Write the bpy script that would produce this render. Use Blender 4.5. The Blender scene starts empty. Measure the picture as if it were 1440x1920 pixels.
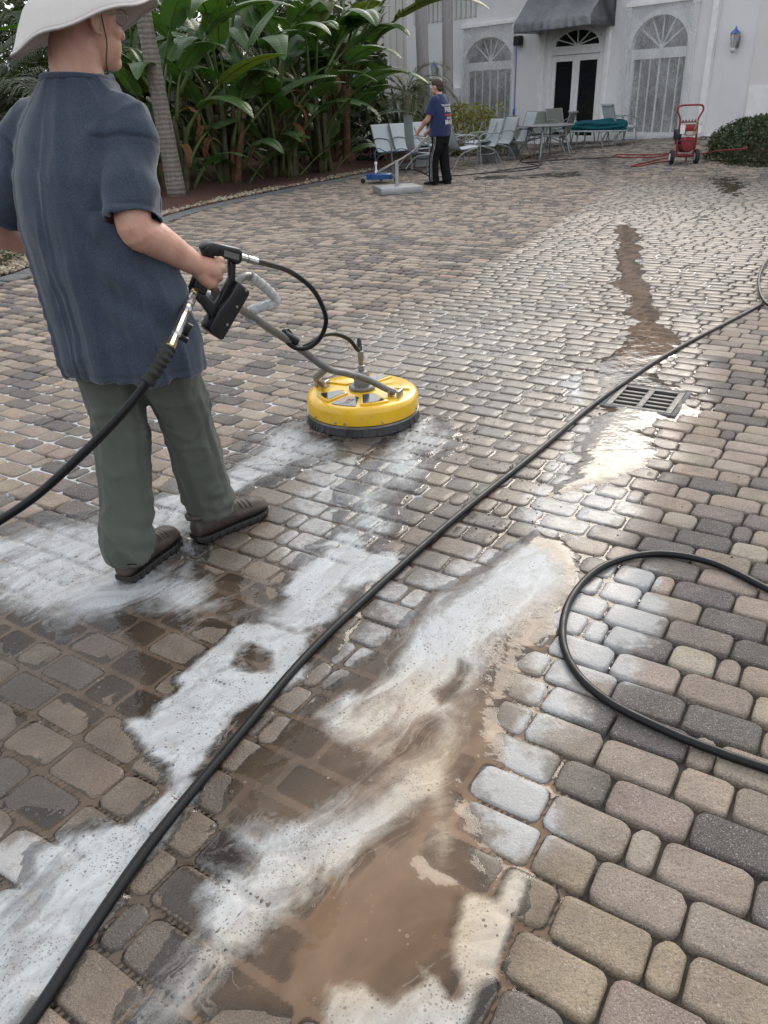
import bpy, bmesh, math, random
import numpy as np
from mathutils import Vector, Matrix, noise as mnoise
rnd = random.Random(7)
NR = np.random.RandomState(11)
S = bpy.context.scene
COL = S.collection
R = math.radians

# ------------------------------------------------------------ camera
F_PX, CAM_H, PITCH, ROLL = 1450.0, 1.45, R(28.2), R(2.3)
cam_d = bpy.data.cameras.new('camera')
cam = bpy.data.objects.new('camera', cam_d); COL.objects.link(cam)
cam_d.sensor_fit = 'AUTO'; cam_d.sensor_width = 36.0
cam_d.lens = F_PX / 1920 * 36
cam_d.clip_start = 0.05; cam_d.clip_end = 2000
_f = Vector((0, math.cos(PITCH), -math.sin(PITCH)))
_r0 = Vector((1, 0, 0)); _u0 = Vector((0, math.sin(PITCH), math.cos(PITCH)))
_r = _r0 * math.cos(ROLL) - _u0 * math.sin(ROLL)
_u = _u0 * math.cos(ROLL) + _r0 * math.sin(ROLL)
M = Matrix((_r, _u, -_f)).transposed().to_4x4()
M.translation = (0, 0, CAM_H)
cam.matrix_world = M
S.camera = cam
cam_d.dof.use_dof = False

# ------------------------------------------------------------ world, sun, exposure
SUN_AZ, SUN_EL = R(24), R(33)          # sun ahead and to the right of the camera, behind thin cloud
w = bpy.data.worlds.new('World'); S.world = w; w.use_nodes = True
nt = w.node_tree; nt.nodes.clear()
o_ = nt.nodes.new('ShaderNodeOutputWorld'); bg = nt.nodes.new('ShaderNodeBackground')
sky = nt.nodes.new('ShaderNodeTexSky'); sky.sky_type = 'NISHITA'; sky.sun_disc = False
sky.sun_elevation = SUN_EL; sky.sun_rotation = SUN_AZ; sky.dust_density = 5.0; sky.air_density = 1.0
hs = nt.nodes.new('ShaderNodeHueSaturation'); hs.inputs['Saturation'].default_value = 0.15
hs.inputs['Value'].default_value = 1.25
nt.links.new(sky.outputs[0], hs.inputs['Color'])
tc = nt.nodes.new('ShaderNodeTexCoord'); cn = nt.nodes.new('ShaderNodeTexNoise')          # thin high cloud over the sky
cn.inputs['Scale'].default_value = 2.4; cn.inputs['Detail'].default_value = 6; nt.links.new(tc.outputs['Generated'], cn.inputs['Vector'])
cr_ = nt.nodes.new('ShaderNodeMapRange'); nt.links.new(cn.outputs['Fac'], cr_.inputs[0])
for i_, v_ in enumerate((.35, .65, 4.6, 7.2)): cr_.inputs[i_ + 1].default_value = v_
cc = nt.nodes.new('ShaderNodeCombineColor'); 
mm = nt.nodes.new('ShaderNodeMix'); mm.data_type = 'RGBA'; mm.blend_type = 'MULTIPLY'; mm.inputs[0].default_value = 1.0; mm.inputs[7].default_value = (.95, .99, 1.05, 1)
nt.links.new(cr_.outputs[0], mm.inputs[6])
mx_ = nt.nodes.new('ShaderNodeMix'); mx_.data_type = 'RGBA'; mx_.inputs[0].default_value = .74
nt.links.new(hs.outputs[0], mx_.inputs[6]); nt.links.new(mm.outputs[2], mx_.inputs[7]); nt.links.new(mx_.outputs[2], bg.inputs['Color'])
bg.inputs['Strength'].default_value = 0.15
nt.links.new(bg.outputs[0], o_.inputs['Surface'])
sun_d = bpy.data.lights.new('sun', 'SUN'); sun = bpy.data.objects.new('sun', sun_d); COL.objects.link(sun)
sun_d.energy = 0.95; sun_d.angle = R(25); sun_d.color = (1.0, 0.88, 0.72)
sd = Vector((math.sin(SUN_AZ) * math.cos(SUN_EL), math.cos(SUN_AZ) * math.cos(SUN_EL), math.sin(SUN_EL)))
sun.rotation_euler = sd.to_track_quat('Z', 'Y').to_euler()
sun.location = (6, 6, 20)
S.view_settings.view_transform = 'Standard'; S.view_settings.look = 'None'
S.view_settings.exposure = 0.68; S.view_settings.gamma = 1.0; S.view_settings.use_curve_mapping = False
S.render.engine = 'CYCLES'
S.cycles.max_bounces = 8; S.cycles.transparent_max_bounces = 16
S.cycles.caustics_reflective = False; S.cycles.caustics_refractive = False

# ------------------------------------------------------------ pixel <-> place helpers (photo is 1440 x 1920)
CR, CU, CF = np.array(_r), np.array(_u), np.array(_f); CC = np.array([0, 0, CAM_H])
def sstep(a, b, x):
    t = np.clip((x - a) / (b - a), 0, 1); return t * t * (3 - 2 * t)
def hgt(x, y):                                    # height of the paving: flat, rising a little to the right far end
    return 0.08 * np.maximum(0, np.asarray(x) - 4.0) * sstep(13, 20, np.asarray(y))
def ray(px, py): return CR * (px - 720) / F_PX + CU * (960 - py) / F_PX + CF
def G(px, py, z=0.0):
    d = ray(px, py); h = 0.0
    for _ in range(12):
        t = (z + h - CAM_H) / d[2]; p = CC + d * t; h = float(hgt(p[0], p[1]))
    return Vector(p)
def A(px, py, Y):
    d = ray(px, py); return Vector(CC + d * (Y / d[1]))
def proj(P):
    P = np.asarray(P, float); v = P - CC; z = v @ CF; z = np.where(z < 0.05, 0.05, z)
    return 720 + F_PX * (v @ CR) / z, 960 - F_PX * (v @ CU) / z, z

# ------------------------------------------------------------ vector noise
def _hash(ix, iy, iz, seed):
    n = (ix.astype(np.int64) * 374761393 + iy.astype(np.int64) * 668265263 + iz.astype(np.int64) * 2147483647 + seed * 974711) & 0xffffffff
    n = ((n ^ (n >> 13)) * 1274126177) & 0xffffffff
    n = (n ^ (n >> 16)) & 0xffffffff
    return n / 4294967295.0
def vnoise(x, y, z=None, seed=0):
    x = np.asarray(x, float); y = np.asarray(y, float); z = np.zeros_like(x) if z is None else np.asarray(z, float)
    ix, iy, iz = np.floor(x), np.floor(y), np.floor(z)
    fx, fy, fz = x - ix, y - iy, z - iz
    fx, fy, fz = (t * t * (3 - 2 * t) for t in (fx, fy, fz))
    r = 0
    for a in (0, 1):
        for b in (0, 1):
            for c in (0, 1):
                wgt = (fx if a else 1 - fx) * (fy if b else 1 - fy) * (fz if c else 1 - fz)
                r = r + wgt * _hash(ix + a, iy + b, iz + c, seed)
    return r * 2 - 1
def fbm(x, y, z=None, oct=4, seed=0):
    r, a = 0, 0.5
    for i in range(oct):
        r = r + a * vnoise(np.asarray(x) * 2 ** i, np.asarray(y) * 2 ** i, None if z is None else np.asarray(z) * 2 ** i, seed + i); a *= .5
    return r

# ------------------------------------------------------------ objects
def tag(o, label=None, cat=None, group=None, kind=None):
    if label: o['label'] = label
    if cat: o['category'] = cat
    if group: o['group'] = group
    if kind: o['kind'] = kind
    return o
def empty(name, loc=(0, 0, 0), rz=0.0, label=None, cat=None, group=None, kind=None):
    o = bpy.data.objects.new(name, None); COL.objects.link(o)
    o.location = loc; o.rotation_euler = (0, 0, rz); o.empty_display_size = .1
    return tag(o, label, cat, group, kind)
def link(name, me, parent=None):
    o = bpy.data.objects.new(name, me); COL.objects.link(o)
    if parent is not None: o.parent = parent
    return o
def mk(name, V, Fc, mat, parent=None, smooth=True, auto=None):
    me = bpy.data.meshes.new(name); me.from_pydata([tuple(v) for v in V], [], [tuple(f) for f in Fc])
    mats = mat if isinstance(mat, (list, tuple)) else [mat]
    for m in mats: me.materials.append(m)
    me.update()
    if smooth: me.polygons.foreach_set('use_smooth', [True] * len(me.polygons))
    if auto is not None: sharpen(me, auto)
    return link(name, me, parent)
def sharpen(me, deg):
    bm = bmesh.new(); bm.from_mesh(me)
    for f in bm.faces: f.smooth = True
    for e in bm.edges:
        if len(e.link_faces) == 2 and e.calc_face_angle(0) > R(deg): e.smooth = False
    bm.to_mesh(me); bm.free()
def mk_np(name, V, Q, mat, parent=None, smooth=True):      # fast: all faces with the same number of corners
    V = np.asarray(V, np.float32); Q = np.asarray(Q, np.int32)
    me = bpy.data.meshes.new(name); n, k = Q.shape
    me.vertices.add(len(V)); me.vertices.foreach_set('co', V.ravel())
    me.loops.add(n * k); me.loops.foreach_set('vertex_index', Q.ravel())
    me.polygons.add(n); me.polygons.foreach_set('loop_start', np.arange(0, n * k, k, dtype=np.int32))
    try: me.polygons.foreach_set('loop_total', np.full(n, k, np.int32))
    except Exception: pass
    me.update(calc_edges=True); me.validate()
    if smooth: me.polygons.foreach_set('use_smooth', np.ones(n, bool))
    for m in (mat if isinstance(mat, (list, tuple)) else [mat]): me.materials.append(m)
    return link(name, me, parent)
def fattr(me, name, arr):
    a = me.attributes.new(name, 'FLOAT', 'POINT'); a.data.foreach_set('value', np.asarray(arr, np.float32))
def cattr(me, name, arr):
    arr = np.asarray(arr, np.float32)
    a = me.attributes.new(name, 'FLOAT_COLOR', 'POINT')
    a.data.foreach_set('color', np.c_[arr, np.ones(len(arr))].astype(np.float32).ravel())
def copy_tree(o, parent=None):
    c = o.copy(); COL.objects.link(c)
    if parent is not None: c.parent = parent
    for ch in list(o.children): copy_tree(ch, c)
    return c

class MB:
    def __init__(s): s.V = []; s.F = []
    def add(s, V, F):
        n = len(s.V); s.V += [Vector(v) for v in V]; s.F += [tuple(i + n for i in f) for f in F]; return s
    def box(s, c, size, rot=None, bev=0.0):
        bm = bmesh.new(); bmesh.ops.create_cube(bm, size=1)
        bmesh.ops.scale(bm, vec=size, verts=bm.verts)
        if bev: bmesh.ops.bevel(bm, geom=list(bm.edges), offset=bev, segments=2, affect='EDGES', profile=.5)
        m = Matrix.Translation(c) @ (rot if rot is not None else Matrix()).to_4x4()
        bm.transform(m); bm.verts.index_update()
        s.add([v.co.copy() for v in bm.verts], [[v.index for v in f.verts] for f in bm.faces]); bm.free(); return s
    def tube(s, pts, rad, seg=10, closed=False, cap=True, smooth=0, flat=1.0):
        pts = [Vector(p) for p in pts]
        if smooth:
            pts, rad = spline(pts, rad, smooth, closed)
        n = len(pts); rad = [rad] * n if not hasattr(rad, '__len__') else list(rad)
        V, F = [], []; up = None
        for i, p in enumerate(pts):
            if closed: t = pts[(i + 1) % n] - pts[i - 1]
            else: t = pts[min(i + 1, n - 1)] - pts[max(i - 1, 0)]
            if t.length < 1e-9: t = Vector((0, 0, 1))
            t.normalize()
            if up is None:
                up = Vector((0, 0, 1)) if abs(t.z) < .9 else Vector((1, 0, 0))
            up = (up - t * up.dot(t)); up.normalize(); sd_ = t.cross(up)
            for k in range(seg):
                a = 2 * math.pi * k / seg
                V.append(p + (sd_ * math.cos(a) + up * math.sin(a) * flat) * rad[i])
        m = n if closed else n - 1
        for i in range(m):
            for k in range(seg):
                a, b = i * seg + k, i * seg + (k + 1) % seg; c, d = ((i + 1) % n) * seg + (k + 1) % seg, ((i + 1) % n) * seg + k
                F.append((a, b, c, d))
        if cap and not closed:
            F.append(tuple(range(seg - 1, -1, -1))); F.append(tuple((n - 1) * seg + k for k in range(seg)))
        return s.add(V, F)
    def lathe(s, prof, c=(0, 0, 0), seg=32, axis=None):      # profile [(r,z)...]
        V, F = [], []; c = Vector(c)
        q = Vector((0, 0, 1)).rotation_difference(Vector(axis).normalized()) if axis is not None else None
        for r_, z in prof:
            for k in range(seg):
                a = 2 * math.pi * k / seg; v = Vector((r_ * math.cos(a), r_ * math.sin(a), z))
                if q is not None: v = q @ v
                V.append(c + v)
        for i in range(len(prof) - 1):
            for k in range(seg):
                F.append((i * seg + k, i * seg + (k + 1) % seg, (i + 1) * seg + (k + 1) % seg, (i + 1) * seg + k))
        F.append(tuple(range(seg - 1, -1, -1))); F.append(tuple((len(prof) - 1) * seg + k for k in range(seg)))
        return s.add(V, F)
    def prism(s, poly, org, ax, ay, an, th):                  # polygon (x,y) in the plane (ax, ay), thickness th along an, centred
        org, ax, ay, an = map(Vector, (org, ax, ay, an)); n = len(poly)
        V = [org + ax * x + ay * y - an * th / 2 for x, y in poly] + [org + ax * x + ay * y + an * th / 2 for x, y in poly]
        F = [tuple(range(n - 1, -1, -1)), tuple(range(n, 2 * n))] + [(i, (i + 1) % n, n + (i + 1) % n, n + i) for i in range(n)]
        return s.add(V, F)
    def loft(s, rings, cap=True):
        n = len(rings[0]); V = [v for r_ in rings for v in r_]; F = []
        for i in range(len(rings) - 1):
            for k in range(n):
                F.append((i * n + k, i * n + (k + 1) % n, (i + 1) * n + (k + 1) % n, (i + 1) * n + k))
        if cap: F.append(tuple(range(n - 1, -1, -1))); F.append(tuple((len(rings) - 1) * n + k for k in range(n)))
        return s.add(V, F)
    def build(s, name, mat, parent=None, smooth=True, auto=40, bevel=None):
        o = mk(name, s.V, s.F, mat, parent, smooth)
        bm = bmesh.new(); bm.from_mesh(o.data); bmesh.ops.recalc_face_normals(bm, faces=bm.faces)
        if bevel:
            es = [e for e in bm.edges if len(e.link_faces) == 2 and e.calc_face_angle(0) > R(30)]
            bmesh.ops.bevel(bm, geom=es, offset=bevel, segments=2, affect='EDGES', profile=.5, clamp_overlap=True)
        bm.to_mesh(o.data); bm.free()
        if smooth and auto: sharpen(o.data, auto)
        return o
def spline(pts, rad, k, closed=False):
    pts = [Vector(p) for p in pts]; n = len(pts); rl = hasattr(rad, '__len__'); out = []; ro = []
    m = n if closed else n - 1
    for i in range(m):
        p0 = pts[(i - 1) % n] if closed else pts[max(i - 1, 0)]; p1 = pts[i]; p2 = pts[(i + 1) % n]; p3 = pts[(i + 2) % n] if closed else pts[min(i + 2, n - 1)]
        for j in range(k):
            t = j / k
            out.append(.5 * ((2 * p1) + (p2 - p0) * t + (2 * p0 - 5 * p1 + 4 * p2 - p3) * t * t + (3 * p1 - p0 - 3 * p2 + p3) * t ** 3))
            if rl: ro.append(rad[i] * (1 - t) + rad[(i + 1) % n] * t)
    if not closed:
        out.append(pts[-1])
        if rl: ro.append(rad[-1])
    return out, (ro if rl else rad)
def capsule_chain(mb, pts, rads, seg=14):                      # tapered limb with round ends
    pts = [Vector(p) for p in pts]
    P, Rr = spline(pts, rads, 5)
    d0 = (P[0] - P[1]).normalized(); d1 = (P[-1] - P[-2]).normalized()
    a, b = [], []
    for t in (.98, .8, .5): a.append((P[0] + d0 * Rr[0] * t, Rr[0] * math.sqrt(1 - t * t)))
    for t in (.5, .8, .98): b.append((P[-1] + d1 * Rr[-1] * t, Rr[-1] * math.sqrt(1 - t * t)))
    P = [x[0] for x in a] + P + [x[0] for x in b]; Rr = [x[1] for x in a] + list(Rr) + [x[1] for x in b]
    mb.tube(P, Rr, seg)
def ellipsoid(mb, c, r3, rot=None, seg=20):
    V, F = [], []; c = Vector(c); rot = rot or Matrix.Identity(3); m = seg // 2
    for i in range(m + 1):
        th = math.pi * min(max(i / m, .02), .98)
        for k in range(seg):
            a = 2 * math.pi * k / seg
            V.append(c + rot @ Vector((r3[0] * math.sin(th) * math.cos(a), r3[1] * math.sin(th) * math.sin(a), r3[2] * math.cos(th))))
    for i in range(m):
        for k in range(seg): F.append((i * seg + k, (i + 1) * seg + k, (i + 1) * seg + (k + 1) % seg, i * seg + (k + 1) % seg))
    F.append(tuple(range(seg))); F.append(tuple(m * seg + k for k in range(seg - 1, -1, -1)))
    mb.add(V, F)
def fuse(name, mb, voxel, mat, parent=None, smooth=4, factor=.5):
    """join overlapping closed shells into ONE continuous surface"""
    o = mk(name + '_tmp', mb.V, mb.F, mat, None)
    bm = bmesh.new(); bm.from_mesh(o.data); bmesh.ops.recalc_face_normals(bm, faces=bm.faces); bm.to_mesh(o.data); bm.free()
    m = o.modifiers.new('r', 'REMESH'); m.mode = 'VOXEL'; m.voxel_size = voxel; m.adaptivity = 0
    if smooth:
        s_ = o.modifiers.new('s', 'SMOOTH'); s_.iterations = smooth; s_.factor = factor
    dg = bpy.context.evaluated_depsgraph_get(); dg.update()
    me = bpy.data.meshes.new_from_object(o.evaluated_get(dg))
    old = o.data; bpy.data.objects.remove(o); bpy.data.meshes.remove(old)
    me.name = name; me.materials.clear(); me.materials.append(mat)
    me.polygons.foreach_set('use_smooth', [True] * len(me.polygons))
    return link(name, me, parent)
def vco(me):
    a = np.empty(len(me.vertices) * 3, np.float32); me.vertices.foreach_get('co', a); return a.reshape(-1, 3).astype(float)
def vno(me):
    a = np.empty(len(me.vertices) * 3, np.float32); me.vertices.foreach_get('normal', a); return a.reshape(-1, 3).astype(float)
def setco(me, c): me.vertices.foreach_set('co', np.asarray(c, np.float32).ravel()); me.update()
# ------------------------------------------------------------ materials
class NT:
    def __init__(s, name):
        s.m = bpy.data.materials.new(name); s.m.use_nodes = True; s.t = s.m.node_tree; s.t.nodes.clear()
        s.out = s.n('ShaderNodeOutputMaterial')
    def n(s, typ, **kw):
        x = s.t.nodes.new(typ)
        for k, v in kw.items(): setattr(x, k, v)
        return x
    def l(s, a, b): s.t.links.new(a, b)
    def set(s, node, **kw):
        for k, v in kw.items():
            k = k.replace('_', ' ')
            if isinstance(v, bpy.types.NodeSocket): s.l(v, node.inputs[k])
            else: node.inputs[k].default_value = v
        return node
    def noise(s, scale, detail=4, rough=.55, vec=None, dist=0.0, out='Fac'):
        x = s.n('ShaderNodeTexNoise'); s.set(x, Scale=scale, Detail=detail, Roughness=rough, Distortion=dist)
        if vec is not None: s.l(vec, x.inputs['Vector'])
        return x.outputs[out]
    def voro(s, scale, vec=None, feat='F1', out='Distance', rnd_=1.0):
        x = s.n('ShaderNodeTexVoronoi', feature=feat); s.set(x, Scale=scale, Randomness=rnd_)
        if vec is not None: s.l(vec, x.inputs['Vector'])
        return x.outputs[out]
    def ramp(s, fac, stops):
        x = s.n('ShaderNodeValToRGB'); s.l(fac, x.inputs[0]); el = x.color_ramp.elements
        while len(el) < len(stops): el.new(.5)
        for e, (p, c) in zip(el, stops):
            e.position = p; e.color = (c, c, c, 1) if not hasattr(c, '__len__') else tuple(c) + (1,) if len(c) == 3 else c
        return x.outputs[0]
    def rng(s, v, a, b, c=0.0, d=1.0):
        x = s.n('ShaderNodeMapRange'); x.clamp = True
        s.l(v, x.inputs[0])
        for i, q in enumerate((a, b, c, d)): x.inputs[i + 1].default_value = q
        return x.outputs[0]
    def math(s, op, a, b=None, c=None):
        x = s.n('ShaderNodeMath', operation=op)
        for i, q in enumerate((a, b, c)):
            if q is None: continue
            if isinstance(q, bpy.types.NodeSocket): s.l(q, x.inputs[i])
            else: x.inputs[i].default_value = q
        return x.outputs[0]
    def mix(s, fac, a, b, bt='MIX'):
        x = s.n('ShaderNodeMix', data_type='RGBA', blend_type=bt); x.clamp_factor = True
        for sock, q in ((x.inputs[0], fac), (x.inputs[6], a), (x.inputs[7], b)):
            if isinstance(q, bpy.types.NodeSocket): s.l(q, sock)
            else: sock.default_value = q if not hasattr(q, '__len__') else (tuple(q) + (1,) if len(q) == 3 else q)
        return x.outputs[2]
    def attr(s, name, out='Fac'):
        return s.n('ShaderNodeAttribute', attribute_name=name).outputs[out]
    def bump(s, h, strength=.3, dist=.01, nrm=None):
        x = s.n('ShaderNodeBump'); s.set(x, Strength=strength, Distance=dist, Height=h)
        if nrm is not None: s.l(nrm, x.inputs['Normal'])
        return x.outputs[0]
    def bsdf(s, **kw):
        x = s.n('ShaderNodeBsdfPrincipled')
        for k, v in kw.items():
            if isinstance(v, bpy.types.NodeSocket): s.l(v, x.inputs[k.replace('_', ' ')])
            else: x.inputs[k.replace('_', ' ')].default_value = (tuple(v) + (1,)) if hasattr(v, '__len__') and len(v) == 3 and 'Color' in k else v
        return x
    def obj(s): return s.n('ShaderNodeTexCoord').outputs['Object']
    def pos(s): return s.n('ShaderNodeNewGeometry').outputs['Position']
    def done(s, sh): s.l(sh.outputs[0] if hasattr(sh, 'outputs') else sh, s.out.inputs['Surface']); return s.m

def simple(name, col, rough=.5, metal=0.0, var=.12, nscale=12, bump=0.0, bscale=60, bdist=.003, spec=.5, coat=0.0, objc=True):
    t = NT(name); v = t.obj() if objc else t.pos()
    c2 = [max(0, x * (1 - var * 2.2)) for x in col]
    base = t.mix(t.rng(t.noise(nscale, 5, .6, v), .35, .65), col, c2)
    kw = dict(Base_Color=base, Metallic=metal, Specular_IOR_Level=spec, Coat_Weight=coat)
    kw['Roughness'] = t.rng(t.noise(nscale * 2.3, 3, .5, v), .3, .7, max(.02, rough * .82), min(1, rough * 1.15))
    if bump: kw['Normal'] = t.bump(t.noise(bscale, 4, .6, v), bump, bdist)
    return t.done(t.bsdf(**kw))

def m_paver():
    t = NT('concrete paver'); v = t.pos()
    col = t.attr('Col', 'Color'); wet0 = t.attr('Wet'); wet = t.rng(wet0, 0, 1); film = t.rng(wet0, 1, 2); foam = t.attr('Foam')
    big = t.noise(9, 4, .6, v); fine = t.noise(170, 3, .65, v); vf = t.noise(420, 2, .6, v)
    c = t.mix(t.rng(big, .3, .7), t.mix(1.0, col, (.84, .84, .85), 'MULTIPLY'), t.mix(1.0, col, (1.12, 1.1, 1.07), 'MULTIPLY'))
    c = t.mix(t.rng(fine, .36, .50, .62, 0), c, t.mix(1.0, c, (.45, .44, .44), 'MULTIPLY'))
    c = t.mix(t.rng(vf, .58, .68, 0, .75), c, (.50, .48, .46))
    vs = t.n('ShaderNodeTexVoronoi', feature='F1'); t.set(vs, Scale=130.0); t.l(v, vs.inputs['Vector'])
    sp = t.n('ShaderNodeSeparateColor'); t.l(vs.outputs['Color'], sp.inputs[0])
    fleck = t.math('MULTIPLY', t.rng(vs.outputs['Distance'], .20, .32, 1, 0), t.rng(sp.outputs[0], .86, .88))
    c = t.mix(t.math('MULTIPLY', fleck, .45), c, (.55, .53, .50))
    # grime spread in soft patches
    c = t.mix(t.rng(t.noise(5.5, 6, .7, v), .46, .72, 0, .5), c, t.mix(1.0, c, (.50, .46, .42), 'MULTIPLY'))
    wetn = t.math('MULTIPLY', wet, t.rng(t.noise(14, 4, .6, v), .25, .55, .45, 1))
    c = t.mix(t.math('MULTIPLY', wetn, .9), c, t.mix(1.0, c, (.60, .53, .46), 'MULTIPLY'))
    c = t.mix(t.math('MULTIPLY', film, t.rng(t.noise(7, 4, .6, v), .3, .65, .55, .92)), c, t.mix(.35, (.066, .049, .036), c))
    fm = t.math('ADD', foam, t.math('MULTIPLY', t.math('SUBTRACT', t.noise(26, 6, .7, v), .5), 1.3))
    c = t.mix(t.math('MULTIPLY', t.math('MINIMUM', foam, .7), .42), c, (.40, .395, .385))  # pales the tops for froth and for the painted far sheen
    fmk = t.math('MULTIPLY', t.rng(fm, .45, .8), t.rng(foam, .04, .2))
    c = t.mix(t.math('MULTIPLY', fmk, .6), c, (.52, .53, .54))
    rough = t.rng(t.math('ADD', wetn, t.math('MULTIPLY', t.math('SUBTRACT', fine, .5), .5)), 0, 1, .92, .36)
    hsum = t.math('ADD', t.math('MULTIPLY', fine, 1.0), t.math('MULTIPLY', vf, .5))
    hsum = t.math('ADD', hsum, t.math('MULTIPLY', t.noise(45, 4, .6, v), 1.3))
    nrm = t.bump(hsum, 1.0, .006)
    b = t.bsdf(Base_Color=c, Roughness=rough, Normal=nrm, Specular_IOR_Level=.45)
    # water film: a smoother coat on top where wet
    t.l(t.math('MULTIPLY', wetn, .5), b.inputs['Coat Weight']); t.set(b, Coat_Roughness=.22); b.inputs['Coat IOR'].default_value = 1.33
    t.l(t.bump(t.noise(70, 3, .6, v), .25, .004), b.inputs['Coat Normal'])
    return t.done(b)

def m_soap():
    """thin sheet of muddy wash water with suds floating on it; Depth, Foam and Mud are stored on the mesh"""
    t = NT('soapy wash water'); v = t.pos()
    depth = t.attr('Depth'); foam = t.attr('Foam'); mud = t.attr('Mud'); fl = t.attr('Flow', 'Vector')
    warp = t.n('ShaderNodeTexNoise'); t.set(warp, Scale=5.5, Detail=3.0, Roughness=.6); t.l(fl, warp.inputs['Vector'])
    wv = t.n('ShaderNodeVectorMath', operation='MULTIPLY_ADD'); t.l(warp.outputs['Color'], wv.inputs[0]); wv.inputs[1].default_value = (.22, .22, 0); t.l(fl, wv.inputs[2])
    streak = t.noise(5.0, 8, .60, wv.outputs[0], dist=.55)
    fine = t.noise(38, 5, .65, v)
    bub2 = t.voro(150, v)
    vs = t.n('ShaderNodeTexVoronoi', feature='F1'); t.set(vs, Scale=95.0); t.l(v, vs.inputs['Vector'])
    sp = t.n('ShaderNodeSeparateColor'); t.l(vs.outputs['Color'], sp.inputs[0])
    fsum = t.math('ADD', foam, t.math('MULTIPLY', t.math('SUBTRACT', streak, .5), t.rng(foam, .4, .97, 1.9, 1.0)))
    fsum = t.math('ADD', fsum, t.math('MULTIPLY', t.math('SUBTRACT', fine, .5), .32))
    fil = t.math('MULTIPLY', t.rng(t.math('ABSOLUTE', t.math('SUBTRACT', t.noise(4.2, 6, .6, wv.outputs[0], dist=1.0), .5)), .004, .022, 1, 0), t.rng(foam, .10, .45))
    fmask = t.math('MULTIPLY', t.rng(fsum, .34, .80), t.rng(foam, .03, .22))
    fmask = t.math('MAXIMUM', fmask, t.math('MULTIPLY', fil, .55))
    thick = t.rng(fsum, .40, 1.1)
    hole = t.math('MULTIPLY', t.math('LESS_THAN', vs.outputs['Distance'], t.math('MULTIPLY', sp.outputs[1], .34)), t.math('MULTIPLY', t.rng(sp.outputs[0], .45, .5), t.rng(t.noise(4.5, 3, .6, v), .42, .56, .12, 1)))
    hole2 = t.math('MULTIPLY', t.rng(bub2, .12, .3, 1, 0), t.rng(t.noise(7, 3, .6, v), .45, .6))
    holes = t.math('MAXIMUM', hole, t.math('MULTIPLY', hole2, .8))
    fmask2 = t.math('MULTIPLY', fmask, t.math('SUBTRACT', 1.0, t.math('MULTIPLY', holes, .72)))
    fcol = t.mix(mud, (.43, .455, .475), (.47, .395, .30))
    fcol = t.mix(t.rng(thick, 0, .8, .55, 0), fcol, t.mix(1.0, fcol, (.70, .66, .62), 'MULTIPLY'))
    tb = t.rng(t.noise(5, 4, .55, fl), .3, .75)
    fcol = t.mix(t.rng(t.noise(11, 6, .62, wv.outputs[0], dist=1.2), .40, .64, .62, 0), fcol, t.mix(1.0, fcol, (.66, .63, .60), 'MULTIPLY'))
    fcol = t.mix(t.math('MULTIPLY', t.rng(bub2, .10, .45, 1, 0), t.rng(t.noise(8, 4, .6, v), .35, .6, .1, .75)), fcol, t.mix(1.0, fcol, (.70, .69, .68), 'MULTIPLY'))
    # stray bubbles on the open water
    bv = t.n('ShaderNodeTexVoronoi', feature='F1'); t.set(bv, Scale=75.0); t.l(v, bv.inputs['Vector'])
    bs = t.n('ShaderNodeSeparateColor'); t.l(bv.outputs['Color'], bs.inputs[0])
    br = t.math('MULTIPLY', bs.outputs[1], .34); ring_ = t.math('MULTIPLY', t.math('LESS_THAN', bv.outputs['Distance'], br), t.math('GREATER_THAN', bv.outputs['Distance'], t.math('MULTIPLY', br, .62)))
    stray = t.math('MULTIPLY', ring_, t.math('MULTIPLY', t.math('GREATER_THAN', bs.outputs[0], .72), t.rng(t.noise(5, 3, .6, v), .46, .62)))
    fmask2 = t.math('MAXIMUM', fmask2, t.math('MULTIPLY', stray, .8))
    wcol = t.mix(mud, t.mix(tb, (.072, .054, .040), (.125, .093, .068)), t.mix(tb, (.135, .085, .052), (.225, .148, .096)))
    # water body: clear when shallow, turbid when deep
    alpha = t.math('ADD', t.rng(depth, -.0005, .009, .0, .95), t.math('MULTIPLY', t.math('SUBTRACT', tb, .5), t.rng(depth, 0, .006, 0, .12)))
    tr = t.n('ShaderNodeBsdfTransparent'); t.l(t.mix(t.rng(depth, 0, .007), (1, 1, 1), (.74, .68, .62)), tr.inputs[0])
    df = t.n('ShaderNodeBsdfDiffuse'); t.l(wcol, df.inputs[0])
    body = t.n('ShaderNodeMixShader'); t.l(alpha, body.inputs[0]); t.l(tr.outputs[0], body.inputs[1]); t.l(df.outputs[0], body.inputs[2])
    rip = t.math('ADD', t.noise(9, 3, .5, v), t.math('MULTIPLY', t.noise(34, 2, .5, v), .35))
    wn = t.bump(rip, .22, .012)
    gl = t.n('ShaderNodeBsdfGlossy'); t.set(gl, Roughness=.05); t.l(wn, gl.inputs['Normal'])
    fr = t.n('ShaderNodeFresnel'); fr.inputs['IOR'].default_value = 1.33; t.l(wn, fr.inputs['Normal'])
    wsh = t.n('ShaderNodeMixShader'); t.l(fr.outputs[0], wsh.inputs[0]); t.l(body.outputs[0], wsh.inputs[1]); t.l(gl.outputs[0], wsh.inputs[2])
    fh = t.math('ADD', t.math('MULTIPLY', fmask2, .9), t.math('MULTIPLY', fine, .5))
    fh = t.math('ADD', fh, t.math('MULTIPLY', streak, .5))
    fn = t.bump(fh, .55, .008)
    fb = t.bsdf(Base_Color=fcol, Roughness=.48, Normal=fn, Specular_IOR_Level=.3)
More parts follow.
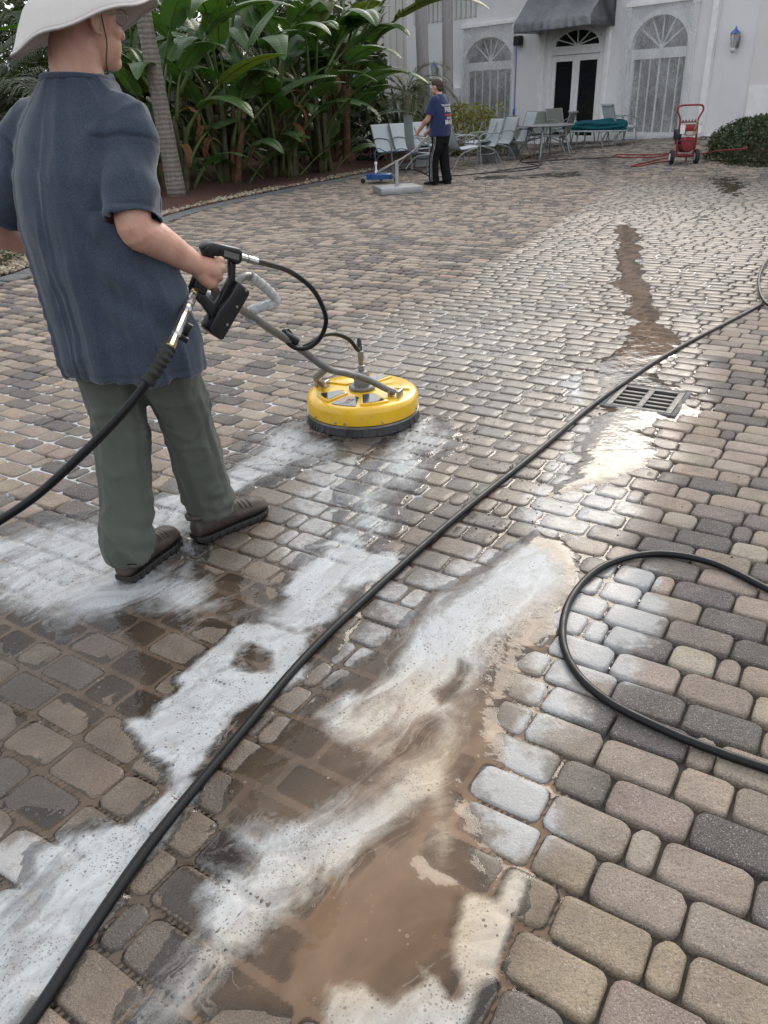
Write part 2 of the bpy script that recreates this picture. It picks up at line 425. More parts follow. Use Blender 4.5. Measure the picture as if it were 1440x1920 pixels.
    fin = t.n('ShaderNodeMixShader'); t.l(t.math('MULTIPLY', fmask2, t.rng(thick, 0, .6, .72, .97)), fin.inputs[0]); t.l(wsh.outputs[0], fin.inputs[1]); t.l(fb.outputs[0], fin.inputs[2])
    return t.done(fin)

def m_suds():
    t = NT('suds in the joints'); v = t.pos(); k = t.attr('Suds')
    n = t.math('ADD', k, t.math('MULTIPLY', t.math('SUBTRACT', t.noise(4.5, 5, .65, v), .5), 1.7)); a = t.math('MULTIPLY', t.rng(n, .42, .62), t.rng(k, .02, .2))
    b = t.bsdf(Base_Color=(.42, .44, .46), Roughness=.3, Normal=t.bump(t.noise(120, 3, .6, v), .5, .004))
    tr = t.n('ShaderNodeBsdfTransparent'); m = t.n('ShaderNodeMixShader'); t.l(a, m.inputs[0]); t.l(tr.outputs[0], m.inputs[1]); t.l(b.outputs[0], m.inputs[2])
    return t.done(m)
def m_leaf(name, c1, c2, rough=.38, vein=0, trans=.25):
    t = NT(name); v = t.obj()
    oi = t.n('ShaderNodeObjectInfo').outputs['Random']
    base = t.mix(t.rng(t.noise(5, 4, .6, v), .3, .7), c1, c2)
    base = t.mix(t.rng(oi, 0, 1, 0, .45), base, t.mix(1.0, base, (1.35, 1.15, .6), 'MULTIPLY'))
    kw = {}
    if vein:
        lv = t.attr('Lv'); mr = t.attr('Mr')
        wv = t.math('SINE', t.math('MULTIPLY', lv, vein))
        base = t.mix(t.rng(wv, .55, 1, 0, .35), base, t.mix(1.0, base, (1.5, 1.45, 1.2), 'MULTIPLY'))
        base = t.mix(t.rng(mr, 0, .06, .85, 0), base, (.16, .20, .06))
        base = t.mix(t.math('MULTIPLY', t.rng(mr, .75, 1.0), t.rng(t.noise(9, 4, .7, v), .5, .65)), base, (.10, .065, .03))
        kw['Normal'] = t.bump(wv, .25, .004)
    b = t.bsdf(Base_Color=base, Roughness=rough, Specular_IOR_Level=.45, **kw)
    if trans:
        tl = t.n('ShaderNodeBsdfTranslucent'); t.l(t.mix(1.0, base, (1.2, 1.5, .5), 'MULTIPLY'), tl.inputs[0])
        mx = t.n('ShaderNodeMixShader'); mx.inputs[0].default_value = trans; t.l(b.outputs[0], mx.inputs[1]); t.l(tl.outputs[0], mx.inputs[2])
        return t.done(mx)
    return t.done(b)

def m_plastic(name='clear plastic sheeting', lo=.20, hi=.34):
    """thin clear painter's sheet, crinkled"""
    t = NT(name); v = t.obj()
    mp = t.n('ShaderNodeMapping'); t.l(v, mp.inputs[0]); mp.inputs['Scale'].default_value = (1.0, 1.0, .45); mp.inputs['Rotation'].default_value = (0, .5, 0)
    n1 = t.noise(2.6, 6, .62, mp.outputs[0], dist=1.6)
    rid = t.math('ABSOLUTE', t.math('SUBTRACT', n1, .5))
    line = t.rng(rid, 0, .022, 1, 0)
    nrm = t.bump(t.math('ADD', n1, t.math('MULTIPLY', line, .06)), .8, .08)
    milky = t.math('ADD', t.math('MULTIPLY', line, .10), t.rng(t.noise(1.3, 3, .5, v), .3, .7, lo, hi))
    tr = t.n('ShaderNodeBsdfTransparent'); tr.inputs[0].default_value = (.93, .94, .95, 1)
    df = t.n('ShaderNodeBsdfDiffuse'); df.inputs[0].default_value = (.80, .82, .82, 1)
    m1 = t.n('ShaderNodeMixShader'); t.l(milky, m1.inputs[0]); t.l(tr.outputs[0], m1.inputs[1]); t.l(df.outputs[0], m1.inputs[2])
    gl = t.n('ShaderNodeBsdfGlossy'); t.set(gl, Roughness=.22); t.l(nrm, gl.inputs['Normal'])
    m2 = t.n('ShaderNodeMixShader'); m2.inputs[0].default_value = .10; t.l(m1.outputs[0], m2.inputs[1]); t.l(gl.outputs[0], m2.inputs[2])
    return t.done(m2)

def m_cloth(name, col, fine=900, heather=.25, rough=.9, sheen=.25, bump=.15, seam=False):
    t = NT(name); v = t.obj()
    h1 = t.noise(fine * .35, 3, .7, v); h2 = t.noise(7, 4, .6, v)
    c = t.mix(t.rng(h1, .35, .65, 0, 1), [x * (1 - heather) for x in col], [x * (1 + heather) for x in col])
    c = t.mix(t.rng(h2, .35, .7, 0, .25), c, t.mix(1.0, c, (.75, .75, .78), 'MULTIPLY'))
    if seam: c = t.mix(t.math('MULTIPLY', t.attr('Seam'), .75), c, [x * .35 for x in col])
    b = t.bsdf(Base_Color=c, Roughness=rough, Normal=t.bump(h1, bump, .002), Specular_IOR_Level=.2, Sheen_Weight=sheen)
    return t.done(b)

def m_skin():
    t = NT('skin'); v = t.obj()
    c = t.mix(t.rng(t.noise(14, 5, .6, v), .35, .68), (.56, .34, .26), (.47, .24, .18))
    c = t.mix(t.rng(t.noise(160, 3, .6, v), .55, .75, 0, .35), c, (.36, .18, .13))
    b = t.bsdf(Base_Color=c, Roughness=.52, Normal=t.bump(t.noise(220, 3, .6, v), .12, .002), Specular_IOR_Level=.4)
    b.inputs['Subsurface Weight'].default_value = .08; b.inputs['Subsurface Radius'].default_value = (.02, .008, .004)
    return t.done(b)

def m_stucco(name, col):
    t = NT(name); v = t.pos()
    c = t.mix(t.rng(t.noise(.8, 5, .6, v), .35, .7), col, [x * .90 for x in col])
    mp = t.n('ShaderNodeMapping'); t.l(v, mp.inputs[0]); mp.inputs['Scale'].default_value = (5, 5, .5)
    c = t.mix(t.rng(t.noise(1.4, 4, .6, mp.outputs[0]), .55, .8, 0, .28), c, [x * .72 for x in col])
    return t.done(t.bsdf(Base_Color=c, Roughness=.9, Normal=t.bump(t.noise(60, 4, .65, v), .4, .006), Specular_IOR_Level=.2))

def m_glass_dark():
    t = NT('dark window glass'); v = t.obj()
    nrm = t.bump(t.noise(1.5, 2, .5, v), .04, .02)
    return t.done(t.bsdf(Base_Color=(.012, .014, .015), Roughness=.04, Normal=nrm, Specular_IOR_Level=.6))

def m_mulch():
    t = NT('bark mulch'); v = t.pos()
    c = t.mix(t.noise(38, 5, .7, v), (.030, .013, .010), (.115, .042, .030))
    return t.done(t.bsdf(Base_Color=c, Roughness=.95, Normal=t.bump(t.noise(45, 5, .7, v), 1, .03)))
def m_joint():
    t = NT('joint sand'); v = t.pos()
    c = t.mix(t.noise(60, 4, .7, v), (.035, .031, .028), (.10, .088, .075))
    return t.done(t.bsdf(Base_Color=c, Roughness=.95, Normal=t.bump(t.noise(200, 3, .7, v), .6, .004)))
def m_stone():
    t = NT('river stone'); oi = t.n('ShaderNodeObjectInfo').outputs['Random']; c0 = t.attr('Col', 'Color'); v = t.pos()
    c = t.mix(t.rng(t.noise(50, 4, .6, v), .35, .7), c0, t.mix(1.0, c0, (.7, .66, .6), 'MULTIPLY'))
    return t.done(t.bsdf(Base_Color=c, Roughness=.7, Normal=t.bump(t.noise(90, 3, .6, v), .2, .004)))
def m_trunk(name, c1, c2, ring=26, bs=.5):
    t = NT(name); v = t.obj()
    wv = t.n('ShaderNodeTexWave', wave_type='BANDS', bands_direction='Z'); t.set(wv, Scale=ring / 6.0, Distortion=3.0, Detail=3.0, Detail_Scale=1.5); t.l(v, wv.inputs['Vector'])
    mp = t.n('ShaderNodeMapping'); t.l(v, mp.inputs[0]); mp.inputs['Scale'].default_value = (14, 14, 2)
    n = t.noise(2, 6, .7, mp.outputs[0])
    c = t.mix(t.rng(n, .3, .7), c1, c2)
    c = t.mix(t.rng(wv.outputs['Fac'], .80, .98, 0, .16), c, [x * .5 for x in c1])
    return t.done(t.bsdf(Base_Color=c, Roughness=.92, Normal=t.bump(t.math('ADD', n, wv.outputs['Fac']), bs, .02)))
def m_deck():
    t = NT('yellow moulded plastic'); v = t.obj()
    c = t.mix(t.rng(t.noise(6, 4, .6, v), .4, .7), (.72, .44, .012), (.62, .36, .010))
    c = t.mix(t.rng(t.noise(40, 6, .75, v), .57, .68, 0, .6), c, (.26, .18, .07))
    return t.done(t.bsdf(Base_Color=c, Roughness=.3, Coat_Weight=.35, Coat_Roughness=.12, Normal=t.bump(t.noise(30, 3, .5, v), .05, .003)))

MT = {}
MT['paver'] = m_paver(); MT['soap'] = m_soap(); MT['joint'] = m_joint(); MT['mulch'] = m_mulch(); MT['stone'] = m_stone()
MT['skin'] = m_skin(); MT['suds'] = m_suds()
MT['tee'] = m_cloth('slate blue heather jersey', (.042, .055, .079), heather=.36, seam=True)
MT['navy'] = m_cloth('navy jersey', (.020, .028, .085), heather=.1)
MT['pants'] = m_cloth('grey green nylon', (.078, .087, .074), heather=.08, rough=.7, sheen=.1, bump=.05)
MT['trackpants'] = m_cloth('black polyester', (.005, .005, .007), heather=.1, rough=.85, sheen=.0)
MT['hat'] = m_cloth('stone coloured nylon', (.54, .515, .49), heather=.05, rough=.75, sheen=.1, bump=.05)
MT['hair'] = simple('brown hair', (.045, .026, .015), .6, bump=.8, bscale=160, bdist=.01)
MT['boot'] = simple('muddy brown leather', (.070, .053, .042), .62, var=.25, nscale=22, bump=.5, bscale=120)
MT['sole'] = simple('black rubber sole', (.018, .016, .015), .5, bump=.4, bscale=90)
MT['black'] = simple('black moulded plastic', (.009, .0095, .012), .38, bump=.12, bscale=180, bdist=.001)
MT['hose'] = simple('black rubber hose', (.006, .0065, .008), .42, bump=.2, bscale=260, bdist=.001, spec=.28)
MT['bluehose'] = simple('blue rubber hose', (.03, .08, .22), .4)
MT['redhose'] = simple('dark red rubber hose', (.23, .014, .022), .45)
MT['steel'] = simple('dull zinc plated steel', (.42, .42, .40), .33, 1.0, bump=.1, bscale=90, bdist=.001)
MT['brass'] = simple('brass', (.50, .38, .19), .35, 1.0)
MT['tube'] = simple('grey powder coated tube', (.19, .185, .18), .38, .35, bump=.1, bscale=120, bdist=.001)
MT['deck'] = m_deck()
MT['decal'] = simple('black glossy decal', (.020, .024, .028), .16, spec=.6, coat=.5)
MT['decaltext'] = simple('orange print', (.75, .25, .03), .4)
MT['white'] = simple('white paint', (.80, .80, .80), .5, var=.05, nscale=6, bump=.08)
MT['print'] = simple('white print', (.75, .75, .76), .7)
MT['redprint'] = simple('red print', (.60, .06, .035), .7)
MT['stucco'] = m_stucco('grey stucco', (.70, .70, .715)); MT['stucco2'] = m_stucco('pinkish grey stucco', (.69, .66, .65))
MT['boards'] = m_stucco('pale boards', (.56, .55, .53)); MT['lowwall'] = m_stucco('white stucco', (.70, .71, .73))
MT['glass'] = m_glass_dark(); MT['sheet'] = m_plastic(); MT['sheet2'] = m_plastic('clear plastic cover', .04, .16)
MT['awning'] = m_cloth('dark blue grey awning cloth', (.060, .070, .092), heather=.08, rough=.8, sheen=.0)
MT['tile'] = simple('brown roof tile', (.105, .066, .048), .8, var=.25, nscale=3, bump=.5, bscale=30, objc=False)
MT['tape'] = simple('blue masking tape', (.03, .13, .50), .7)
MT['interior'] = simple('interior shade', (.12, .12, .12), .9)
MT['blind'] = simple('white blind slats', (.55, .55, .53), .7)
MT['alu'] = simple('grey green powder coated frame', (.27, .30, .30), .45, .3)
MT['sling'] = m_cloth('pale grey blue sling mesh', (.48, .53, .55), heather=.08, rough=.7, sheen=.0)
MT['slingdark'] = m_cloth('olive grey sling mesh', (.17, .18, .16), heather=.1, rough=.8, sheen=.0)
MT['tabletop'] = simple('frosted grey table top', (.24, .25, .26), .4)
MT['teal'] = m_cloth('teal canvas', (.008, .075, .098), heather=.1, rough=.85, sheen=.0)
MT['galv'] = simple('grey painted steel plate', (.36, .37, .38), .42, .5, var=.1, nscale=5)
MT['blue'] = simple('blue enamel', (.012, .075, .24), .35)
MT['red'] = simple('dark red enamel', (.24, .010, .016), .38)
MT['rubber'] = simple('tyre rubber', (.014, .014, .015), .7, bump=.4)
MT['engine'] = simple('beige grey fuel tank', (.50, .48, .43), .45)
MT['iron'] = simple('wet cast iron', (.085, .083, .08), .5, .3, bump=.6, bscale=120, bdist=.003)
MT['pit'] = simple('dark drain pit', (.008, .008, .008), .9)
MT['curb'] = simple('dark grey concrete border', (.125, .125, .13), .85, bump=.5, bscale=140, objc=False)
MT['leaf'] = m_leaf('banana like leaf', (.033, .074, .027), (.060, .115, .040), .36, vein=150)
MT['leafy'] = m_leaf('yellowing leaf', (.085, .10, .020), (.06, .09, .024), .42, vein=150, trans=.35)
MT['leafdry'] = m_leaf('dry leaf', (.17, .082, .035), (.10, .048, .024), .8, vein=60, trans=.1)
MT['stalk'] = simple('fibrous leaf stalk', (.075, .072, .032), .7, var=.3, nscale=6, bump=.5, bscale=40)
MT['stalkbrown'] = simple('dead leaf sheath', (.16, .085, .045), .85, var=.35, nscale=7, bump=.6, bscale=30)
MT['frond'] = m_leaf('palm frond', (.020, .036, .012), (.040, .060, .018), .5, trans=.2)
MT['frondlight'] = m_leaf('grey green frond', (.08, .10, .06), (.11, .13, .07), .5, trans=.2)
MT['hedge'] = m_leaf('hedge leaf', (.026, .042, .018), (.050, .075, .028), .5, trans=.12)
MT['varieg'] = m_leaf('variegated leaf', (.11, .13, .02), (.30, .28, .07), .45, trans=.2)
MT['bop'] = m_leaf('stiff strap leaf', (.030, .055, .026), (.05, .08, .035), .45, trans=.1)
MT['darkshrub'] = m_leaf('dark bronze leaf', (.020, .022, .014), (.035, .022, .016), .4, trans=.05)
MT['twig'] = simple('twig', (.05, .035, .024), .9)
MT['trunk'] = m_trunk('palm bark', (.22, .20, .175), (.12, .105, .09)); MT['trunk2'] = m_trunk('smooth grey palm bark', (.34, .325, .33), (.25, .235, .24), 40, .12)
MT['grit'] = simple('black grit', (.012, .011, .010), .8)
MT['film'] = simple('crinkled stretch film', (.60, .61, .61), .22, var=.2, nscale=45, bump=1.0, bscale=55, bdist=.006, spec=.7)
MT['ground'] = simple('bare soil', (.055, .040, .028), .95, objc=False, nscale=1.5, bump=.6, bscale=20)
MT['lampblue'] = simple('blue painters plastic', (.10, .16, .42), .3); MT['lens'] = simple('clear eyewear', (.55, .55, .50), .1)
# ------------------------------------------------------------ ground, beds, paving
def grid_mesh(name, xs, ys, zf, mat, parent=None, keep=None):
    X, Y = np.meshgrid(xs, ys); Z = zf(X, Y); V = np.c_[X.ravel(), Y.ravel(), Z.ravel()]
    nx, ny = len(xs), len(ys); I = np.arange(nx * ny).reshape(ny, nx)
    Q = np.c_[I[:-1, :-1].ravel(), I[:-1, 1:].ravel(), I[1:, 1:].ravel(), I[1:, :-1].ravel()]
    if keep is not None:
        m = keep(V[Q].mean(1)); Q = Q[m]
        used = np.unique(Q); mp = -np.ones(len(V), int); mp[used] = np.arange(len(used)); V = V[used]; Q = mp[Q]
    return mk_np(name, V, Q, mat, parent)
def inpoly(px, py, poly):
    px = np.asarray(px); py = np.asarray(py); c = np.zeros(px.shape, bool); n = len(poly)
    for i in range(n):
        x1, y1 = poly[i]; x2, y2 = poly[(i + 1) % n]
        if y1 == y2: continue
        c ^= ((y1 > py) != (y2 > py)) & (px < (x2 - x1) * (py - y1) / (y2 - y1) + x1)
    return c
def sdpoly(px, py, poly):                       # signed distance, positive inside
    px = np.asarray(px, float); py = np.asarray(py, float); d = np.full(px.shape, 1e18); n = len(poly)
    for i in range(n):
        x1, y1 = poly[i]; x2, y2 = poly[(i + 1) % n]; ex, ey = x2 - x1, y2 - y1; L = ex * ex + ey * ey + 1e-12
        t = np.clip(((px - x1) * ex + (py - y1) * ey) / L, 0, 1)
        d = np.minimum(d, (px - x1 - ex * t) ** 2 + (py - y1 - ey * t) ** 2)
    return np.where(inpoly(px, py, poly), 1, -1) * np.sqrt(d)
def sdline(px, py, pts):
    d = np.full(np.shape(px), 1e18)
    for (x1, y1), (x2, y2) in zip(pts[:-1], pts[1:]):
        ex, ey = x2 - x1, y2 - y1; t = np.clip(((px - x1) * ex + (py - y1) * ey) / (ex * ex + ey * ey + 1e-12), 0, 1)
        d = np.minimum(d, (px - x1 - ex * t) ** 2 + (py - y1 - ey * t) ** 2)
    return np.sqrt(d)

ground = grid_mesh('ground', np.linspace(-320, 320, 41), np.linspace(-60, 700, 41), lambda x, y: 0 * x - .16, MT['ground'])
tag(ground, kind='structure')

# wall line of the house: u runs along the wall, away to the left
WO = np.array([8.11, 21.0]); WD = np.array([math.cos(R(126)), math.sin(R(126))]); WN = np.array([-WD[1], WD[0]])   # WN points at the camera
if WN @ (np.array([0, 0]) - WO) < 0: WN = -WN
def W(u, out=0.0, z=0.0):
    p = WO + WD * u + WN * out; return Vector((p[0], p[1], z))
EDGE = [(-9, 1.0), (-5.4, 5.6), (-4.0, 7.45), (-3.62, 8.4), (-3.30, 10.5), (-2.95, 12.7), (-1.72, 15.4), (-.62, 17.35), (.15, 18.9), (.85, 20.6), (2.3, 23.2), (3.7, 25.6), (4.4, 26.2)]
_wl = [tuple(W(6.4, 0)[:2]), tuple(W(14, 0)[:2])]
BED = EDGE + [tuple(W(6.4)[:2]), tuple(W(16)[:2]), (-30, 40), (-30, 1)]
BEDR = [(6.75, 16.5), (7.3, 15.9), (9.0, 15.0), (16, 12.5), (20, 18), (10.2, 20.2), (8.25, 20.2), (7.9, 19.3), (7.2, 18.0)]
POLYPAVE = [(-9, .2)] + EDGE + [tuple(W(6.4)[:2]), tuple(W(-.2)[:2]), (13, 16), (16, 12.5), (16, .2)]

base = grid_mesh('pavement', np.arange(-9, 14.01, .5), np.arange(0, 27.6, .5), lambda x, y: hgt(x, y) - .024, MT['joint'])
tag(base, kind='structure')
mb_ = grid_mesh('mulch_bed', np.arange(-24, 5.6, .3), np.arange(1, 40, .3),
                lambda x, y: .035 + .05 * fbm(x * 1.3, y * 1.3) + .10 * sstep(0, 3, -sdpoly(x, y, POLYPAVE)) - .16 * sstep(-.12, .30, sdpoly(x, y, POLYPAVE)), MT['mulch'],
                keep=lambda c: (sdpoly(c[:, 0], c[:, 1], BED) > -.3))
tag(mb_, 'dark red bark mulch bed under the tropical plants', kind='structure')
mb2 = grid_mesh('planting_bed', np.arange(6, 16, .25), np.arange(12, 21, .25),
                lambda x, y: hgt(x, y) - .03 + .10 * sstep(-.1, .3, sdpoly(x, y, BEDR)) + .03 * fbm(x * 2, y * 2), MT['mulch'], keep=lambda c: sdpoly(c[:, 0], c[:, 1], BEDR) > -.15)
tag(mb2, kind='structure')

# border course along the left bed
def offset_line(pts, d):
    out = []
    for i, p in enumerate(pts):
        a = Vector(pts[max(i - 1, 0)]); b = Vector(pts[min(i + 1, len(pts) - 1)]); t = (b - a).normalized(); n = Vector((t.y, -t.x))
        out.append(Vector(p) + n * d)
    return out
e3 = [Vector((x, y, 0)) for x, y in EDGE]
efine = [p.to_2d() for p in spline(e3, 0, 8)[0]]
curb = empty('border_course', (0, 0, 0)); tag(curb, 'dark grey concrete border course edging the mulch bed', kind='structure')
acc = [0]
for a, b in zip(efine[:-1], efine[1:]): acc.append(acc[-1] + (b - a).length)
def at_len(s):
    i = max(0, min(len(acc) - 2, int(np.searchsorted(acc, s)) - 1)); t = (s - acc[i]) / (acc[i + 1] - acc[i]); p = efine[i].lerp(efine[i + 1], t); d = (efine[i + 1] - efine[i]).normalized(); return p, d
s_ = 0.5; meb = None; BORDER = []
while s_ < acc[-1] - .3:
    p, d = at_len(s_); n = Vector((d.y, -d.x))
    BORDER.append((p, d))
    if p.y > 5.5 and p.y < 21:
        if meb is None:
            bx = MB().box((0, 0, 0), (.30, .27, .06), bev=.008).build('border_stone', MT['curb'], curb); meb = bx.data; o = bx
        else: o = link('border_stone', meb, curb)
        o.location = (p.x + n.x * .13, p.y + n.y * .13, float(hgt(p.x, p.y)) - .022 + rnd.uniform(-.002, .002)); o.rotation_euler = (0, 0, math.atan2(d.y, d.x))
    s_ += .306
EDGEOUT = [tuple(p) for p in offset_line([tuple(p) for p in efine], .27)]
POLYP2 = [(-9, .2)] + EDGEOUT + [tuple(W(6.4)[:2]), tuple(W(-.2)[:2]), (13, 16), (16, 12.5), (16, .2)]

# ---- drain position
DR = [G(1172, 722), G(1287, 738), G(1245, 776), G(1140, 757)]
DC = (DR[0] + DR[1] + DR[2] + DR[3]) / 4
DA = math.atan2((DR[1] - DR[0]).y, (DR[1] - DR[0]).x); DS = .335

# ---- paver layout: running rows of three paver lengths
PA = R(-33.0); PITCH_R = .117; PC, PS = math.cos(PA), math.sin(PA)
def to_pq(x, y): return x * PC + y * PS, -x * PS + y * PC
def to_xy(p, q): return p * PC - q * PS, p * PS + q * PC
corners = [to_pq(*c) for c in POLYP2]
qmin, qmax = min(c[1] for c in corners), max(c[1] for c in corners); pmin, pmax = min(c[0] for c in corners), max(c[0] for c in corners)
LENS = [.188, .126, .066]; rows = {}; PV = []
for k in range(int(qmin / PITCH_R) - 1, int(qmax / PITCH_R) + 2):
    rr = random.Random(k * 31 + 5); p = pmin - rr.random() * .2; b = []
    last = 0
    while p < pmax:
        c = rr.choices([0, 1, 2], [.47, .38, .15])[0]
        if c == 2 and last == 2: c = 0
        last = c
        b.append((p, p + LENS[c], c)); p += LENS[c]
    rows[k] = b
    for (a, e, c) in b: PV.append(((a + e) / 2, (k + .5) * PITCH_R, (e - a) / 2, PITCH_R / 2, c, k))
PV = np.array(PV); px_, py_ = to_xy(PV[:, 0], PV[:, 1])
m = inpoly(px_, py_, POLYP2) & (sdpoly(px_, py_, BEDR) < .05)
u_, v_, zz = proj(np.c_[px_, py_, hgt(px_, py_)])
m &= (py_ > .45) & (zz > .2) & (u_ > -330) & (u_ < 1790) & (v_ < 2350)
dl = Matrix.Rotation(-DA, 2)
ddx, ddy = (px_ - DC.x), (py_ - DC.y); lx = ddx * math.cos(DA) + ddy * math.sin(DA); ly = -ddx * math.sin(DA) + ddy * math.cos(DA)
m &= ~((np.abs(lx) < DS / 2 + .035) & (np.abs(ly) < DS / 2 + .035))
# whatever stands on a shallow grid of the house wall stays outside
PV = PV[m]; PX, PY = px_[m], py_[m]; PH = hgt(PX, PY); PU, PVv, PZ = u_[m], v_[m], zz[m]
NP = len(PV)
PZO = NR.uniform(-.0022, .0022, NP); PTX = NR.normal(0, .010, NP); PTY = NR.normal(0, .012, NP)
# paver colours: charcoal, warm grey, tan, pinkish grey blends
pal = np.array([[.112, .105, .105], [.16, .148, .142], [.25, .222, .196], [.30, .258, .218], [.268, .232, .208], [.32, .288, .255]])
cid = NR.choice(6, NP, p=[.27, .16, .18, .16, .13, .10])
PCOL = pal[cid] * np.array([1.06, 1.0, .94]) * NR.uniform(.88, 1.12, (NP, 1)) * NR.uniform(.97, 1.03, (NP, 3))

# warm glow by the near right edge of the puddle, put into the paver colour
_glow = (PX > .02) & (PX < .50) & (PY < 1.45) & (NR.rand(NP) < .62) & (PY < 1.55 - PX)
PCOL[_glow] = np.array([.325, .262, .188]) * NR.uniform(.88, 1.1, (int(_glow.sum()), 1))

# ---- wet areas, suds and painted sheen, traced where they lie on the paving (outline points of the photo carried onto the ground)
def gp(pts): return [tuple(G(x, y)[:2]) for x, y in pts]
W_DEEP = gp([(1000, 955), (1085, 1010), (1100, 1120), (1060, 1200), (1000, 1250), (985, 1330), (965, 1440), (915, 1500), (935, 1600), (955, 1680), (930, 1740), (880, 1860), (840, 1960), (250, 1960), (330, 1860), (420, 1740), (520, 1650), (400, 1600), (330, 1560), (350, 1480), (420, 1400), (520, 1310), (620, 1250), (700, 1180), (760, 1110), (840, 1060), (930, 1010)])
W_DEEP2 = gp([(930, 1250), (960, 1320), (930, 1430), (860, 1600), (930, 1660), (870, 1760), (800, 1900), (560, 1930), (470, 1820), (560, 1660), (700, 1560), (800, 1450), (860, 1330)])
W_DEEP3 = gp([(400, 1440), (540, 1370), (640, 1400), (600, 1480), (480, 1540), (390, 1520)])
W_LEFT = gp([(-60, 1110), (180, 1080), (300, 1090), (420, 1060), (560, 1060), (590, 1180), (430, 1290), (300, 1400), (250, 1520), (120, 1620), (-60, 1660)])
W_LEFT2 = gp([(330, 1100), (420, 1080), (520, 1090), (540, 1150), (430, 1200), (340, 1180)])
W_HOSE = gp([(500, 1060), (760, 1030), (740, 1120), (560, 1330), (330, 1560), (140, 1800), (40, 1960), (-60, 1960), (-60, 1700), (120, 1600), (250, 1500), (300, 1380), (440, 1240)])
W_DRAIN = gp([(1110, 680), (1180, 640), (1280, 640), (1250, 700), (1300, 722), (1300, 760), (1255, 800), (1255, 850), (1225, 890), (1190, 915), (1130, 925), (1060, 940), (1005, 930), (1060, 850), (1090, 790), (1100, 735)])
W_STRIP = gp([(1140, 425), (1180, 415), (1212, 440), (1208, 500), (1240, 560), (1260, 600), (1300, 635), (1270, 670), (1210, 690), (1135, 672), (1150, 620), (1160, 590), (1138, 530), (1150, 490)])
W_FAR = gp([(1105, 292), (1150, 296), (1150, 345), (1090, 346), (1120, 325)])
W_FAR2 = gp([(1290, 330), (1400, 326), (1440, 345), (1430, 385), (1330, 372)])
W_FAR3 = gp([(860, 331), (1000, 325), (1100, 318), (1100, 330), (1000, 336), (880, 340)])
W_FAR4 = gp([(1280, 385), (1400, 380), (1380, 420), (1240, 425)])
WET = gp([(-100, 950), (200, 960), (420, 860), (520, 790), (560, 640), (820, 560), (1080, 400), (1160, 340), (1500, 330), (1500, 500), (1340, 620), (1300, 690), (1320, 760), (1270, 880), (1230, 970), (1190, 1080), (1150, 1190), (1090, 1330), (1060, 1480), (1010, 1640), (960, 1800), (900, 1980), (-100, 1980)])
def rag(x, y, a=.10, s=4.0, seed=3): return a * fbm(x * s, y * s, oct=5, seed=seed)
def wet_level(x, y):                               # water surface height relative to the paver tops (metres)
    r = rag(x, y, .16, 3.2)
    L = np.full(np.shape(x), -.030)
    def up(poly, lo, hi, soft, f=1.0):
        nonlocal L
        L = np.maximum(L, lo + (hi - lo) * sstep(-soft, soft, sdpoly(x, y, poly) + r * f))
    up(WET, -.030, -.0065, .10)
    up(W_LEFT, -.030, .0006, .12); up(W_LEFT2, -.030, .0045, .10, .6); up(W_HOSE, -.030, .0022, .08, .5)
    up(W_DEEP, -.030, .0062, .10, .5); up(W_DEEP2, -.030, .0165, .16, .5); up(W_DEEP3, -.030, .009, .12, .4)
    up(W_DRAIN, -.030, .0050, .13, .8); up(W_STRIP, -.030, .0060, .12, .8)
    up(W_FAR, -.03, .0022, .35); up(W_FAR2, -.03, .0016, .5); up(W_FAR3, -.03, .0014, .25, 1.6); up(W_FAR4, -.03, .0014, .5)
    return L + .0016 * fbm(x * 2.3, y * 2.3, seed=9)
F1 = gp([(-60, 1010), (120, 985), (215, 960), (340, 905), (430, 880), (500, 815), (560, 790), (640, 840), (560, 870), (470, 905), (400, 960), (350, 1020), (330, 1050), (400, 1110), (415, 1140), (350, 1165), (250, 1150), (150, 1180), (60, 1150), (-60, 1120)])
F1b = gp([(760, 780), (830, 780), (840, 830), (790, 880), (730, 930), (710, 1000), (640, 1000), (640, 930), (700, 880), (720, 840)])
F1c = gp([(560, 860), (760, 850), (700, 960), (640, 1080), (520, 1060), (540, 960)])
F2 = gp([(594, 1035), (628, 986), (672, 996), (692, 1030), (765, 1040), (716, 1093), (672, 1122), (619, 1166), (560, 1210), (521, 1190), (497, 1161), (546, 1122), (536, 1069), (560, 1054)])
F3 = gp([(320, 1270), (380, 1220), (450, 1185), (500, 1170), (560, 1180), (610, 1170), (575, 1250), (480, 1325), (425, 1390), (365, 1475), (300, 1565), (235, 1650), (170, 1740), (120, 1820), (60, 1895), (20, 1960), (-60, 1960), (-60, 1700), (45, 1650), (55, 1600), (100, 1575), (165, 1545), (240, 1525), (300, 1480), (305, 1440), (275, 1430), (265, 1390), (245, 1355), (285, 1350), (300, 1320), (325, 1295)])
F3b = gp([(-80, 1560), (60, 1590), (180, 1570), (230, 1660), (160, 1760), (90, 1870), (40, 1990), (-80, 1990)])
F3h = gp([(443, 1245), (470, 1215), (512, 1225), (505, 1260), (470, 1265)])
F4 = gp([(965, 1025), (1020, 1015), (1060, 1060), (1066, 1100), (1040, 1135), (980, 1165), (965, 1200), (930, 1220), (915, 1260), (895, 1325), (885, 1400), (860, 1500), (845, 1590), (828, 1618), (810, 1565), (795, 1525), (750, 1555), (650, 1640), (560, 1700), (480, 1770), (400, 1840), (330, 1930), (240, 1960), (330, 1810), (370, 1740), (350, 1660), (400, 1640), (450, 1600), (440, 1555), (530, 1560), (620, 1530), (720, 1480), (790, 1420), (800, 1380), (700, 1410), (630, 1390), (610, 1350), (680, 1300), (740, 1240), (760, 1180), (830, 1120), (900, 1075)])
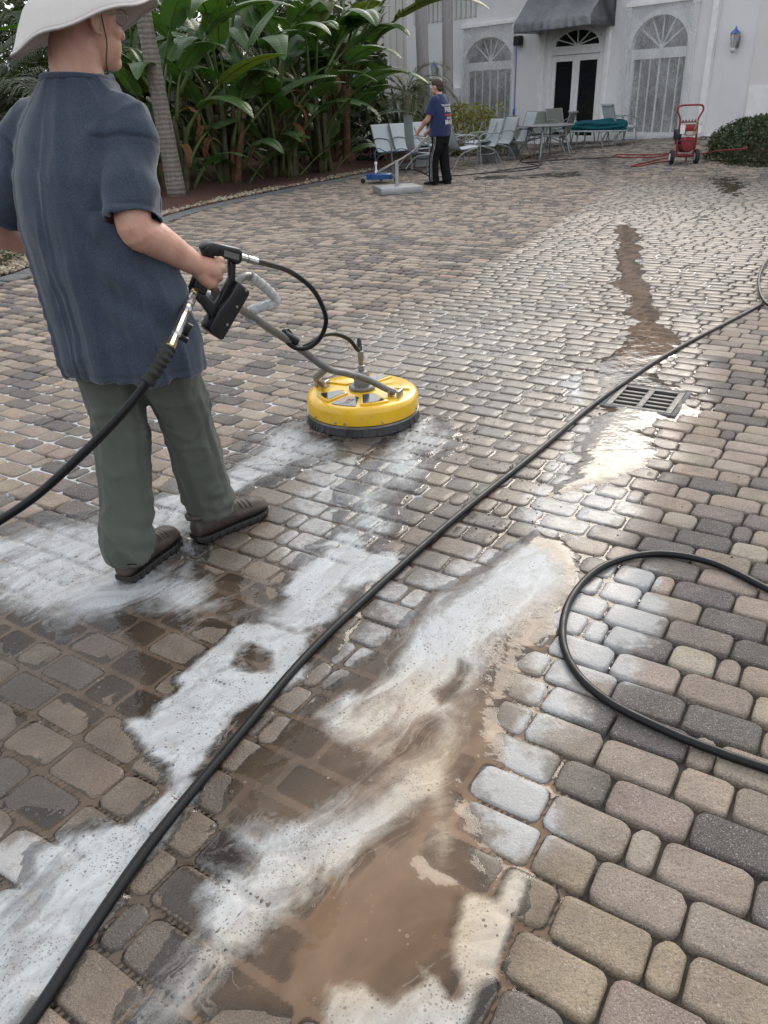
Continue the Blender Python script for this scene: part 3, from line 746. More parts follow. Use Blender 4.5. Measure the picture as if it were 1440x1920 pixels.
F4h = gp([(862, 1240), (880, 1260), (860, 1310), (825, 1330), (815, 1300), (835, 1280)])
F5 = gp([(960, 1630), (985, 1640), (985, 1700), (965, 1750), (945, 1780), (940, 1840), (910, 1865), (880, 1960), (600, 1960), (625, 1860), (680, 1850), (740, 1880), (790, 1840), (780, 1810), (830, 1835), (850, 1860), (845, 1800), (880, 1690), (930, 1690)])
F5b = gp([(880, 1400), (930, 1440), (950, 1540), (900, 1560), (880, 1500)])
F6 = gp([(1000, 1170), (1100, 1080), (1150, 1060), (1220, 1065), (1230, 1150), (1200, 1230), (1160, 1270), (1080, 1320), (1010, 1430), (1050, 1500), (1040, 1560), (960, 1610), (930, 1500), (930, 1360), (975, 1310), (990, 1240)])
F7 = gp([(620, 640), (820, 580), (1100, 430), (1140, 520), (1120, 620), (1080, 740), (1060, 850), (1000, 930), (900, 900), (860, 760), (700, 720)])
F8 = gp([(1040, 700), (1110, 690), (1120, 780), (1090, 860), (1180, 920), (1210, 960), (1130, 1010), (1000, 1010), (960, 960), (1010, 900), (1060, 800)])
F9 = gp([(1290, 610), (1360, 560), (1330, 660), (1280, 720), (1250, 700)])
F10 = gp([(700, 1100), (830, 1060), (960, 1010), (1000, 1040), (860, 1120), (760, 1200), (640, 1300), (520, 1400), (470, 1430), (600, 1260)])
def foam_field(x, y):
    r = rag(x, y, .085, 6.5, 21); f = np.zeros(np.shape(x))
    def add(poly, v, soft=.05, rr=1.0):
        nonlocal f
        f = np.maximum(f, v * sstep(-soft, soft, sdpoly(x, y, poly) + r * rr))
    def cut(poly, soft=.03):
        nonlocal f
        f = f * (1 - sstep(-soft, soft, sdpoly(x, y, poly) + r * .4))
    add(F1, .84, .14); add(F1b, .84, .12); add(F2, .88, .05); add(F3, .88, .03, .6); f = np.where(sdpoly(x, y, F3b) > 0, np.minimum(f, .88 - .22 * sstep(0, .15, sdpoly(x, y, F3b))), f); cut(F3h)
    add(F4, .90, .085, .6); cut(F4h); add(F5, .98, .03, .4); return f
def top_suds(x, y):                               # froth left on the paver tops
    r = rag(x, y, .10, 6.0, 27); f = np.zeros(np.shape(x))
    for poly, v, so in ((F6, .95, .06), (F8, .75, .1), (F10, .7, .08), (F1c, .72, .12), (F1, .6, .12), (F3b, .8, .05)): f = np.maximum(f, v * sstep(-so, so, sdpoly(x, y, poly) + r))
    return f
def sheen_far(x, y):  # sky sheen of the wet mid-distance pavers, painted as a pale tone
    r = rag(x, y, .3, 2.0, 5)
    f = .46 * sstep(-.7, .8, sdpoly(x, y, gp_F7) + r); f = np.maximum(f, .40 * sstep(-1.0, 1.2, sdpoly(x, y, gp([(1130, 400), (1180, 350), (1500, 330), (1500, 540), (1340, 620), (1260, 640), (1200, 560)])) + r)); return np.maximum(f, .5 * sstep(-.2, .3, sdpoly(x, y, F9) + r * .5))
gp_F7 = F7
MUDP = gp([(1000, 1150), (930, 1260), (640, 1350), (600, 1500), (700, 1560), (420, 1800), (330, 1960), (1000, 1960), (1060, 1600), (1060, 1450), (1000, 1350)])
STRIP_REFL = gp([(1120, 400), (1230, 410), (1320, 640), (1260, 700), (1120, 690)])  # brown reflection of the roof, put into the water colour along the strip
def mud_refl(x, y): return np.maximum(.8 * sstep(-.1, .2, sdpoly(x, y, STRIP_REFL)), mud0(x, y))
def mud0(x, y): return sstep(-.18, .25, sdpoly(x, y, MUDP) + rag(x, y, .2, 3, 14))

# ---- build the pavers
inner = [0.0]
def rrect(hx, hy, rc, n):
    out = []
    for cx, cy, a0 in ((1, 1, 0), (-1, 1, 90), (-1, -1, 180), (1, -1, 270)):
        for i in range(n):
            a = R(a0 + 90 * (i / (n - 1) if n > 1 else .5)); out.append((cx * (hx - rc) + rc * math.cos(a), cy * (hy - rc) + rc * math.sin(a)))
    return np.array(out)
def paver_geo(i, lod, rs):
    p, q, hx, hy, c, k = PV[i]; g = (.0032, .0032, .0032, .0032)[lod]
    hx -= g; hy -= g
    n = (4, 3, 2, 2)[lod]
    rc = (.021 + rs.uniform(-.004, .006)) if c < 2 else .022 + rs.uniform(0, .005)
    prof = ([(0, -.034), (0, -.011), (.0022, -.0045), (.0052, -.0010), (.0095, 0), (.5, .0006)], [(0, -.03), (0, -.009), (.0025, -.003), (.0078, 0), (.5, .0005)], [(0, -.026), (.001, -.008), (.008, 0)], [(0, -.024), (.0065, 0)])[lod]
    if lod == 0:
        o0 = rrect(hx, hy, rc, n); o0 = o0 + rs.uniform(-.0020, .0020, o0.shape)
    rings = []
    for ins, z in prof:
        if lod == 0:
            if ins < .3: f = o0 * (1 - ins / np.array([hx, hy]))
            else: f = o0 * .55
            o = f
        else:
            o = rrect(hx - ins, hy - ins, max(rc - ins * .6, .008), n) if ins < .3 else rrect(hx * .55, hy * .55, rc * .55, n)
        rings.append(np.c_[o, np.full(len(o), z)])
    m_ = len(rings[0]); V = np.concatenate(rings); V[:, 2] += PTX[i] * V[:, 0] + PTY[i] * V[:, 1]
    if lod < 2: V[:, 2] += np.where(V[:, 2] > -.006, 1, 0) * rs.uniform(-.0006, .0006, len(V))
    Q = []
    for r_ in range(len(rings) - 1):
        for j in range(m_): Q.append((r_ * m_ + j, r_ * m_ + (j + 1) % m_, (r_ + 1) * m_ + (j + 1) % m_, (r_ + 1) * m_ + j))
    b0 = (len(rings) - 1) * m_; h = m_ // 2
    for j in range(h - 1): Q.append((b0 + j, b0 + j + 1, b0 + m_ - 2 - j, b0 + m_ - 1 - j))
    return V, np.array(Q)
area = (1 / PZ ** 2) * PV[:, 2] * PV[:, 3] * np.abs(CAM_H / np.sqrt(PX ** 2 + PY ** 2 + CAM_H ** 2))
vis = (PU > -10) & (PU < 1450) & (PVv < 1960)
order = np.argsort(-(area * vis)); NEAR = set(order[:300].tolist())
WETV = np.clip((wet_level(PX, PY) + .026) / .022, 0, 1)
lodN = {0: None}
groups = {1: [], 2: [], 3: []}
for i in range(NP):
    a = (PC, PS)
    if i in NEAR: lod = 0
    elif PY[i] < 5.5: lod = 1
    elif PY[i] < 11: lod = 2
    else: lod = 3
    rs = np.random.RandomState(1000 + i)
    V, Q = paver_geo(i, lod, rs)
    ja = rs.normal(0, .009) if lod < 2 else 0
    ca, sa = math.cos(PA + ja), math.sin(PA + ja)
    X = V[:, 0] * ca - V[:, 1] * sa; Y = V[:, 0] * sa + V[:, 1] * ca
    if lod == 0:
        o = mk_np('paver', np.c_[X, Y, V[:, 2]], Q, MT['paver'], base)
        o.location = (PX[i], PY[i], PH[i] + PZO[i]); me = o.data
        wx, wy = X + PX[i], Y + PY[i]
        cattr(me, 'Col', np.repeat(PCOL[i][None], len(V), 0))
        fattr(me, 'Wet', (lambda wl_: np.clip((wl_ + .027) / .02, 0, 1) + np.clip((wl_ + .010) / .006, 0, 1))(wet_level(wx, wy))); fattr(me, 'Foam', top_suds(wx, wy))
    else:
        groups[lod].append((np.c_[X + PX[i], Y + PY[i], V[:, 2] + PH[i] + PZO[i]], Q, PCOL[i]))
def build_field(lst, name, label):
    V = np.concatenate([g[0] for g in lst]); off = 0; Qs = []
    for g in lst: Qs.append(g[1] + off); off += len(g[0])
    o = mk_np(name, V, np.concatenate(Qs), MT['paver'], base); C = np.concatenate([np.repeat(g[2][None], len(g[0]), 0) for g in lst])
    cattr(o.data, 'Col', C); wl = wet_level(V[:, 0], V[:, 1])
    fattr(o.data, 'Wet', np.clip((wl + .027) / .02, 0, 1) + np.clip((wl + .010) / .006, 0, 1)); fattr(o.data, 'Foam', np.maximum(top_suds(V[:, 0], V[:, 1]), sheen_far(V[:, 0], V[:, 1])))  # Foam here holds froth and the painted far sheen
    tag(o, label, kind='stuff'); return o
build_field(groups[1] + groups[2] + groups[3], 'paver_field', 'farther concrete pavers laid in running rows')

# ---- the sheet of soapy water
def paver_top(x, y):
    p, q = to_pq(x, y); k = np.floor(q / PITCH_R).astype(int); H = np.full(np.shape(x), -.024)
    idx = {}
    for i in range(NP): idx.setdefault(int(PV[i, 5]), []).append(i)
    for kk in np.unique(k):
        if kk not in idx: continue
        I = np.array(idx[kk]); I = I[np.argsort(PV[I, 0])]; e0 = PV[I, 0] - PV[I, 2]
        s = np.where(k == kk)[0]; j = np.clip(np.searchsorted(e0, p[s]) - 1, 0, len(I) - 1); ii = I[j]
        dx = p[s] - PV[ii, 0]; dy = q[s] - PV[ii, 1]; hx = PV[ii, 2] - .0032; hy = PV[ii, 3] - .0032; rc = .021
        qx = np.abs(dx) - hx + rc; qy = np.abs(dy) - hy + rc
        sd_ = -(np.minimum(np.maximum(qx, qy), 0) + np.hypot(np.maximum(qx, 0), np.maximum(qy, 0)) - rc)
        top = PZO[ii] + PTX[ii] * dx + PTY[ii] * dy
        t = np.clip(sd_ / .0095, 0, 1)
        H[s] = np.where(sd_ > -.001, top - .010 * (1 - t) ** 2.2, H[s])
    return H
def water_patch(name, xs, ys, label, keepf, mat, film=.0010):
    X, Y = np.meshgrid(xs, ys); x, y = X.ravel(), Y.ravel()
    u, v, z_ = proj(np.c_[x, y, 0 * x])
    L = wet_level(x, y); Fo = foam_field(x, y); H = paver_top(x, y)
    hb = Fo * .0035
    Z = np.maximum(L + hb * .4, np.where(Fo > .12, H + film + hb * .25, -1))
    use = ((Z > H + .0003) & (L > -.024)) | (Fo > .2)
    use &= keepf(x, y, u, v)
    ex, ey = (x - DC.x) * math.cos(DA) + (y - DC.y) * math.sin(DA), -(x - DC.x) * math.sin(DA) + (y - DC.y) * math.cos(DA)
    use &= ~((np.abs(ex) < DS / 2 + .01) & (np.abs(ey) < DS / 2 + .01))
    nx, ny = len(xs), len(ys); I = np.arange(nx * ny).reshape(ny, nx)
    Q = np.c_[I[:-1, :-1].ravel(), I[:-1, 1:].ravel(), I[1:, 1:].ravel(), I[1:, :-1].ravel()]
    Q = Q[use[Q].any(1) & ~((np.abs(ex) < DS / 2 + .01) & (np.abs(ey) < DS / 2 + .01))[Q].any(1)]
    used = np.unique(Q); mp = -np.ones(len(x), int); mp[used] = np.arange(len(used)); Q = mp[Q]
    Zu = np.maximum(Z, np.maximum(L, H - .004))
    V = np.c_[x, y, Zu + hgt(x, y)][used]
    o = mk_np(name, V, Q, mat); me = o.data
    fattr(me, 'Depth', (L - H)[used]); fattr(me, 'Foam', Fo[used]); fattr(me, 'Mud', mud_refl(x, y)[used])
    # flow coordinates: long along the run of the water
    fx, fy = x[used], y[used]
    ang = R(50) + .55 * fbm(fx * .9, fy * .9, seed=31)
    ax = np.cos(R(52)), np.sin(R(52))
    s = fx * ax[0] + fy * ax[1]; c = -fx * ax[1] + fy * ax[0]
    c = c + .17 * fbm(fx * 1.8, fy * 1.8, oct=2, seed=40) + .075 * fbm(fx * 5, fy * 5, oct=2, seed=41); s = s + .22 * fbm(fx * 1.5, fy * 1.5, oct=2, seed=44) + .10 * fbm(fx * 5, fy * 5, oct=2, seed=45)
    a = me.attributes.new('Flow', 'FLOAT_VECTOR', 'POINT'); a.data.foreach_set('vector', np.c_[s * .55, c * 1.5, 0 * s].astype(np.float32).ravel())
    tag(o, label, kind='stuff'); return o
infr = lambda u, v: (u > -140) & (u < 1580) & (v < 2060)
YS = 3.2
water_patch('soapy_water', np.arange(-1.75, 1.55, .0085), np.arange(.62, YS + .001, .0085), 'muddy wash water and white suds spread over the near pavers', lambda x, y, u, v: infr(u, v), MT['soap'])
water_patch('puddle_water', np.arange(-2.4, 3.0, .016), np.arange(YS, 6.6, .016), 'shallow wash water around the drain and along the joints', lambda x, y, u, v: infr(u, v), MT['soap'])
water_patch('runoff_water', np.arange(1.0, 8.0, .05), np.arange(6.6, 19.5, .05), 'brown runoff standing in a long strip on the far pavers', lambda x, y, u, v: infr(u, v) & (wet_level(x, y) > -.004), MT['soap'])

JS = gp([(-120, 720), (150, 690), (420, 630), (620, 600), (900, 540), (1100, 420), (1480, 330), (1480, 470), (1300, 600), (1250, 640), (1130, 700), (1060, 850), (1010, 960), (760, 1000), (480, 940), (420, 860), (250, 960), (-120, 1010)])
js = grid_mesh('joint_suds', np.arange(-3.2, 6.5, .06), np.arange(2.0, 14, .06), lambda x, y: hgt(x, y) - .0066, MT['suds'], keep=lambda c: (sdpoly(c[:, 0], c[:, 1], JS) > -.25) & ((np.abs(c[:, 0] - DC.x) > .3) | (np.abs(c[:, 1] - DC.y) > .3)))
_v = vco(js.data); fattr(js.data, 'Suds', .60 * (1 - .35 * sstep(5.0, 9.0, _v[:, 1])) * sstep(-.22, .35, sdpoly(_v[:, 0], _v[:, 1], JS) + rag(_v[:, 0], _v[:, 1], .35, 1.5, 91))); tag(js, 'white suds lying in the joints between the pavers', kind='stuff')

# ---- cast iron drain grate
dg_ = empty('drain_grate', (DC.x, DC.y, 0), DA, 'square cast iron drain grate with ten slots sunk in the wet pavers', 'drain grate')
q = MB(); hs_ = DS / 2
for s in (-1, 1):
    q.box((s * (hs_ - .016), 0, -.012), (.032, DS, .03), bev=.002); q.box((0, s * (hs_ - .013), -.012), (DS - .065, .026, .03), bev=.002)
q.box((0, 0, -.012), (.032, DS - .054, .0298), bev=.002)
q.build('grate_frame', MT['iron'], dg_, auto=30)
bar = None
L0 = DS - .052; nb = 4
for s in (-1, 1):
    for j in range(nb):
        y = -L0 / 2 + (j + 1) * L0 / (nb + 1)
        if bar is None: o = MB().box((0, 0, 0), (hs_ - .048, .022, .028), bev=.003).build('grate_bar', MT['iron'], dg_, auto=30); bar = o.data
        else: o = link('grate_bar', bar, dg_)
        o.location = (s * (hs_ + .016 - .032) / 2 * 1.0, y, -.014)
MB().box((0, 0, -.0805), (DS, DS, .12)).build('drain_pit', MT['pit'], dg_)
rim = MB()
for s in (-1, 1):
    rim.box((s * (hs_ + .014), 0, -.012), (.024, DS + .052, .03), bev=.003); rim.box((0, s * (hs_ + .014), -.012), (DS + .002, .024, .0296), bev=.003)
rim.build('grate_rim', MT['curb'], dg_, auto=30)

# ---- black grit thrown up by the spinner
gz = gp([(600, 640), (900, 560), (1120, 640), (1110, 820), (1000, 960), (800, 1020), (700, 1000), (760, 880), (820, 800), (760, 720)])
gx = NR.uniform(-1.2, 2.2, 60000); gy = NR.uniform(2.2, 6.5, 60000)
den = sstep(-.25, .3, sdpoly(gx, gy, gz) + rag(gx, gy, .35, 2.5, 77)) * sstep(-.1, .35, fbm(gx * 5, gy * 5, seed=60)) * .6 + .008
k = NR.rand(60000) < den; gx, gy = gx[k], gy[k]; H = paver_top(gx, gy)
sz = NR.uniform(.0015, .0022, len(gx)) + .0042 * NR.rand(len(gx)) ** 4; V = []; an = NR.uniform(0, 6.28, len(gx))
tet = np.array([[1, 0, 0], [-.5, .87, 0], [-.5, -.87, 0], [0, 0, .9]])
V = np.concatenate([np.c_[gx + sz * (t[0] * np.cos(an) - t[1] * np.sin(an)), gy + sz * (t[0] * np.sin(an) + t[1] * np.cos(an)), H + .0006 + sz * t[2]][:, None] for t in tet], 1).reshape(-1, 3)
b_ = np.arange(len(gx))[:, None] * 4
Q = np.concatenate([b_ + np.array([[0, 1, 3]]), b_ + np.array([[1, 2, 3]]), b_ + np.array([[2, 0, 3]])])
tag(mk_np('grit', V, Q, MT['grit'], smooth=False), 'fine black grit scattered on the pavers past the spinner', kind='stuff')

# ---- river stones edging the beds
def stones(name, label, n, sampler, smin, smax):
    bm = bmesh.new(); bmesh.ops.create_icosphere(bm, subdivisions=1, radius=1); bv = np.array([v.co for v in bm.verts]); bf = np.array([[v.index for v in f.verts] for f in bm.faces]); bm.free()
    Vs, Qs, Cs = [], [], []; off = 0
    pal2 = np.array([[.34, .29, .22], [.26, .21, .15], [.40, .37, .31], [.20, .165, .125], [.30, .235, .165]])
    for _ in range(n):
        x, y, z = sampler(); s = NR.uniform(smin, smax); a = NR.uniform(0, 6.3)
        sc = np.array([s * NR.uniform(.9, 1.5), s * NR.uniform(.7, 1.1), s * NR.uniform(.5, .8)])
        v = bv * sc * NR.uniform(.9, 1.1, bv.shape); v = np.c_[v[:, 0] * math.cos(a) - v[:, 1] * math.sin(a), v[:, 0] * math.sin(a) + v[:, 1] * math.cos(a), v[:, 2]]
        Vs.append(v + [x, y, z + s * .3]); Qs.append(bf + off); off += len(bv); Cs.append(np.repeat((pal2[NR.randint(5)] * NR.uniform(.8, 1.15))[None], len(bv), 0))
    o = mk_np(name, np.concatenate(Vs), np.concatenate(Qs), MT['stone']); cattr(o.data, 'Col', np.concatenate(Cs)); tag(o, label, kind='stuff'); return o
def samp_edge(y0, y1, wid):
    def f():
        while True:
            s = NR.uniform(0.5, acc[-1] - .3); p, d = at_len(s)
            if y0 < p.y < y1: break
        n = Vector((-d.y, d.x)); t = abs(NR.normal(0, wid)) + .02; return p.x + n.x * t, p.y + n.y * t, .012 + .02 * NR.rand() + float(hgt(p.x, p.y))
    return f
stones('river_stones', 'tan and cream river stones lining the mulch bed edge', 2600, samp_edge(5.5, 19, .16), .014, .030)
def samp_left():
    while True:
        s = NR.uniform(0.5, acc[-1]); p, d = at_len(s)
        if 5.6 < p.y < 9.6: break
    n = Vector((-d.y, d.x)); t = NR.uniform(.0, .75); return p.x + n.x * t, p.y + n.y * t, .015 + .06 * t
stones('pebble_bed', 'rounded pebbles beside the left hedge', 1500, samp_left, .018, .036)
def samp_r():
    while True:
        x, y = NR.uniform(6.5, 10.5), NR.uniform(14.5, 20.5); d = sdpoly(np.array([x]), np.array([y]), BEDR)[0]
        if -.05 < d < .35: return x, y, float(hgt(x, y)) + .03
stones('hedge_stones', 'pale stones around the foot of the right hedge', 900, samp_r, .02, .04)
# ------------------------------------------------------------ the house
house = empty('house', W(0, 0, 0), 0, 'grey stucco house with arched windows and blue awning behind the patio', 'house')
HI = Matrix.Translation(-house.location)
def hpart(name, mb, mat, parent=None, **kw):
    o = mb.build(name, mat, parent or house, **kw)
    if parent is None: o.matrix_local = HI                       # coordinates are given in the world
    else: o.matrix_local = Matrix()
    return o
WR = Matrix((Vector((WD[0], WD[1], 0)), Vector((WN[0], WN[1], 0)), Vector((0, 0, 1)))).transposed()   # x along wall, y out, z up
def wbox(mb, u0, u1, z0, z1, o0, o1, bev=0):
    return mb.box(W((u0 + u1) / 2, (o0 + o1) / 2, (z0 + z1) / 2), (abs(u1 - u0), abs(o1 - o0), abs(z1 - z0)), WR, bev)
TOP = 5.1
OPEN = [(.62, 2.28, .32, 3.08), (3.16, 5.10, -.05, 2.98), (6.50, 8.50, .30, 3.08)]      # right window, door, left window
wl = MB(); us = -1.12
for (a, b, z0, z1) in OPEN:
    wbox(wl, us, a, -.3, TOP, -.30, 0); wbox(wl, a, b, z1, TOP, -.30, 0)
    if z0 > 0: wbox(wl, a, b, -.3, z0, -.30, 0)
    us = b
wbox(wl, us, 11.4, -.3, TOP, -.30, 0)
wl.build('wall', MT['stucco'], house, smooth=False).matrix_local = HI
iw = MB(); wbox(iw, -1.5, 11.3, -.3, TOP, -3.6, -3.5); iw.build('inner_wall', MT['interior'], house, smooth=False).matrix_local = HI
wl3 = MB()
# the wall turns towards the camera on the right
wbox(wl3, -8, -1.12, -.3, TOP, -.3, .035)
wl3.build('side_wall', MT['stucco2'], house, smooth=False).matrix_local = HI
pz = MB(); wbox(pz, -2.7, -1.16, .25, 1.36, .037, .062)
o = pz.build('white_panel', MT['white'], house, smooth=False); o.matrix_local = HI; tag(o, 'plain white board covering the lower side wall')
# roof with courses of brown tiles
sl = R(24); ru = (WR @ Vector((0, -math.cos(sl), math.sin(sl)))); rn = WR @ Vector((0, math.sin(sl), math.cos(sl)))
rf = MB()
rf.prism([(-5.5, 0), (11.2, 0), (11.2, 5.2), (-5.5, 5.2)], W(0, .7, TOP - .05), WR @ Vector((1, 0, 0)), ru, rn, .12)
roof = rf.build('roof', MT['tile'], house, smooth=False); roof.matrix_local = HI
rt = MB()
for j in range(15):
    for i in range(80):
        c = W(-5.4 + i * .208 + (.1 if j % 2 else 0), .7, TOP - .05) + ru * (.17 + j * .34) + rn * .085
        rt.box(c, (.19, .36, .05), Matrix((WR @ Vector((1, 0, 0)), ru, rn)).transposed() @ Matrix.Rotation(R(3), 3, 'X'))
o = rt.build('roof_tiles', MT['tile'], roof, smooth=False); o['kind'] = 'stuff'
fa = MB(); wbox(fa, -5.3, 11, TOP - .26, TOP - .11, .62, .70); fa.build('fascia', MT['white'], house, smooth=False).matrix_local = HI

def arch_pts(u0, u1, zs, zt, n=16, ex=0.0):
    c = (u0 + u1) / 2; a = (u1 - u0) / 2 + ex; b = zt - zs + ex
    return [(c + a * math.cos(math.pi * i / n), zs + b * math.sin(math.pi * i / n)) for i in range(n + 1)]
def flat_poly(mb, pts, o0, th):
    mb.prism(pts, W(0, o0, 0), WR @ Vector((1, 0, 0)), (0, 0, 1), WR @ Vector((0, 1, 0)), th)
def band(mb, inner_, outer, o0, th):
    n = len(inner_)
    for i in range(n - 1): flat_poly(mb, [inner_[i], inner_[i + 1], outer[i + 1], outer[i]], o0, th)
def spandrel(mb, u0, u1, zs, zt, ztop, o0, th):
    ap = arch_pts(u0, u1, zs, zt); h = len(ap) // 2
    for i in range(len(ap) - 1):
        (a, b), (c, d) = ap[i], ap[i + 1]; flat_poly(mb, [(a, b), (c, d), (c, ztop), (a, ztop)], o0, th)

def arched_window(u0, u1, z0, zsill, zspr, zarch, ztop, cols, name='window'):
    fr = MB(); wbox(fr, u0, u0 + .07, z0, zspr, -.16, -.06); wbox(fr, u1 - .07, u1, z0, zspr, -.16, -.06)
    wbox(fr, u0 + .07, u1 - .07, z0, z0 + .08, -.16, -.06); wbox(fr, u0 + .07, u1 - .07, zspr - .22, zspr, -.15, -.05)
    band(fr, arch_pts(u0, u1, zspr, zarch), arch_pts(u0, u1, zspr, zarch, ex=.0) if False else [(x, z) for x, z in arch_pts(u0 + .001, u1 - .001, zspr, zarch, ex=.0 + .12)], .006, .05)
    f = hpart(name, fr, MT['white'], smooth=False)
    pn = MB(); wbox(pn, u0 + .02, u1 - .02, z0, zspr + .0, -.145, -.13); hpart('pane', pn, MT['glass'], f, smooth=False)
    pa = MB(); flat_poly(pa, arch_pts(u0, u1, zspr, zarch), -.13, .012); hpart('arch_pane', pa, MT['glass'], f, smooth=False)
    for j in range(1, cols):
        g = MB(); uu = u0 + (u1 - u0) * j / cols; wb = .045 if j * 2 == cols else .028; wbox(g, uu - wb / 2, uu + wb / 2, z0 + .08, zspr - .22, -.129, -.10); hpart('glazing_bar', g, MT['white'], f, smooth=False)
    c = (u0 + u1) / 2; 
    for a in (35, 62, 90, 118, 145):
        d = Vector((math.cos(R(a)), math.sin(R(a)))); L = 1 / math.hypot(d.x / ((u1 - u0) / 2), d.y / (zarch - zspr))
        g = MB(); n_ = Vector((-d.y, d.x)) * .016; p0 = Vector((c, zspr)); p1 = p0 + d * L
        flat_poly(g, [tuple(p0 - n_), tuple(p0 + n_), tuple(p1 + n_), tuple(p1 - n_)], -.115, .022); hpart('glazing_bar', g, MT['white'], f, smooth=False)
    sp = MB(); spandrel(sp, u0 - .0, u1 + .0, zspr, zarch, ztop, -.07, .12); hpart('spandrel', sp, MT['stucco'], f, smooth=False)
    bl = MB(); wbox(bl, u0 + .03, u1 - .03, z0, zspr - .2, -.40, -.38); hpart('blind', bl, MT['blind'], f, smooth=False)
    return f
arched_window(.62, 2.28, .32, .32, 2.28, 2.98, 3.08, 6)
arched_window(6.50, 8.50, .30, .30, 2.28, 2.92, 3.08, 6)

# white pilasters that carry the plastic sheets, door surround
def pilaster(u0, u1, z0, z1, nm='pilaster'):
    p = MB(); wbox(p, u0, u1, z0, z1, 0.0, .06, .006)
    w_ = (u1 - u0)
    for k in (.26, .5, .74): wbox(p, u0 + w_ * k - .014, u0 + w_ * k + .014, z0 + .12, z1 - .1, .055, .075)
    wbox(p, u0 - .02, u1 + .02, z0, z0 + .11, 0, .085, .006); wbox(p, u0 - .02, u1 + .02, z1 - .09, z1 + .002, 0, .085, .006)
    hpart(nm, p, MT['white'], smooth=False)
pilaster(2.34, 2.47, .12, 3.22); pilaster(.43, .56, .22, 3.22); pilaster(6.36, 6.46, -.05, 3.18); pilaster(8.54, 8.64, -.05, 3.18)
pilaster(2.93, 3.09, .08, 2.98); pilaster(5.20, 5.42, -.02, 2.98)
for (a, b) in ((.42, 2.48), (6.34, 8.64)):
    p = MB(); wbox(p, a, b, 3.20, 3.30, 0, .10, .01); hpart('lintel', p, MT['white'], smooth=False)
p = MB(); wbox(p, -.12, .02, .26, 3.6, 0.0, .13, .008); wbox(p, -.12, .02, .26, .42, .13, .22, .01); hpart('downpipe', p, MT['white'], smooth=False)
p = MB(); wbox(p, -.14, .0, 3.62, 5.0, 0.0, .13, .008); hpart('downpipe', p, MT['white'], smooth=False)
p = MB(); wbox(p, -1.25, -.22, .27, .36, .02, .09, .006); hpart('white_conduit', p, MT['white'], smooth=False)

# french doors with a fanlight
dr = MB(); wbox(dr, 3.16, 3.28, -.05, 2.98, -.2, -.02); wbox(dr, 4.98, 5.10, -.05, 2.98, -.2, -.02); wbox(dr, 3.28, 4.98, 2.30, 2.50, -.2, -.03)
wbox(dr, 3.28, 4.98, -.05, .06, -.2, -.02)
door = hpart('doorway', dr, MT['white'], smooth=False)
for (a, b, hu) in ((3.285, 4.125, 4.05), (4.135, 4.975, 4.21)):
    m_ = MB(); wbox(m_, a, a + .115, .065, 2.295, -.14, -.09); wbox(m_, b - .115, b, .065, 2.295, -.14, -.09); wbox(m_, a + .115, b - .115, 2.14, 2.295, -.14, -.09); wbox(m_, a + .115, b - .115, .065, .30, -.14, -.09)
    leaf = hpart('door_leaf', m_, MT['white'], smooth=False)
    g = MB(); wbox(g, a + .115, b - .115, .30, 2.14, -.125, -.112); hpart('pane', g, MT['glass'], leaf, smooth=False)
    pb = MB(); wbox(pb, a + .12, b - .12, .86, .90, -.19, -.16); hpart('push_bar', pb, MT['blind'], leaf, smooth=False)
    kn = MB(); kn.lathe([(.001, 0), (.018, .002), (.018, .03), (.034, .04), (.036, .06), (.02, .075), (.001, .078)], W(hu, -.09, .90), 14, WR @ Vector((0, 1, 0))); hpart('door_knob', kn, MT['steel'], leaf)
fl = MB(); band(fl, arch_pts(3.34, 4.92, 2.50, 2.86), arch_pts(3.34, 4.92, 2.50, 2.86, ex=.10), -.06, .06)
fan = hpart('fanlight', fl, MT['white'], smooth=False)
g = MB(); flat_poly(g, arch_pts(3.34, 4.92, 2.50, 2.86), -.12, .012); hpart('pane', g, MT['glass'], fan, smooth=False)
for a in (28, 58, 90, 122, 152):
    d = Vector((math.cos(R(a)) * .79, math.sin(R(a)) * .36)); n_ = Vector((-d.y, d.x)).normalized() * .014; p0 = Vector((4.13, 2.50)); p1 = p0 + d
    g = MB(); flat_poly(g, [tuple(p0 - n_), tuple(p0 + n_), tuple(p1 + n_), tuple(p1 - n_)], -.10, .025); hpart('glazing_bar', g, MT['white'], fan, smooth=False)
sp = MB(); spandrel(sp, 3.28, 4.98, 2.5, 2.94, 2.98, -.10, .05); hpart('spandrel', sp, MT['white'], fan, smooth=False)

# awning in cloth, with a loose plastic cover
def awn_surf(off):
    prof = [(0.02, 4.15), (.30, 3.86), (.62, 3.47), (.93, 3.13), (.955, 3.04), (.955, 2.86)]
    u0, u1 = 2.86, 5.52; nu = 44
    V, F = [], []
    for i in range(nu + 1):
        t = i / nu; u = u0 + (u1 - u0) * t
        for j, (o, z) in enumerate(prof):
            sag = -.035 * math.sin(math.pi * t) * (1 if 0 < j < 4 else .3); rip = .018 * math.sin(t * 60 + j) * (j >= 4)
            V.append(W(u, max(o + off + rip, .004), z + sag + off * .6))
    k = len(prof)
    for i in range(nu):
        for j in range(k - 1): F.append((i * k + j, (i + 1) * k + j, (i + 1) * k + j + 1, i * k + j + 1))
    nb_ = len(V)
    for e in (0, nu):                                            # closed ends
        idx = [e * k + j for j in range(k)]; V.append(W(u0 if e == 0 else u1, 0.004, 2.86)); F.append(tuple(idx + [len(V) - 1]))
    return V, F
V, F = awn_surf(0); aw = mk('awning', V, F, MT['awning'], house, smooth=True, auto=35); aw.matrix_local = HI; tag(aw, 'dark blue grey awning wrapped in clear plastic')
V, F = awn_surf(.03)
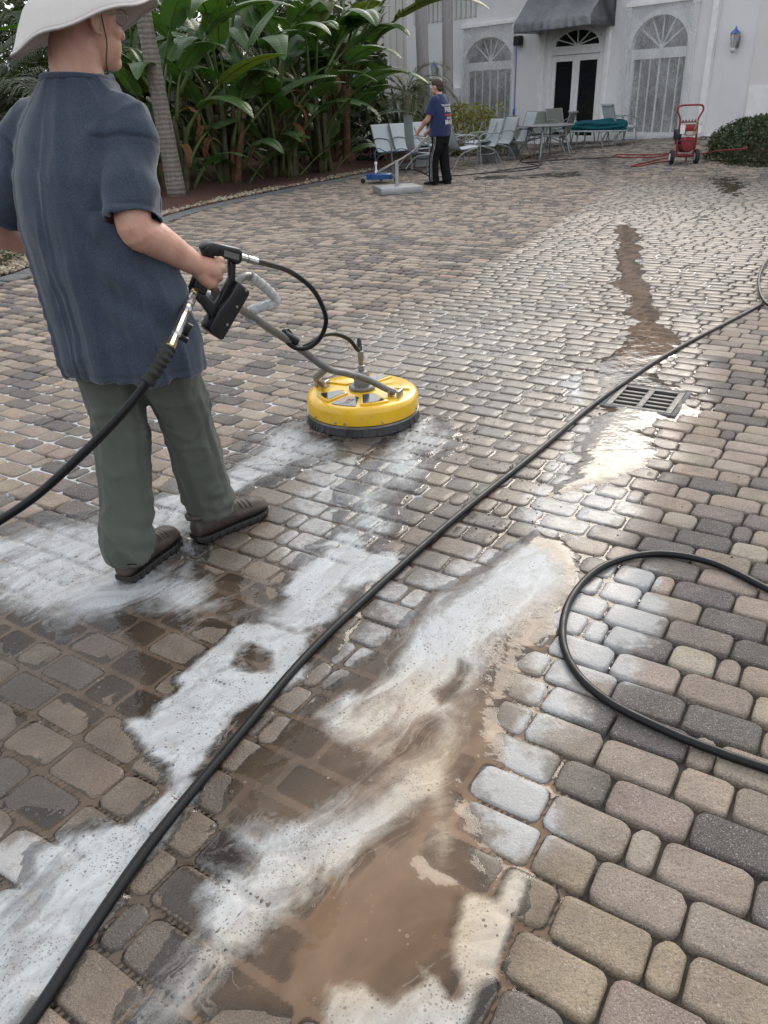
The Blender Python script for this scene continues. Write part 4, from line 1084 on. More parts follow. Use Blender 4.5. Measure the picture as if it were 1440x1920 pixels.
V = [v + Vector((WN[0], WN[1], .3)) * (.02 * float(fbm(np.array([v.x * 5]), np.array([v.y * 5]), np.array([v.z * 3]))[0])) for v in V]
o = mk('awning_cover', V, F, MT['sheet2'], aw, smooth=True); o.matrix_local = Matrix()

# plastic sheets taped over the windows
def sheet(u0, u1, z0, z1, seed):
    nx, nz = 46, 70; V, F = [], []
    us = np.linspace(u0, u1, nx); zs = np.linspace(z0, z1, nz); U, Z = np.meshgrid(us, zs)
    tu = (U - u0) / (u1 - u0); tz = (Z - z0) / (z1 - z0)
    edge = np.minimum(np.minimum(tu, 1 - tu) * 6, np.minimum(tz, 1 - tz) * 8).clip(0, 1)
    sw = np.abs(fbm(U * 2.2 + tz * 1.8, Z * .9 - tu * 1.2, oct=4, seed=seed)); d = .095 + edge * (-.05 + .10 * sw - .05 * np.sin(math.pi * tz) * .6) + .012 * fbm(U * 22 + tz * 9, Z * 3, seed=seed + 3)
    for u, z, o in zip(U.ravel(), Z.ravel(), d.ravel()): V.append(W(u, max(o, .088 if (u - u0 < .25 or u1 - u < .25) else .03), z))
    for j in range(nz - 1):
        for i in range(nx - 1): F.append((j * nx + i, j * nx + i + 1, (j + 1) * nx + i + 1, (j + 1) * nx + i))
    o = mk('plastic_sheet', V, F, MT['sheet'], house, smooth=True); o.matrix_local = HI; return o
tag(sheet(.40, 2.48, .20, 3.235, 3), 'crinkled clear plastic taped over the right window')
tag(sheet(6.36, 8.66, -.02, 3.235, 8), 'draped clear plastic taped over the left window')
tp = MB(); wbox(tp, 6.30, 6.325, .5, 2.7, .0, .012); wbox(tp, 6.275, 6.345, .72, 1.0, .012, .02); hpart('masking_tape', tp, MT['tape'], smooth=False)
for (a, b, z) in ((1.75, 2.2, .205), (1.05, 1.55, .215), (.7, .95, .22)):
    tp = MB(); wbox(tp, a, b, z, z + .035, .10, .115); hpart('masking_tape', tp, MT['tape'], smooth=False)
sk = MB(); wbox(sk, 6.05, 6.28, 2.62, 2.86, .02, .2, .02); hpart('speaker_box', sk, MT['black'], smooth=False)
# stub boards below the balcony
for k in range(14):
    t_ = MB(); u = 8.05 + k * .22; wbox(t_, u, u + .09, 3.50, 4.9, .012, .05); hpart('baluster', t_, MT['boards'], smooth=False)
t_ = MB(); wbox(t_, 7.9, 11.3, 4.9, 5.0, .012, .08); hpart('balcony_rail', t_, MT['boards'], smooth=False)

def wall_lamp(pos, nrm, label):
    l = empty('wall_lamp', pos, 0, label, 'wall lamp'); nrm = Vector(nrm); f = Vector((0, 0, 1))
    q = MB(); q.box(nrm * .015, (.10, .10, .22), WR); q.tube([nrm * .02 + f * .06, nrm * .09 + f * .16, nrm * .15 + f * .20], .011, 8, smooth=4); q.build('bracket', MT['steel'], l)
    q = MB(); q.lathe([(.012, .30), (.02, .27), (.035, .24), (.115, .17), (.12, .155), (.105, .15)], nrm * .15, 6); q.build('lamp_cap', MT['lampblue'], l)
    q = MB(); q.lathe([(.10, .15), (.055, -.10), (.03, -.14)], nrm * .15, 6); q.build('lantern', MT['sheet'], l)
    q = MB(); q.lathe([(.02, .12), (.025, 0), (.018, -.08)], nrm * .15, 8); q.build('bulb', MT['blind'], l)
    q = MB()
    for k in range(6):
        a = R(60 * k); q.tube([nrm * .15 + Vector((.103 * math.cos(a), .103 * math.sin(a), .15)), nrm * .15 + Vector((.057 * math.cos(a), .057 * math.sin(a), -.10))], .007, 6)
    q.build('lantern_frame', MT['steel'], l)
    q = MB(); ellipsoid(q, nrm * .15 + f * -.17, (.06, .055, .06), seg=10); q.build('tape_wad', MT['film'], l)
    return l
wall_lamp(W(-.66, .0, 2.28), (WN[0], WN[1], 0), 'wall lantern with blue plastic hood on the grey wall right of the pilaster')
wall_lamp(W(9.86, .0, 2.12), (WN[0], WN[1], 0), 'small wall lantern seen between the two slender palm trunks')

# low garden wall with a cap and vertical boarding behind it, left of the house
gw = empty('garden_wall', W(9.7, 0, 0), 0, 'low white stucco wall with a pale cap behind the plants', 'garden wall'); GI = Matrix.Translation(-gw.location)
q = MB(); wbox(q, 8.7, 19.5, -.3, 1.38, .03, .26); q.build('wall', MT['lowwall'], gw, smooth=False).matrix_local = GI
q = MB(); wbox(q, 8.7, 19.5, 1.38, 1.62, .0, .33, .01); q.build('wall_cap', MT['white'], gw, smooth=False).matrix_local = GI
bf = empty('board_fence', W(13, 0, 0), 0, 'tall screen of pale vertical boards above the low garden wall', 'fence'); BI = Matrix.Translation(-bf.location)
meb = None
for k in range(42):
    u = 11.55 + k * .185
    if meb is None:
        o = MB().box((0, 0, 0), (.181, .04, 4.0), bev=.004).build('board', MT['boards'], bf, smooth=False); meb = o.data
    else: o = link('board', meb, bf)
    o.matrix_local = BI @ Matrix.Translation(W(u, -.05 + .03 * (k % 2), 3.1)) @ WR.to_4x4()
# ------------------------------------------------------------ plants
def blade_mesh(name, L, Wd, petiole, rise, droop, fold, tears, seed, lean=.25, twist=0):
    """one paddle leaf: stalk from the origin, arching blade with a midrib, side folds and tears"""
    r = random.Random(seed); n = 26; V, F, LV, MR = [], [], [], []
    # centre line in x-z
    pts = []; a = math.pi / 2 - lean; x = z = 0.0; tot = petiole + L; m = 44
    for i in range(m + 1):
        s = i / m; pts.append((x, z))
        f = max(0, (s * tot - petiole * .55) / (tot - petiole * .55)); a2 = (math.pi / 2 - lean) - droop * f ** 1.3
        x += math.cos(a2) * tot / m; z += math.sin(a2) * tot / m
    def cl(d):
        t = max(0, min(1, d / tot)) * m; i = min(int(t), m - 1); f = t - i
        p = (pts[i][0] + (pts[i + 1][0] - pts[i][0]) * f, pts[i][1] + (pts[i + 1][1] - pts[i][1]) * f); dx, dz = pts[i + 1][0] - pts[i][0], pts[i + 1][1] - pts[i][1]; l = math.hypot(dx, dz)
        return p, (dx / l, dz / l)
    def wid(t): return Wd * (math.sin(math.pi * min(1, t ** .62)) ** .62 * (1 - .25 * t) + .02)
    for side in (1, -1):
        cut = [False] * (n + 1); sagk = [0.0] * (n + 1); cur = 0.0
        for i in range(1, n):
            if r.random() < tears: cut[i] = True
        seg = []; s0 = 0
        for i in range(1, n + 1):
            if cut[i] or i == n: seg.append((s0, i)); s0 = i
        for (a_, b_) in seg:
            sag = r.uniform(-.15, .9) * .35 if tears > .05 else r.uniform(0, .08); gap = .0 if not tears else r.uniform(.0, .22)
            base_i = len(V); cols = 4
            for i in range(a_, b_ + 1):
                t = i / n; (px, pz), (tx, tz) = cl(petiole + L * t); nx, nz = -tz, tx; w_ = wid(t)
                for c in range(cols + 1):
                    q = c / cols; y = q * w_ * math.cos(fold * (1 - .5 * q)); h = q * w_ * math.sin(fold * (1 - .6 * q)) - sag * w_ * q * q - .10 * w_ * q ** 2
                    ts = t
                    sl = q * .10 * L * (1 - t) * .6                # veins sweep a little forward
                    if i == b_ and b_ < n: sl -= gap * q * L / n
                    if i == a_ and a_ > 0: sl += gap * q * L / n
                    V.append((px + nx * h + tx * sl, side * y + twist * h, pz + nz * h + tz * sl)); LV.append(t * 1.0 + q * .02); MR.append(q)
            k = cols + 1
            for i in range(b_ - a_):
                for c in range(cols):
                    f = (base_i + i * k + c, base_i + (i + 1) * k + c, base_i + (i + 1) * k + c + 1, base_i + i * k + c + 1)
                    F.append(f if side > 0 else f[::-1])
    # stalk and midrib
    mb = MB(); P, Rd = [], []
    for i in range(13):
        s = i / 12 * (petiole + L * .96); (px, pz), t_ = cl(s); P.append((px - t_[1] * -.0, 0, pz - .004)); f = s / tot; Rd.append(.030 * (1 - f) ** 1.2 * (1.2 if s < petiole else 1) + .003)
    mb.tube(P, Rd, 6)
    off = len(V); V += [tuple(v) for v in mb.V]; LV += [0] * len(mb.V); MR += [0.02] * len(mb.V); nF = len(F); F += [tuple(i + off for i in f) for f in mb.F]
    me = bpy.data.meshes.new(name); me.from_pydata(V, [], F); me.update()
    fattr(me, 'Lv', LV); fattr(me, 'Mr', MR); me.polygons.foreach_set('use_smooth', [True] * len(me.polygons))
    return me
def with_mat(me, mat):
    m2 = me.copy(); m2.materials.clear(); m2.materials.append(mat); return m2
BL = []
for i in range(12):
    r = random.Random(50 + i)
    BL.append(blade_mesh('leaf', r.uniform(1.15, 1.75), r.uniform(.25, .36), r.uniform(.7, 1.35), 0, r.uniform(.5, 2.3), r.uniform(.15, .6), (.04, .12, .25, .40)[i % 4], 90 + i, r.uniform(.05, .3)))
BLg = [with_mat(m, MT['leaf']) for m in BL]; BLy = [with_mat(m, MT['leafy']) for m in BL[:6]]
BLd = [with_mat(blade_mesh('leaf', r.uniform(.7, 1.0), .12, .5, 0, 3.4, 1.1, .35, 300 + i, .3), MT['leafdry']) for i in range(3)]
# stems: two shared meshes
def stem_mesh(seed, L, mat):
    r = random.Random(seed); mb = MB()
    for k in range(3):
        a = r.uniform(0, 6.28); q = .05 * k; b = Vector((math.cos(a) * q, math.sin(a) * q, 0)); t = Vector((math.cos(a) * (q + .12), math.sin(a) * (q + .12), L * r.uniform(.75, 1)))
        mb.tube([b, b.lerp(t, .35) + Vector((r.uniform(-.03, .03), r.uniform(-.03, .03), 0)), b.lerp(t, .7), t], [.075, .066, .055, .038], 8, smooth=3)
    return mk('stem_tmp', mb.V, mb.F, mat)
_stems = []
for i, mt in enumerate((MT['stalk'], MT['stalkbrown'], MT['stalk'])):
    o = stem_mesh(70 + i, 1.5, mt); _stems.append(o.data); bpy.data.objects.remove(o)
def strelitzia(x, y, label, h=1.0, nl=16, seed=0, spread=.35, yellow=.08):
    r = random.Random(seed); z = .05
    t = empty('bird_of_paradise_tree', (x, y, z), r.uniform(0, 6.28), label, 'tropical plant', 'tall paddle leaved plants in the mulch bed')
    for k in range(r.randint(4, 6)):
        o = link('stem', r.choice(_stems), t); a = r.uniform(0, 6.28); d = r.uniform(0, spread); o.location = (math.cos(a) * d, math.sin(a) * d, -.05); o.rotation_euler = (r.uniform(-.14, .14), r.uniform(-.14, .14), r.uniform(0, 6.28)); s = h * r.uniform(.55, 1.05); o.scale = (.9, .9, s)
    for k in range(nl):
        u = r.random(); me = r.choice(BLy) if u < yellow else r.choice(BLg)
        o = link('leaf', me, t); a = k * 2.4 + r.uniform(-.5, .5); d = r.uniform(0, spread); lv = (k + .5) / nl
        o.location = (math.cos(a) * d, math.sin(a) * d, h * (lv ** .8) * 1.55 + r.uniform(-.1, .1)); o.rotation_euler = (r.uniform(-.25, .25), r.uniform(-.1, .35) + (1 - lv) * .35, a); s = r.uniform(.7, 1.15); o.scale = (s, s, s)
    for k in range(5):
        o = link('leaf', r.choice(BLg), t); a = k * 1.3 + r.uniform(-.4, .4); o.location = (math.cos(a) * spread, math.sin(a) * spread, -.05); o.rotation_euler = (r.uniform(-.3, .3), r.uniform(.15, .75), a); s = r.uniform(.45, .68); o.scale = (s, s, s)
    for k in range(r.randint(2, 4)):
        o = link('dead_leaf', r.choice(BLd), t); a = r.uniform(0, 6.28); o.location = (math.cos(a) * .1, math.sin(a) * .1, h * r.uniform(.5, 1.5)); o.rotation_euler = (r.uniform(-.2, .2), r.uniform(.2, .9), a); o.scale = (.8,) * 3
    return t
SP = [(-3.6, 15.4, 1.05, 18, 'paddle leaved plant beside the leaning palm trunk'), (-2.75, 16.6, 1.15, 20, 'paddle leaved plant with torn leaves left of the dry brown spathe'), (-1.9, 17.6, 1.1, 20, 'paddle leaved plant with brown leaf sheaths at the bed middle'),
      (-1.15, 18.6, 1.25, 22, 'paddle leaved plant with the tallest crown in the bed'), (-1.0, 20.9, 1.3, 20, 'paddle leaved plant with arching leaves before the board fence'), (-3.2, 18.6, 1.45, 22, 'paddle leaved plant standing at the back left of the bed'), (-1.9, 20.2, 1.5, 22, 'paddle leaved plant at the back of the bed behind the middle clump'), (-4.6, 17.3, 1.35, 18, 'paddle leaved plant farthest left in the bed')]
for i, (x, y, h, nl, lb) in enumerate(SP): strelitzia(x, y, lb, h, nl, 400 + i)

# hand-placed big leaves that arch over to the right in front of the house
arch = empty('bird_of_paradise_tree', (-.55, 20.3, .05), 0, 'paddle leaved plant throwing torn yellowing leaves over the palm trunk', 'tropical plant', 'tall paddle leaved plants in the mulch bed')
for k, (h, a, s, mt, tl) in enumerate([(2.1, -.25, 1.45, BLy[3], .45), (1.75, -.45, 1.35, BLy[2], .65), (2.3, .15, 1.3, BLg[3], .35), (1.6, -.7, 1.2, BLg[1], .3), (.9, -2.4, 1.15, BLg[4], .2), (1.3, -1.9, 1.1, BLg[0], .15), (1.0, -2.1, 1.2, BLg[8], .4), (1.9, -1.2, 1.3, BLg[5], .4), (2.2, -2.4, 1.3, BLg[9], .3), (2.4, 1.4, 1.3, BLg[10], .3), (2.5, 2.8, 1.2, BLg[11], .3)]):
    o = link('leaf', mt, arch); o.location = (.1 * math.cos(a), .1 * math.sin(a), h); o.rotation_euler = (0, tl, a); o.scale = (s, s, s)
mb = MB(); mb.tube([(0, 0, -.1), (.02, .02, .8), (.05, 0, 1.6), (.02, 0, 2.5)], [.11, .10, .12, .10], 10, smooth=4); mb.build('stem', MT['stalkbrown'], arch)

# feather palms
def frond_mesh(name, L, nl, ll, droop, seed, mat, wide=.022):
    r = random.Random(seed); V, F = [], []; mb = MB(); P = []
    a = 1.15; x = z = 0; m = 20; pts = []
    for i in range(m + 1):
        pts.append(Vector((x, 0, z))); aa = 1.1 - droop * (i / m) ** 1.2; x += math.cos(aa) * L / m; z += math.sin(aa) * L / m
    mb.tube(pts, [.018 * (1 - i / m) + .003 for i in range(m + 1)], 5)
    for k in range(nl):
        t = .14 + .86 * k / nl; i = min(int(t * m), m - 1); p = pts[i].lerp(pts[i + 1], t * m - i); d = (pts[i + 1] - pts[i]).normalized(); up = Vector((-d.z, 0, d.x))
        for s in (1, -1):
            l = ll * math.sin(math.pi * (t * .86 + .1)) ** .7 * r.uniform(.85, 1.1); dirv = (d * .75 + Vector((0, s, 0)) * .8 + up * r.uniform(.0, .35)).normalized(); w_ = (Vector((0, 0, 1)).cross(dirv)).normalized() * wide
            q = p + dirv * l * .5 + Vector((0, 0, -.04 * l)); e = p + dirv * l + Vector((0, 0, -.30 * l)); b = len(V)
            V += [p - w_ * .3, p + w_ * .3, q + w_ * .5, q - w_ * .5, e]; F += [(b, b + 1, b + 2, b + 3), (b + 3, b + 2, b + 4)]
    o_ = len(mb.V); VV = mb.V + V; FF = mb.F + [tuple(i + o_ for i in f) for f in F]
    me = bpy.data.meshes.new(name); me.from_pydata([tuple(v) for v in VV], [], FF); me.update(); me.materials.append(mat); return me
FR = [frond_mesh('frond', 2.4, 44, .50, 1.7 + .25 * i, 20 + i, MT['frond']) for i in range(3)]
FRL = [frond_mesh('frond', 1.5, 40, .42, 2.0 + .3 * i, 30 + i, MT['frondlight'], .014) for i in range(2)]
def palm(x, y, h, r0, lean, label, fronds, nf, name='palm_tree', mat='trunk', cat='palm tree', grp=None, seed=0, fs=1.0, boots=False):
    r = random.Random(seed); t = empty(name, (x, y, 0), 0, label, cat, grp)
    mb = MB(); n = 16
    mb.tube([(lean[0] * (i / n) ** 1.2, lean[1] * (i / n), -.1 + (h + .1) * i / n) for i in range(n + 1)], [r0 * (1.18 - .25 * min(1, i / n * 3)) * (1 + .02 * math.sin(i * 2.1)) for i in range(n + 1)], 18); mb.build('trunk', MT[mat], t, auto=None)
    for k in range(nf):
        o = link('frond', r.choice(fronds), t); a = k * 2.4; o.location = (lean[0], lean[1], h - r.uniform(0, .3)); o.rotation_euler = (0, r.uniform(-.5, .75), a); s = fs * r.uniform(.85, 1.15); o.scale = (s, s, s)
    return t
_b = A(312, 262, 14.6); _t = A(262, 0, 14.6); _k = (_b.x - _t.x) / (_t.z - _b.z)
palm(_b.x + _k * (_b.z), 14.6, 5.2, .140, (-_k * 5.2, 0.0), 'leaning grey palm trunk close behind the worker in the hat', FR, 12, seed=1)
palm(*A(797, 250, 22.5).to_2d(), 6.5, .165, (-.15, 0), 'left slender smooth grey palm trunk before the lantern', FR, 6, mat='trunk2', grp='slender palms by the house', seed=2)
palm(*A(840, 230, 23.6).to_2d(), 6.5, .15, (-.05, 0), 'right slender dark grey palm trunk beside the taped left window', FR, 6, mat='trunk2', grp='slender palms by the house', seed=3)
for i, (x, y, h, lb) in enumerate([(-6.8, 15.5, 1.4, 'dark feathery palm at the left edge of the photo'), (-5.6, 17.8, 2.2, 'dark feathery palm under the hat brim'), (-8.2, 19.5, 2.6, 'tall dark feathery palm at the far left'), (-4.6, 21.0, 2.4, 'dark feathery palm behind the leaning trunk'), (-2.6, 23.0, 2.8, 'feathery palm at the very back of the bed')]):
    palm(x, y, h, .13, (.05, 0), lb, FR, 20, cat='palm tree', grp='dark background palms', seed=10 + i, fs=1.1)
pind = palm(.95, 21.6, 1.55, .12, (0, 0), 'small grey green feather palm before the board fence', FRL, 18, seed=30, fs=1.0)

def leaf_cloud(n, sampler, smin, smax, seed, up=.5):
    r = np.random.RandomState(seed); P = np.array([sampler(r) for _ in range(n)]); s = r.uniform(smin, smax, n)
    d = r.normal(size=(n, 3)); d[:, 2] += up; d /= np.linalg.norm(d, axis=1)[:, None]; a = r.normal(size=(n, 3)); a = np.cross(a, d); a /= np.linalg.norm(a, axis=1)[:, None]; b = np.cross(d, a)
    V = np.stack([P - a * s[:, None], P + b * s[:, None] * .45 + d * s[:, None] * .15, P + a * s[:, None], P - b * s[:, None] * .45 + d * s[:, None] * .15], 1).reshape(-1, 3)
    return V, np.arange(n * 4).reshape(n, 4)
def shrub(name, loc, sampler, n, smin, smax, mat, label, cat, seed, grp=None, stems=5, up=.5, inner_=None):
    t = empty(name, loc, 0, label, cat, grp); V, Q = leaf_cloud(n, sampler, smin, smax, seed, up); mk_np('foliage', V, Q, mat, t, smooth=False)
    mb = MB(); r = random.Random(seed)
    for k in range(stems):
        p = Vector(sampler(np.random.RandomState(seed * 7 + k))); p.z = max(p.z * .8, .2); mb.tube([(p.x * .3, p.y * .3, -.1), (p.x * .6, p.y * .6, p.z * .5), p], [.016, .011, .005], 5)
    mb.build('stem', MT['twig'], t)
    return t
def ell(rx, ry, h, z0=.0, shell=.55, box=2.6, bump=.10, s0=0):
    def f(r):
        while True:
            v = r.uniform(-1, 1, 3); v[2] = r.uniform(-.1, 1)
            q = (abs(v[0]) ** box + abs(v[1]) ** box + abs(v[2]) ** box) ** (1 / box)
            lim = 1 + bump * mnoise.fractal(Vector((v[0] * 2.5 + s0, v[1] * 2.5, v[2] * 2.5)), .5, 2, 3) * 1.6
            if shell < q / lim < 1: return (v[0] * rx, v[1] * ry, z0 + v[2] * h)
    return f
hr = G(1440, 316); 
shrub('clipped_hedge', (8.3, 16.45, .05), ell(1.62, 1.3, .84, .02, .80, 3.0, .05), 15000, .026, .046, MT['hedge'], 'clipped rounded dark green hedge at the right edge before the side wall', 'hedge', 5, stems=10)
shrub('clipped_hedge', (-4.75, 8.75, .05), ell(.95, 1.9, .78, .05, .78, 2.8, .06), 9000, .018, .034, MT['hedge'], 'clipped hedge behind the pebbles left of the worker in the hat', 'hedge', 6, stems=10)
shrub('variegated_shrub', (2.55, 22.9, .05), ell(1.15, .8, 1.10, .1, .45, 2.2, .22, 3), 2600, .04, .075, MT['varieg'], 'yellow and green variegated shrub behind the tall sling chair', 'shrub', 7, 'variegated shrubs', stems=8)
shrub('variegated_shrub', (1.55, 24.2, .05), ell(.9, .7, 1.0, .1, .45, 2.2, .22, 8), 1600, .04, .075, MT['varieg'], 'yellow and green variegated shrub left of the slender palm trunk', 'shrub', 8, 'variegated shrubs', stems=8)
shrub('dark_shrub', (.05, 21.0, .05), ell(.42, .38, 1.15, .1, .2, 2.0, .3, 5), 320, .05, .10, MT['darkshrub'], 'thin dark leaved shrub against the low white wall', 'shrub', 9, stems=9)
# strap leaved clump
bp = empty('strap_leaf_clump', (.95, 22.3, .05), 0, 'clump of stiff upright strap leaves behind the pale chairs', 'plant')
def strap(seed):
    r = random.Random(seed); L = r.uniform(.9, 1.35); V, F = [], []
    for i in range(7):
        t = i / 6; x = .10 * t + .30 * t * t; z = L * t - .05 * t * t; w_ = .006 + (.042 * math.sin(math.pi * min(1, max(0, (t - .42) / .58)) ** .8) if t > .42 else 0); V += [(x, -w_, z + w_ * .4), (x, 0, z), (x, w_, z + w_ * .4)]
    for i in range(6):
        for c in range(2): F.append((i * 3 + c, i * 3 + c + 1, (i + 1) * 3 + c + 1, (i + 1) * 3 + c))
    me = bpy.data.meshes.new('strap_leaf'); me.from_pydata(V, [], F); me.update(); me.materials.append(MT['bop']); return me
SM = [strap(i) for i in range(5)]
for k in range(70):
    o = link('strap_leaf', SM[k % 5], bp); a = k * 2.4; d = .42 * math.sqrt(k / 70); o.location = (d * math.cos(a), d * math.sin(a), 0); o.rotation_euler = (rnd.uniform(-.1, .1), rnd.uniform(-.05, .55), a); s = rnd.uniform(.95, 1.3); o.scale = (s, s, s)
# far thicket of trees behind everything
def thick(cx, cy, rx, ry, h, n, seed, nm, lb, mat='hedge'):
    t = empty(nm, (cx, cy, 0), 0, lb, 'tree', 'trees behind the garden')
    V, Q = leaf_cloud(n, ell(rx, ry, h, .2, .25, 2.0, .3, seed), .09, .20, seed, .3); mk_np('crown', V, Q, MT[mat], t, smooth=False)
    mb = MB(); mb.tube([(0, 0, -.2), (.1, 0, h * .4), (0, .1, h * .8)], [.22, .16, .06], 10); mb.build('trunk', MT['trunk'], t)
thick(-9, 24, 4.5, 2.5, 7.5, 5200, 61, 'broadleaf_tree', 'dark broadleaf tree behind the left palms', 'frond'); thick(-3.5, 29, 4.2, 2.2, 6.2, 4000, 62, 'broadleaf_tree', 'dark broadleaf tree behind the tall paddle plants', 'frond'); thick(-15, 20, 4, 3, 8, 3600, 63, 'broadleaf_tree', 'dark broadleaf tree beyond the left edge of the garden', 'frond')

V, Q = leaf_cloud(15000, lambda r: (r.uniform(-24, .5), 25.5 + r.uniform(-1.2, 1.2) + .05 * r.normal(), abs(r.normal(0, 2.1))), .10, .26, 77, .3)
tag(mk_np('background_thicket', V, Q, MT['frond'], smooth=False), 'dark thicket of foliage closing off the garden at the back left', kind='stuff')
# ------------------------------------------------------------ yellow surface cleaner with its trigger gun
CLX, CLY = -.085, 3.755; CR_ = .283
sc_ = empty('surface_cleaner', (CLX, CLY, 0), 0, 'yellow round flat surface cleaner with black trigger gun held by the worker in the hat', 'surface cleaner')
OFF = Vector((CLX, CLY, 0)); SI = Matrix.Translation(-OFF)
def sp_(name, mb, mat, parent=None, **kw):
    o = mb.build(name, mat, parent or sc_, **kw); o.matrix_local = SI if parent is None else Matrix(); return o
O = OFF
q = MB(); q.lathe([(CR_ - .012, .055), (CR_, .058), (CR_ + .001, .115), (CR_ - .004, .133), (CR_ - .016, .142), (CR_ - .03, .1445), (.10, .152), (.02, .154)], O, 64); deck = sp_('deck', q, MT['deck'], auto=50)
# raised wedge pads with decals
def sector(a0, a1, r0, r1, n=8):
    return [(r1 * math.cos(R(a0 + (a1 - a0) * i / n)), r1 * math.sin(R(a0 + (a1 - a0) * i / n))) for i in range(n + 1)] + [(r0 * math.cos(R(a1)), r0 * math.sin(R(a1))), (r0 * math.cos(R(a0)), r0 * math.sin(R(a0)))]
def slope_z(mb, k0):
    for v in mb.V[k0:]:
        d = math.hypot(v.x - O.x, v.y - O.y); v.z += .147 + (CR_ - .05 - d) * .035
for (a0, a1, dz, r1) in ((-166, -134, .007, .235), (-92, -56, .007, .235), (-8, 24, .007, .24), (48, 80, .007, .235), (108, 146, .007, .235)):
    q = MB(); q.prism(sector(a0, a1, .10, r1), (O.x, O.y, 0), (1, 0, 0), (0, 1, 0), (0, 0, 1), .016); slope_z(q, 0); sp_('raised_pad', q, MT['deck'], bevel=.003, auto=50)
for (a0, a1, dz, r1, r0) in ((-163, -137, .0094, .222, .115), (-129, -97, .0012, .240, .125), (-89, -61, .0094, .222, .115), (52, 76, .0094, .222, .12)):
    q = MB(); q.prism(sector(a0, a1, r0, r1), (O.x, O.y, 0), (1, 0, 0), (0, 1, 0), (0, 0, 1), .001); slope_z(q, 0)
    for v in q.V: v.z += dz
    sp_('decal', q, MT['decal'], smooth=False)
def text_mesh(txt, size, mat, name, parent, loc, ax, ay, bold=False, xs=1.0, warp=None):
    cu = bpy.data.curves.new('t', 'FONT'); cu.body = txt; cu.size = size; cu.align_x = 'CENTER'; cu.align_y = 'CENTER'; cu.resolution_u = 2; cu.offset = size * .018 if bold else 0
    o = bpy.data.objects.new('t', cu); COL.objects.link(o); dg = bpy.context.evaluated_depsgraph_get(); dg.update()
    me = bpy.data.meshes.new_from_object(o.evaluated_get(dg)); bpy.data.objects.remove(o); bpy.data.curves.remove(cu)
    ax, ay, loc = Vector(ax), Vector(ay), Vector(loc)
    for v in me.vertices: v.co = (loc + ax * v.co.x * xs + ay * v.co.y) if warp is None else warp(v.co.x * xs, v.co.y)
    me.materials.clear(); me.materials.append(mat); me.name = name; return link(name, me, parent)
a = R(-113); rad = Vector((math.cos(a), math.sin(a), 0)); tan = Vector((-rad.y, rad.x, 0)); zt = Vector((0, 0, .1565))
for (t_, d, s_) in (('BE', .150, .040), ('20"', .183, .026), ('WHIRL-A-WAY', .203, .012)):
    o = text_mesh(t_, s_, MT['decaltext'], 'lettering', sc_, O + rad * d + Vector((0, 0, .147 + (CR_ - .05 - d) * .035 + .0105)), tan, -rad, True); o.matrix_local = SI
q = MB(); q.lathe([(CR_ - .02, .043), (CR_ + .003, .044), (CR_ + .003, .055), (CR_ - .02, .056)], O, 64); sp_('trim_band', q, MT['steel'], auto=50)
# bristle skirt: many short tufts
q = MB()
for k in range(150):
    a = 2 * math.pi * k / 150; r_ = Vector((math.cos(a), math.sin(a), 0)); t_ = Vector((-r_.y, r_.x, 0)); b = O + r_ * (CR_ - .006)
    j = rnd.uniform(-.003, .003); w_ = .0062
    q.add([b - t_ * w_ + Vector((0, 0, .044)), b + t_ * w_ + Vector((0, 0, .044)), b + t_ * w_ + r_ * (.012 + j) + Vector((0, 0, .004 + abs(j))), b - t_ * w_ + r_ * (.012 + j) + Vector((0, 0, .003 + abs(j)))], [(0, 1, 2, 3)])
q.lathe([(CR_ - .030, .006), (CR_ - .008, .006), (CR_ - .008, .044), (CR_ - .030, .044)], O, 48); sp_('brush_skirt', q, MT['black'], auto=20)
for a in (-118, -108, -70, -20, 30, 80, 130, 170, 215):
    r_ = Vector((math.cos(R(a)), math.sin(R(a)), 0)); q = MB(); q.lathe([(.001, 0), (.006, .001), (.006, .004), (.001, .006)], O + r_ * CR_ + Vector((0, 0, .07)), 10, r_); sp_('rivet', q, MT['steel'])
q = MB(); q.lathe([(.066, .150), (.068, .165), (.062, .172), (.042, .174), (.038, .235), (.030, .245), (.012, .248)], O, 28); hub = sp_('swivel_hub', q, MT['tube'], auto=35)
q = MB(); q.lathe([(.011, .246), (.016, .25), (.016, .272), (.012, .275), (.012, .295), (.015, .30), (.015, .345), (.010, .35)], O, 8); sp_('hose_fitting', q, MT['steel'], auto=30)
# brackets on the deck
H2 = G(395, 545); 
hd = (Vector((-.50, 2.78, 0)) - O); hd.z = 0; hd.normalize(); hs_ = Vector((-hd.y, hd.x, 0))         # towards the worker, and to his left
bR = A(742, 752, O.y - .10); bR.z = .165; bL = A(622, 740, O.y + .07); bL.z = .165
bR = Vector((O.x + .165, O.y - .115, .165)); bL = Vector((O.x - .205, O.y + .075, .165))
lat = (bR - bL).normalized()
for p in (bR, bL):
    for s in (-1, 1):
        q = MB(); q.box(p + lat * s * .024 + Vector((0, 0, -.006)), (.014, .055, .046), Matrix((lat, Vector((-lat.y, lat.x, 0)), Vector((0, 0, 1)))).transposed(), .003); sp_('bracket', q, MT['steel'])
    q = MB(); q.tube([p - lat * .034 + Vector((0, 0, .002)), p + lat * .034 + Vector((0, 0, .002))], .006, 8); sp_('bracket_pin', q, MT['steel'])
gripY = 2.78
J = A(612, 690, 3.42); T2 = A(690, 712, 3.60); T1 = A(446, 575, 2.80); T0 = A(404, 548, 2.62)
q = MB(); q.tube([bR, A(722, 728, 3.64), T2, A(650, 700, 3.50), J, A(560, 652, 3.27), A(500, 612, 3.03), T1, T0], .0165, 12, smooth=4); sp_('handle_tube', q, MT['tube'])
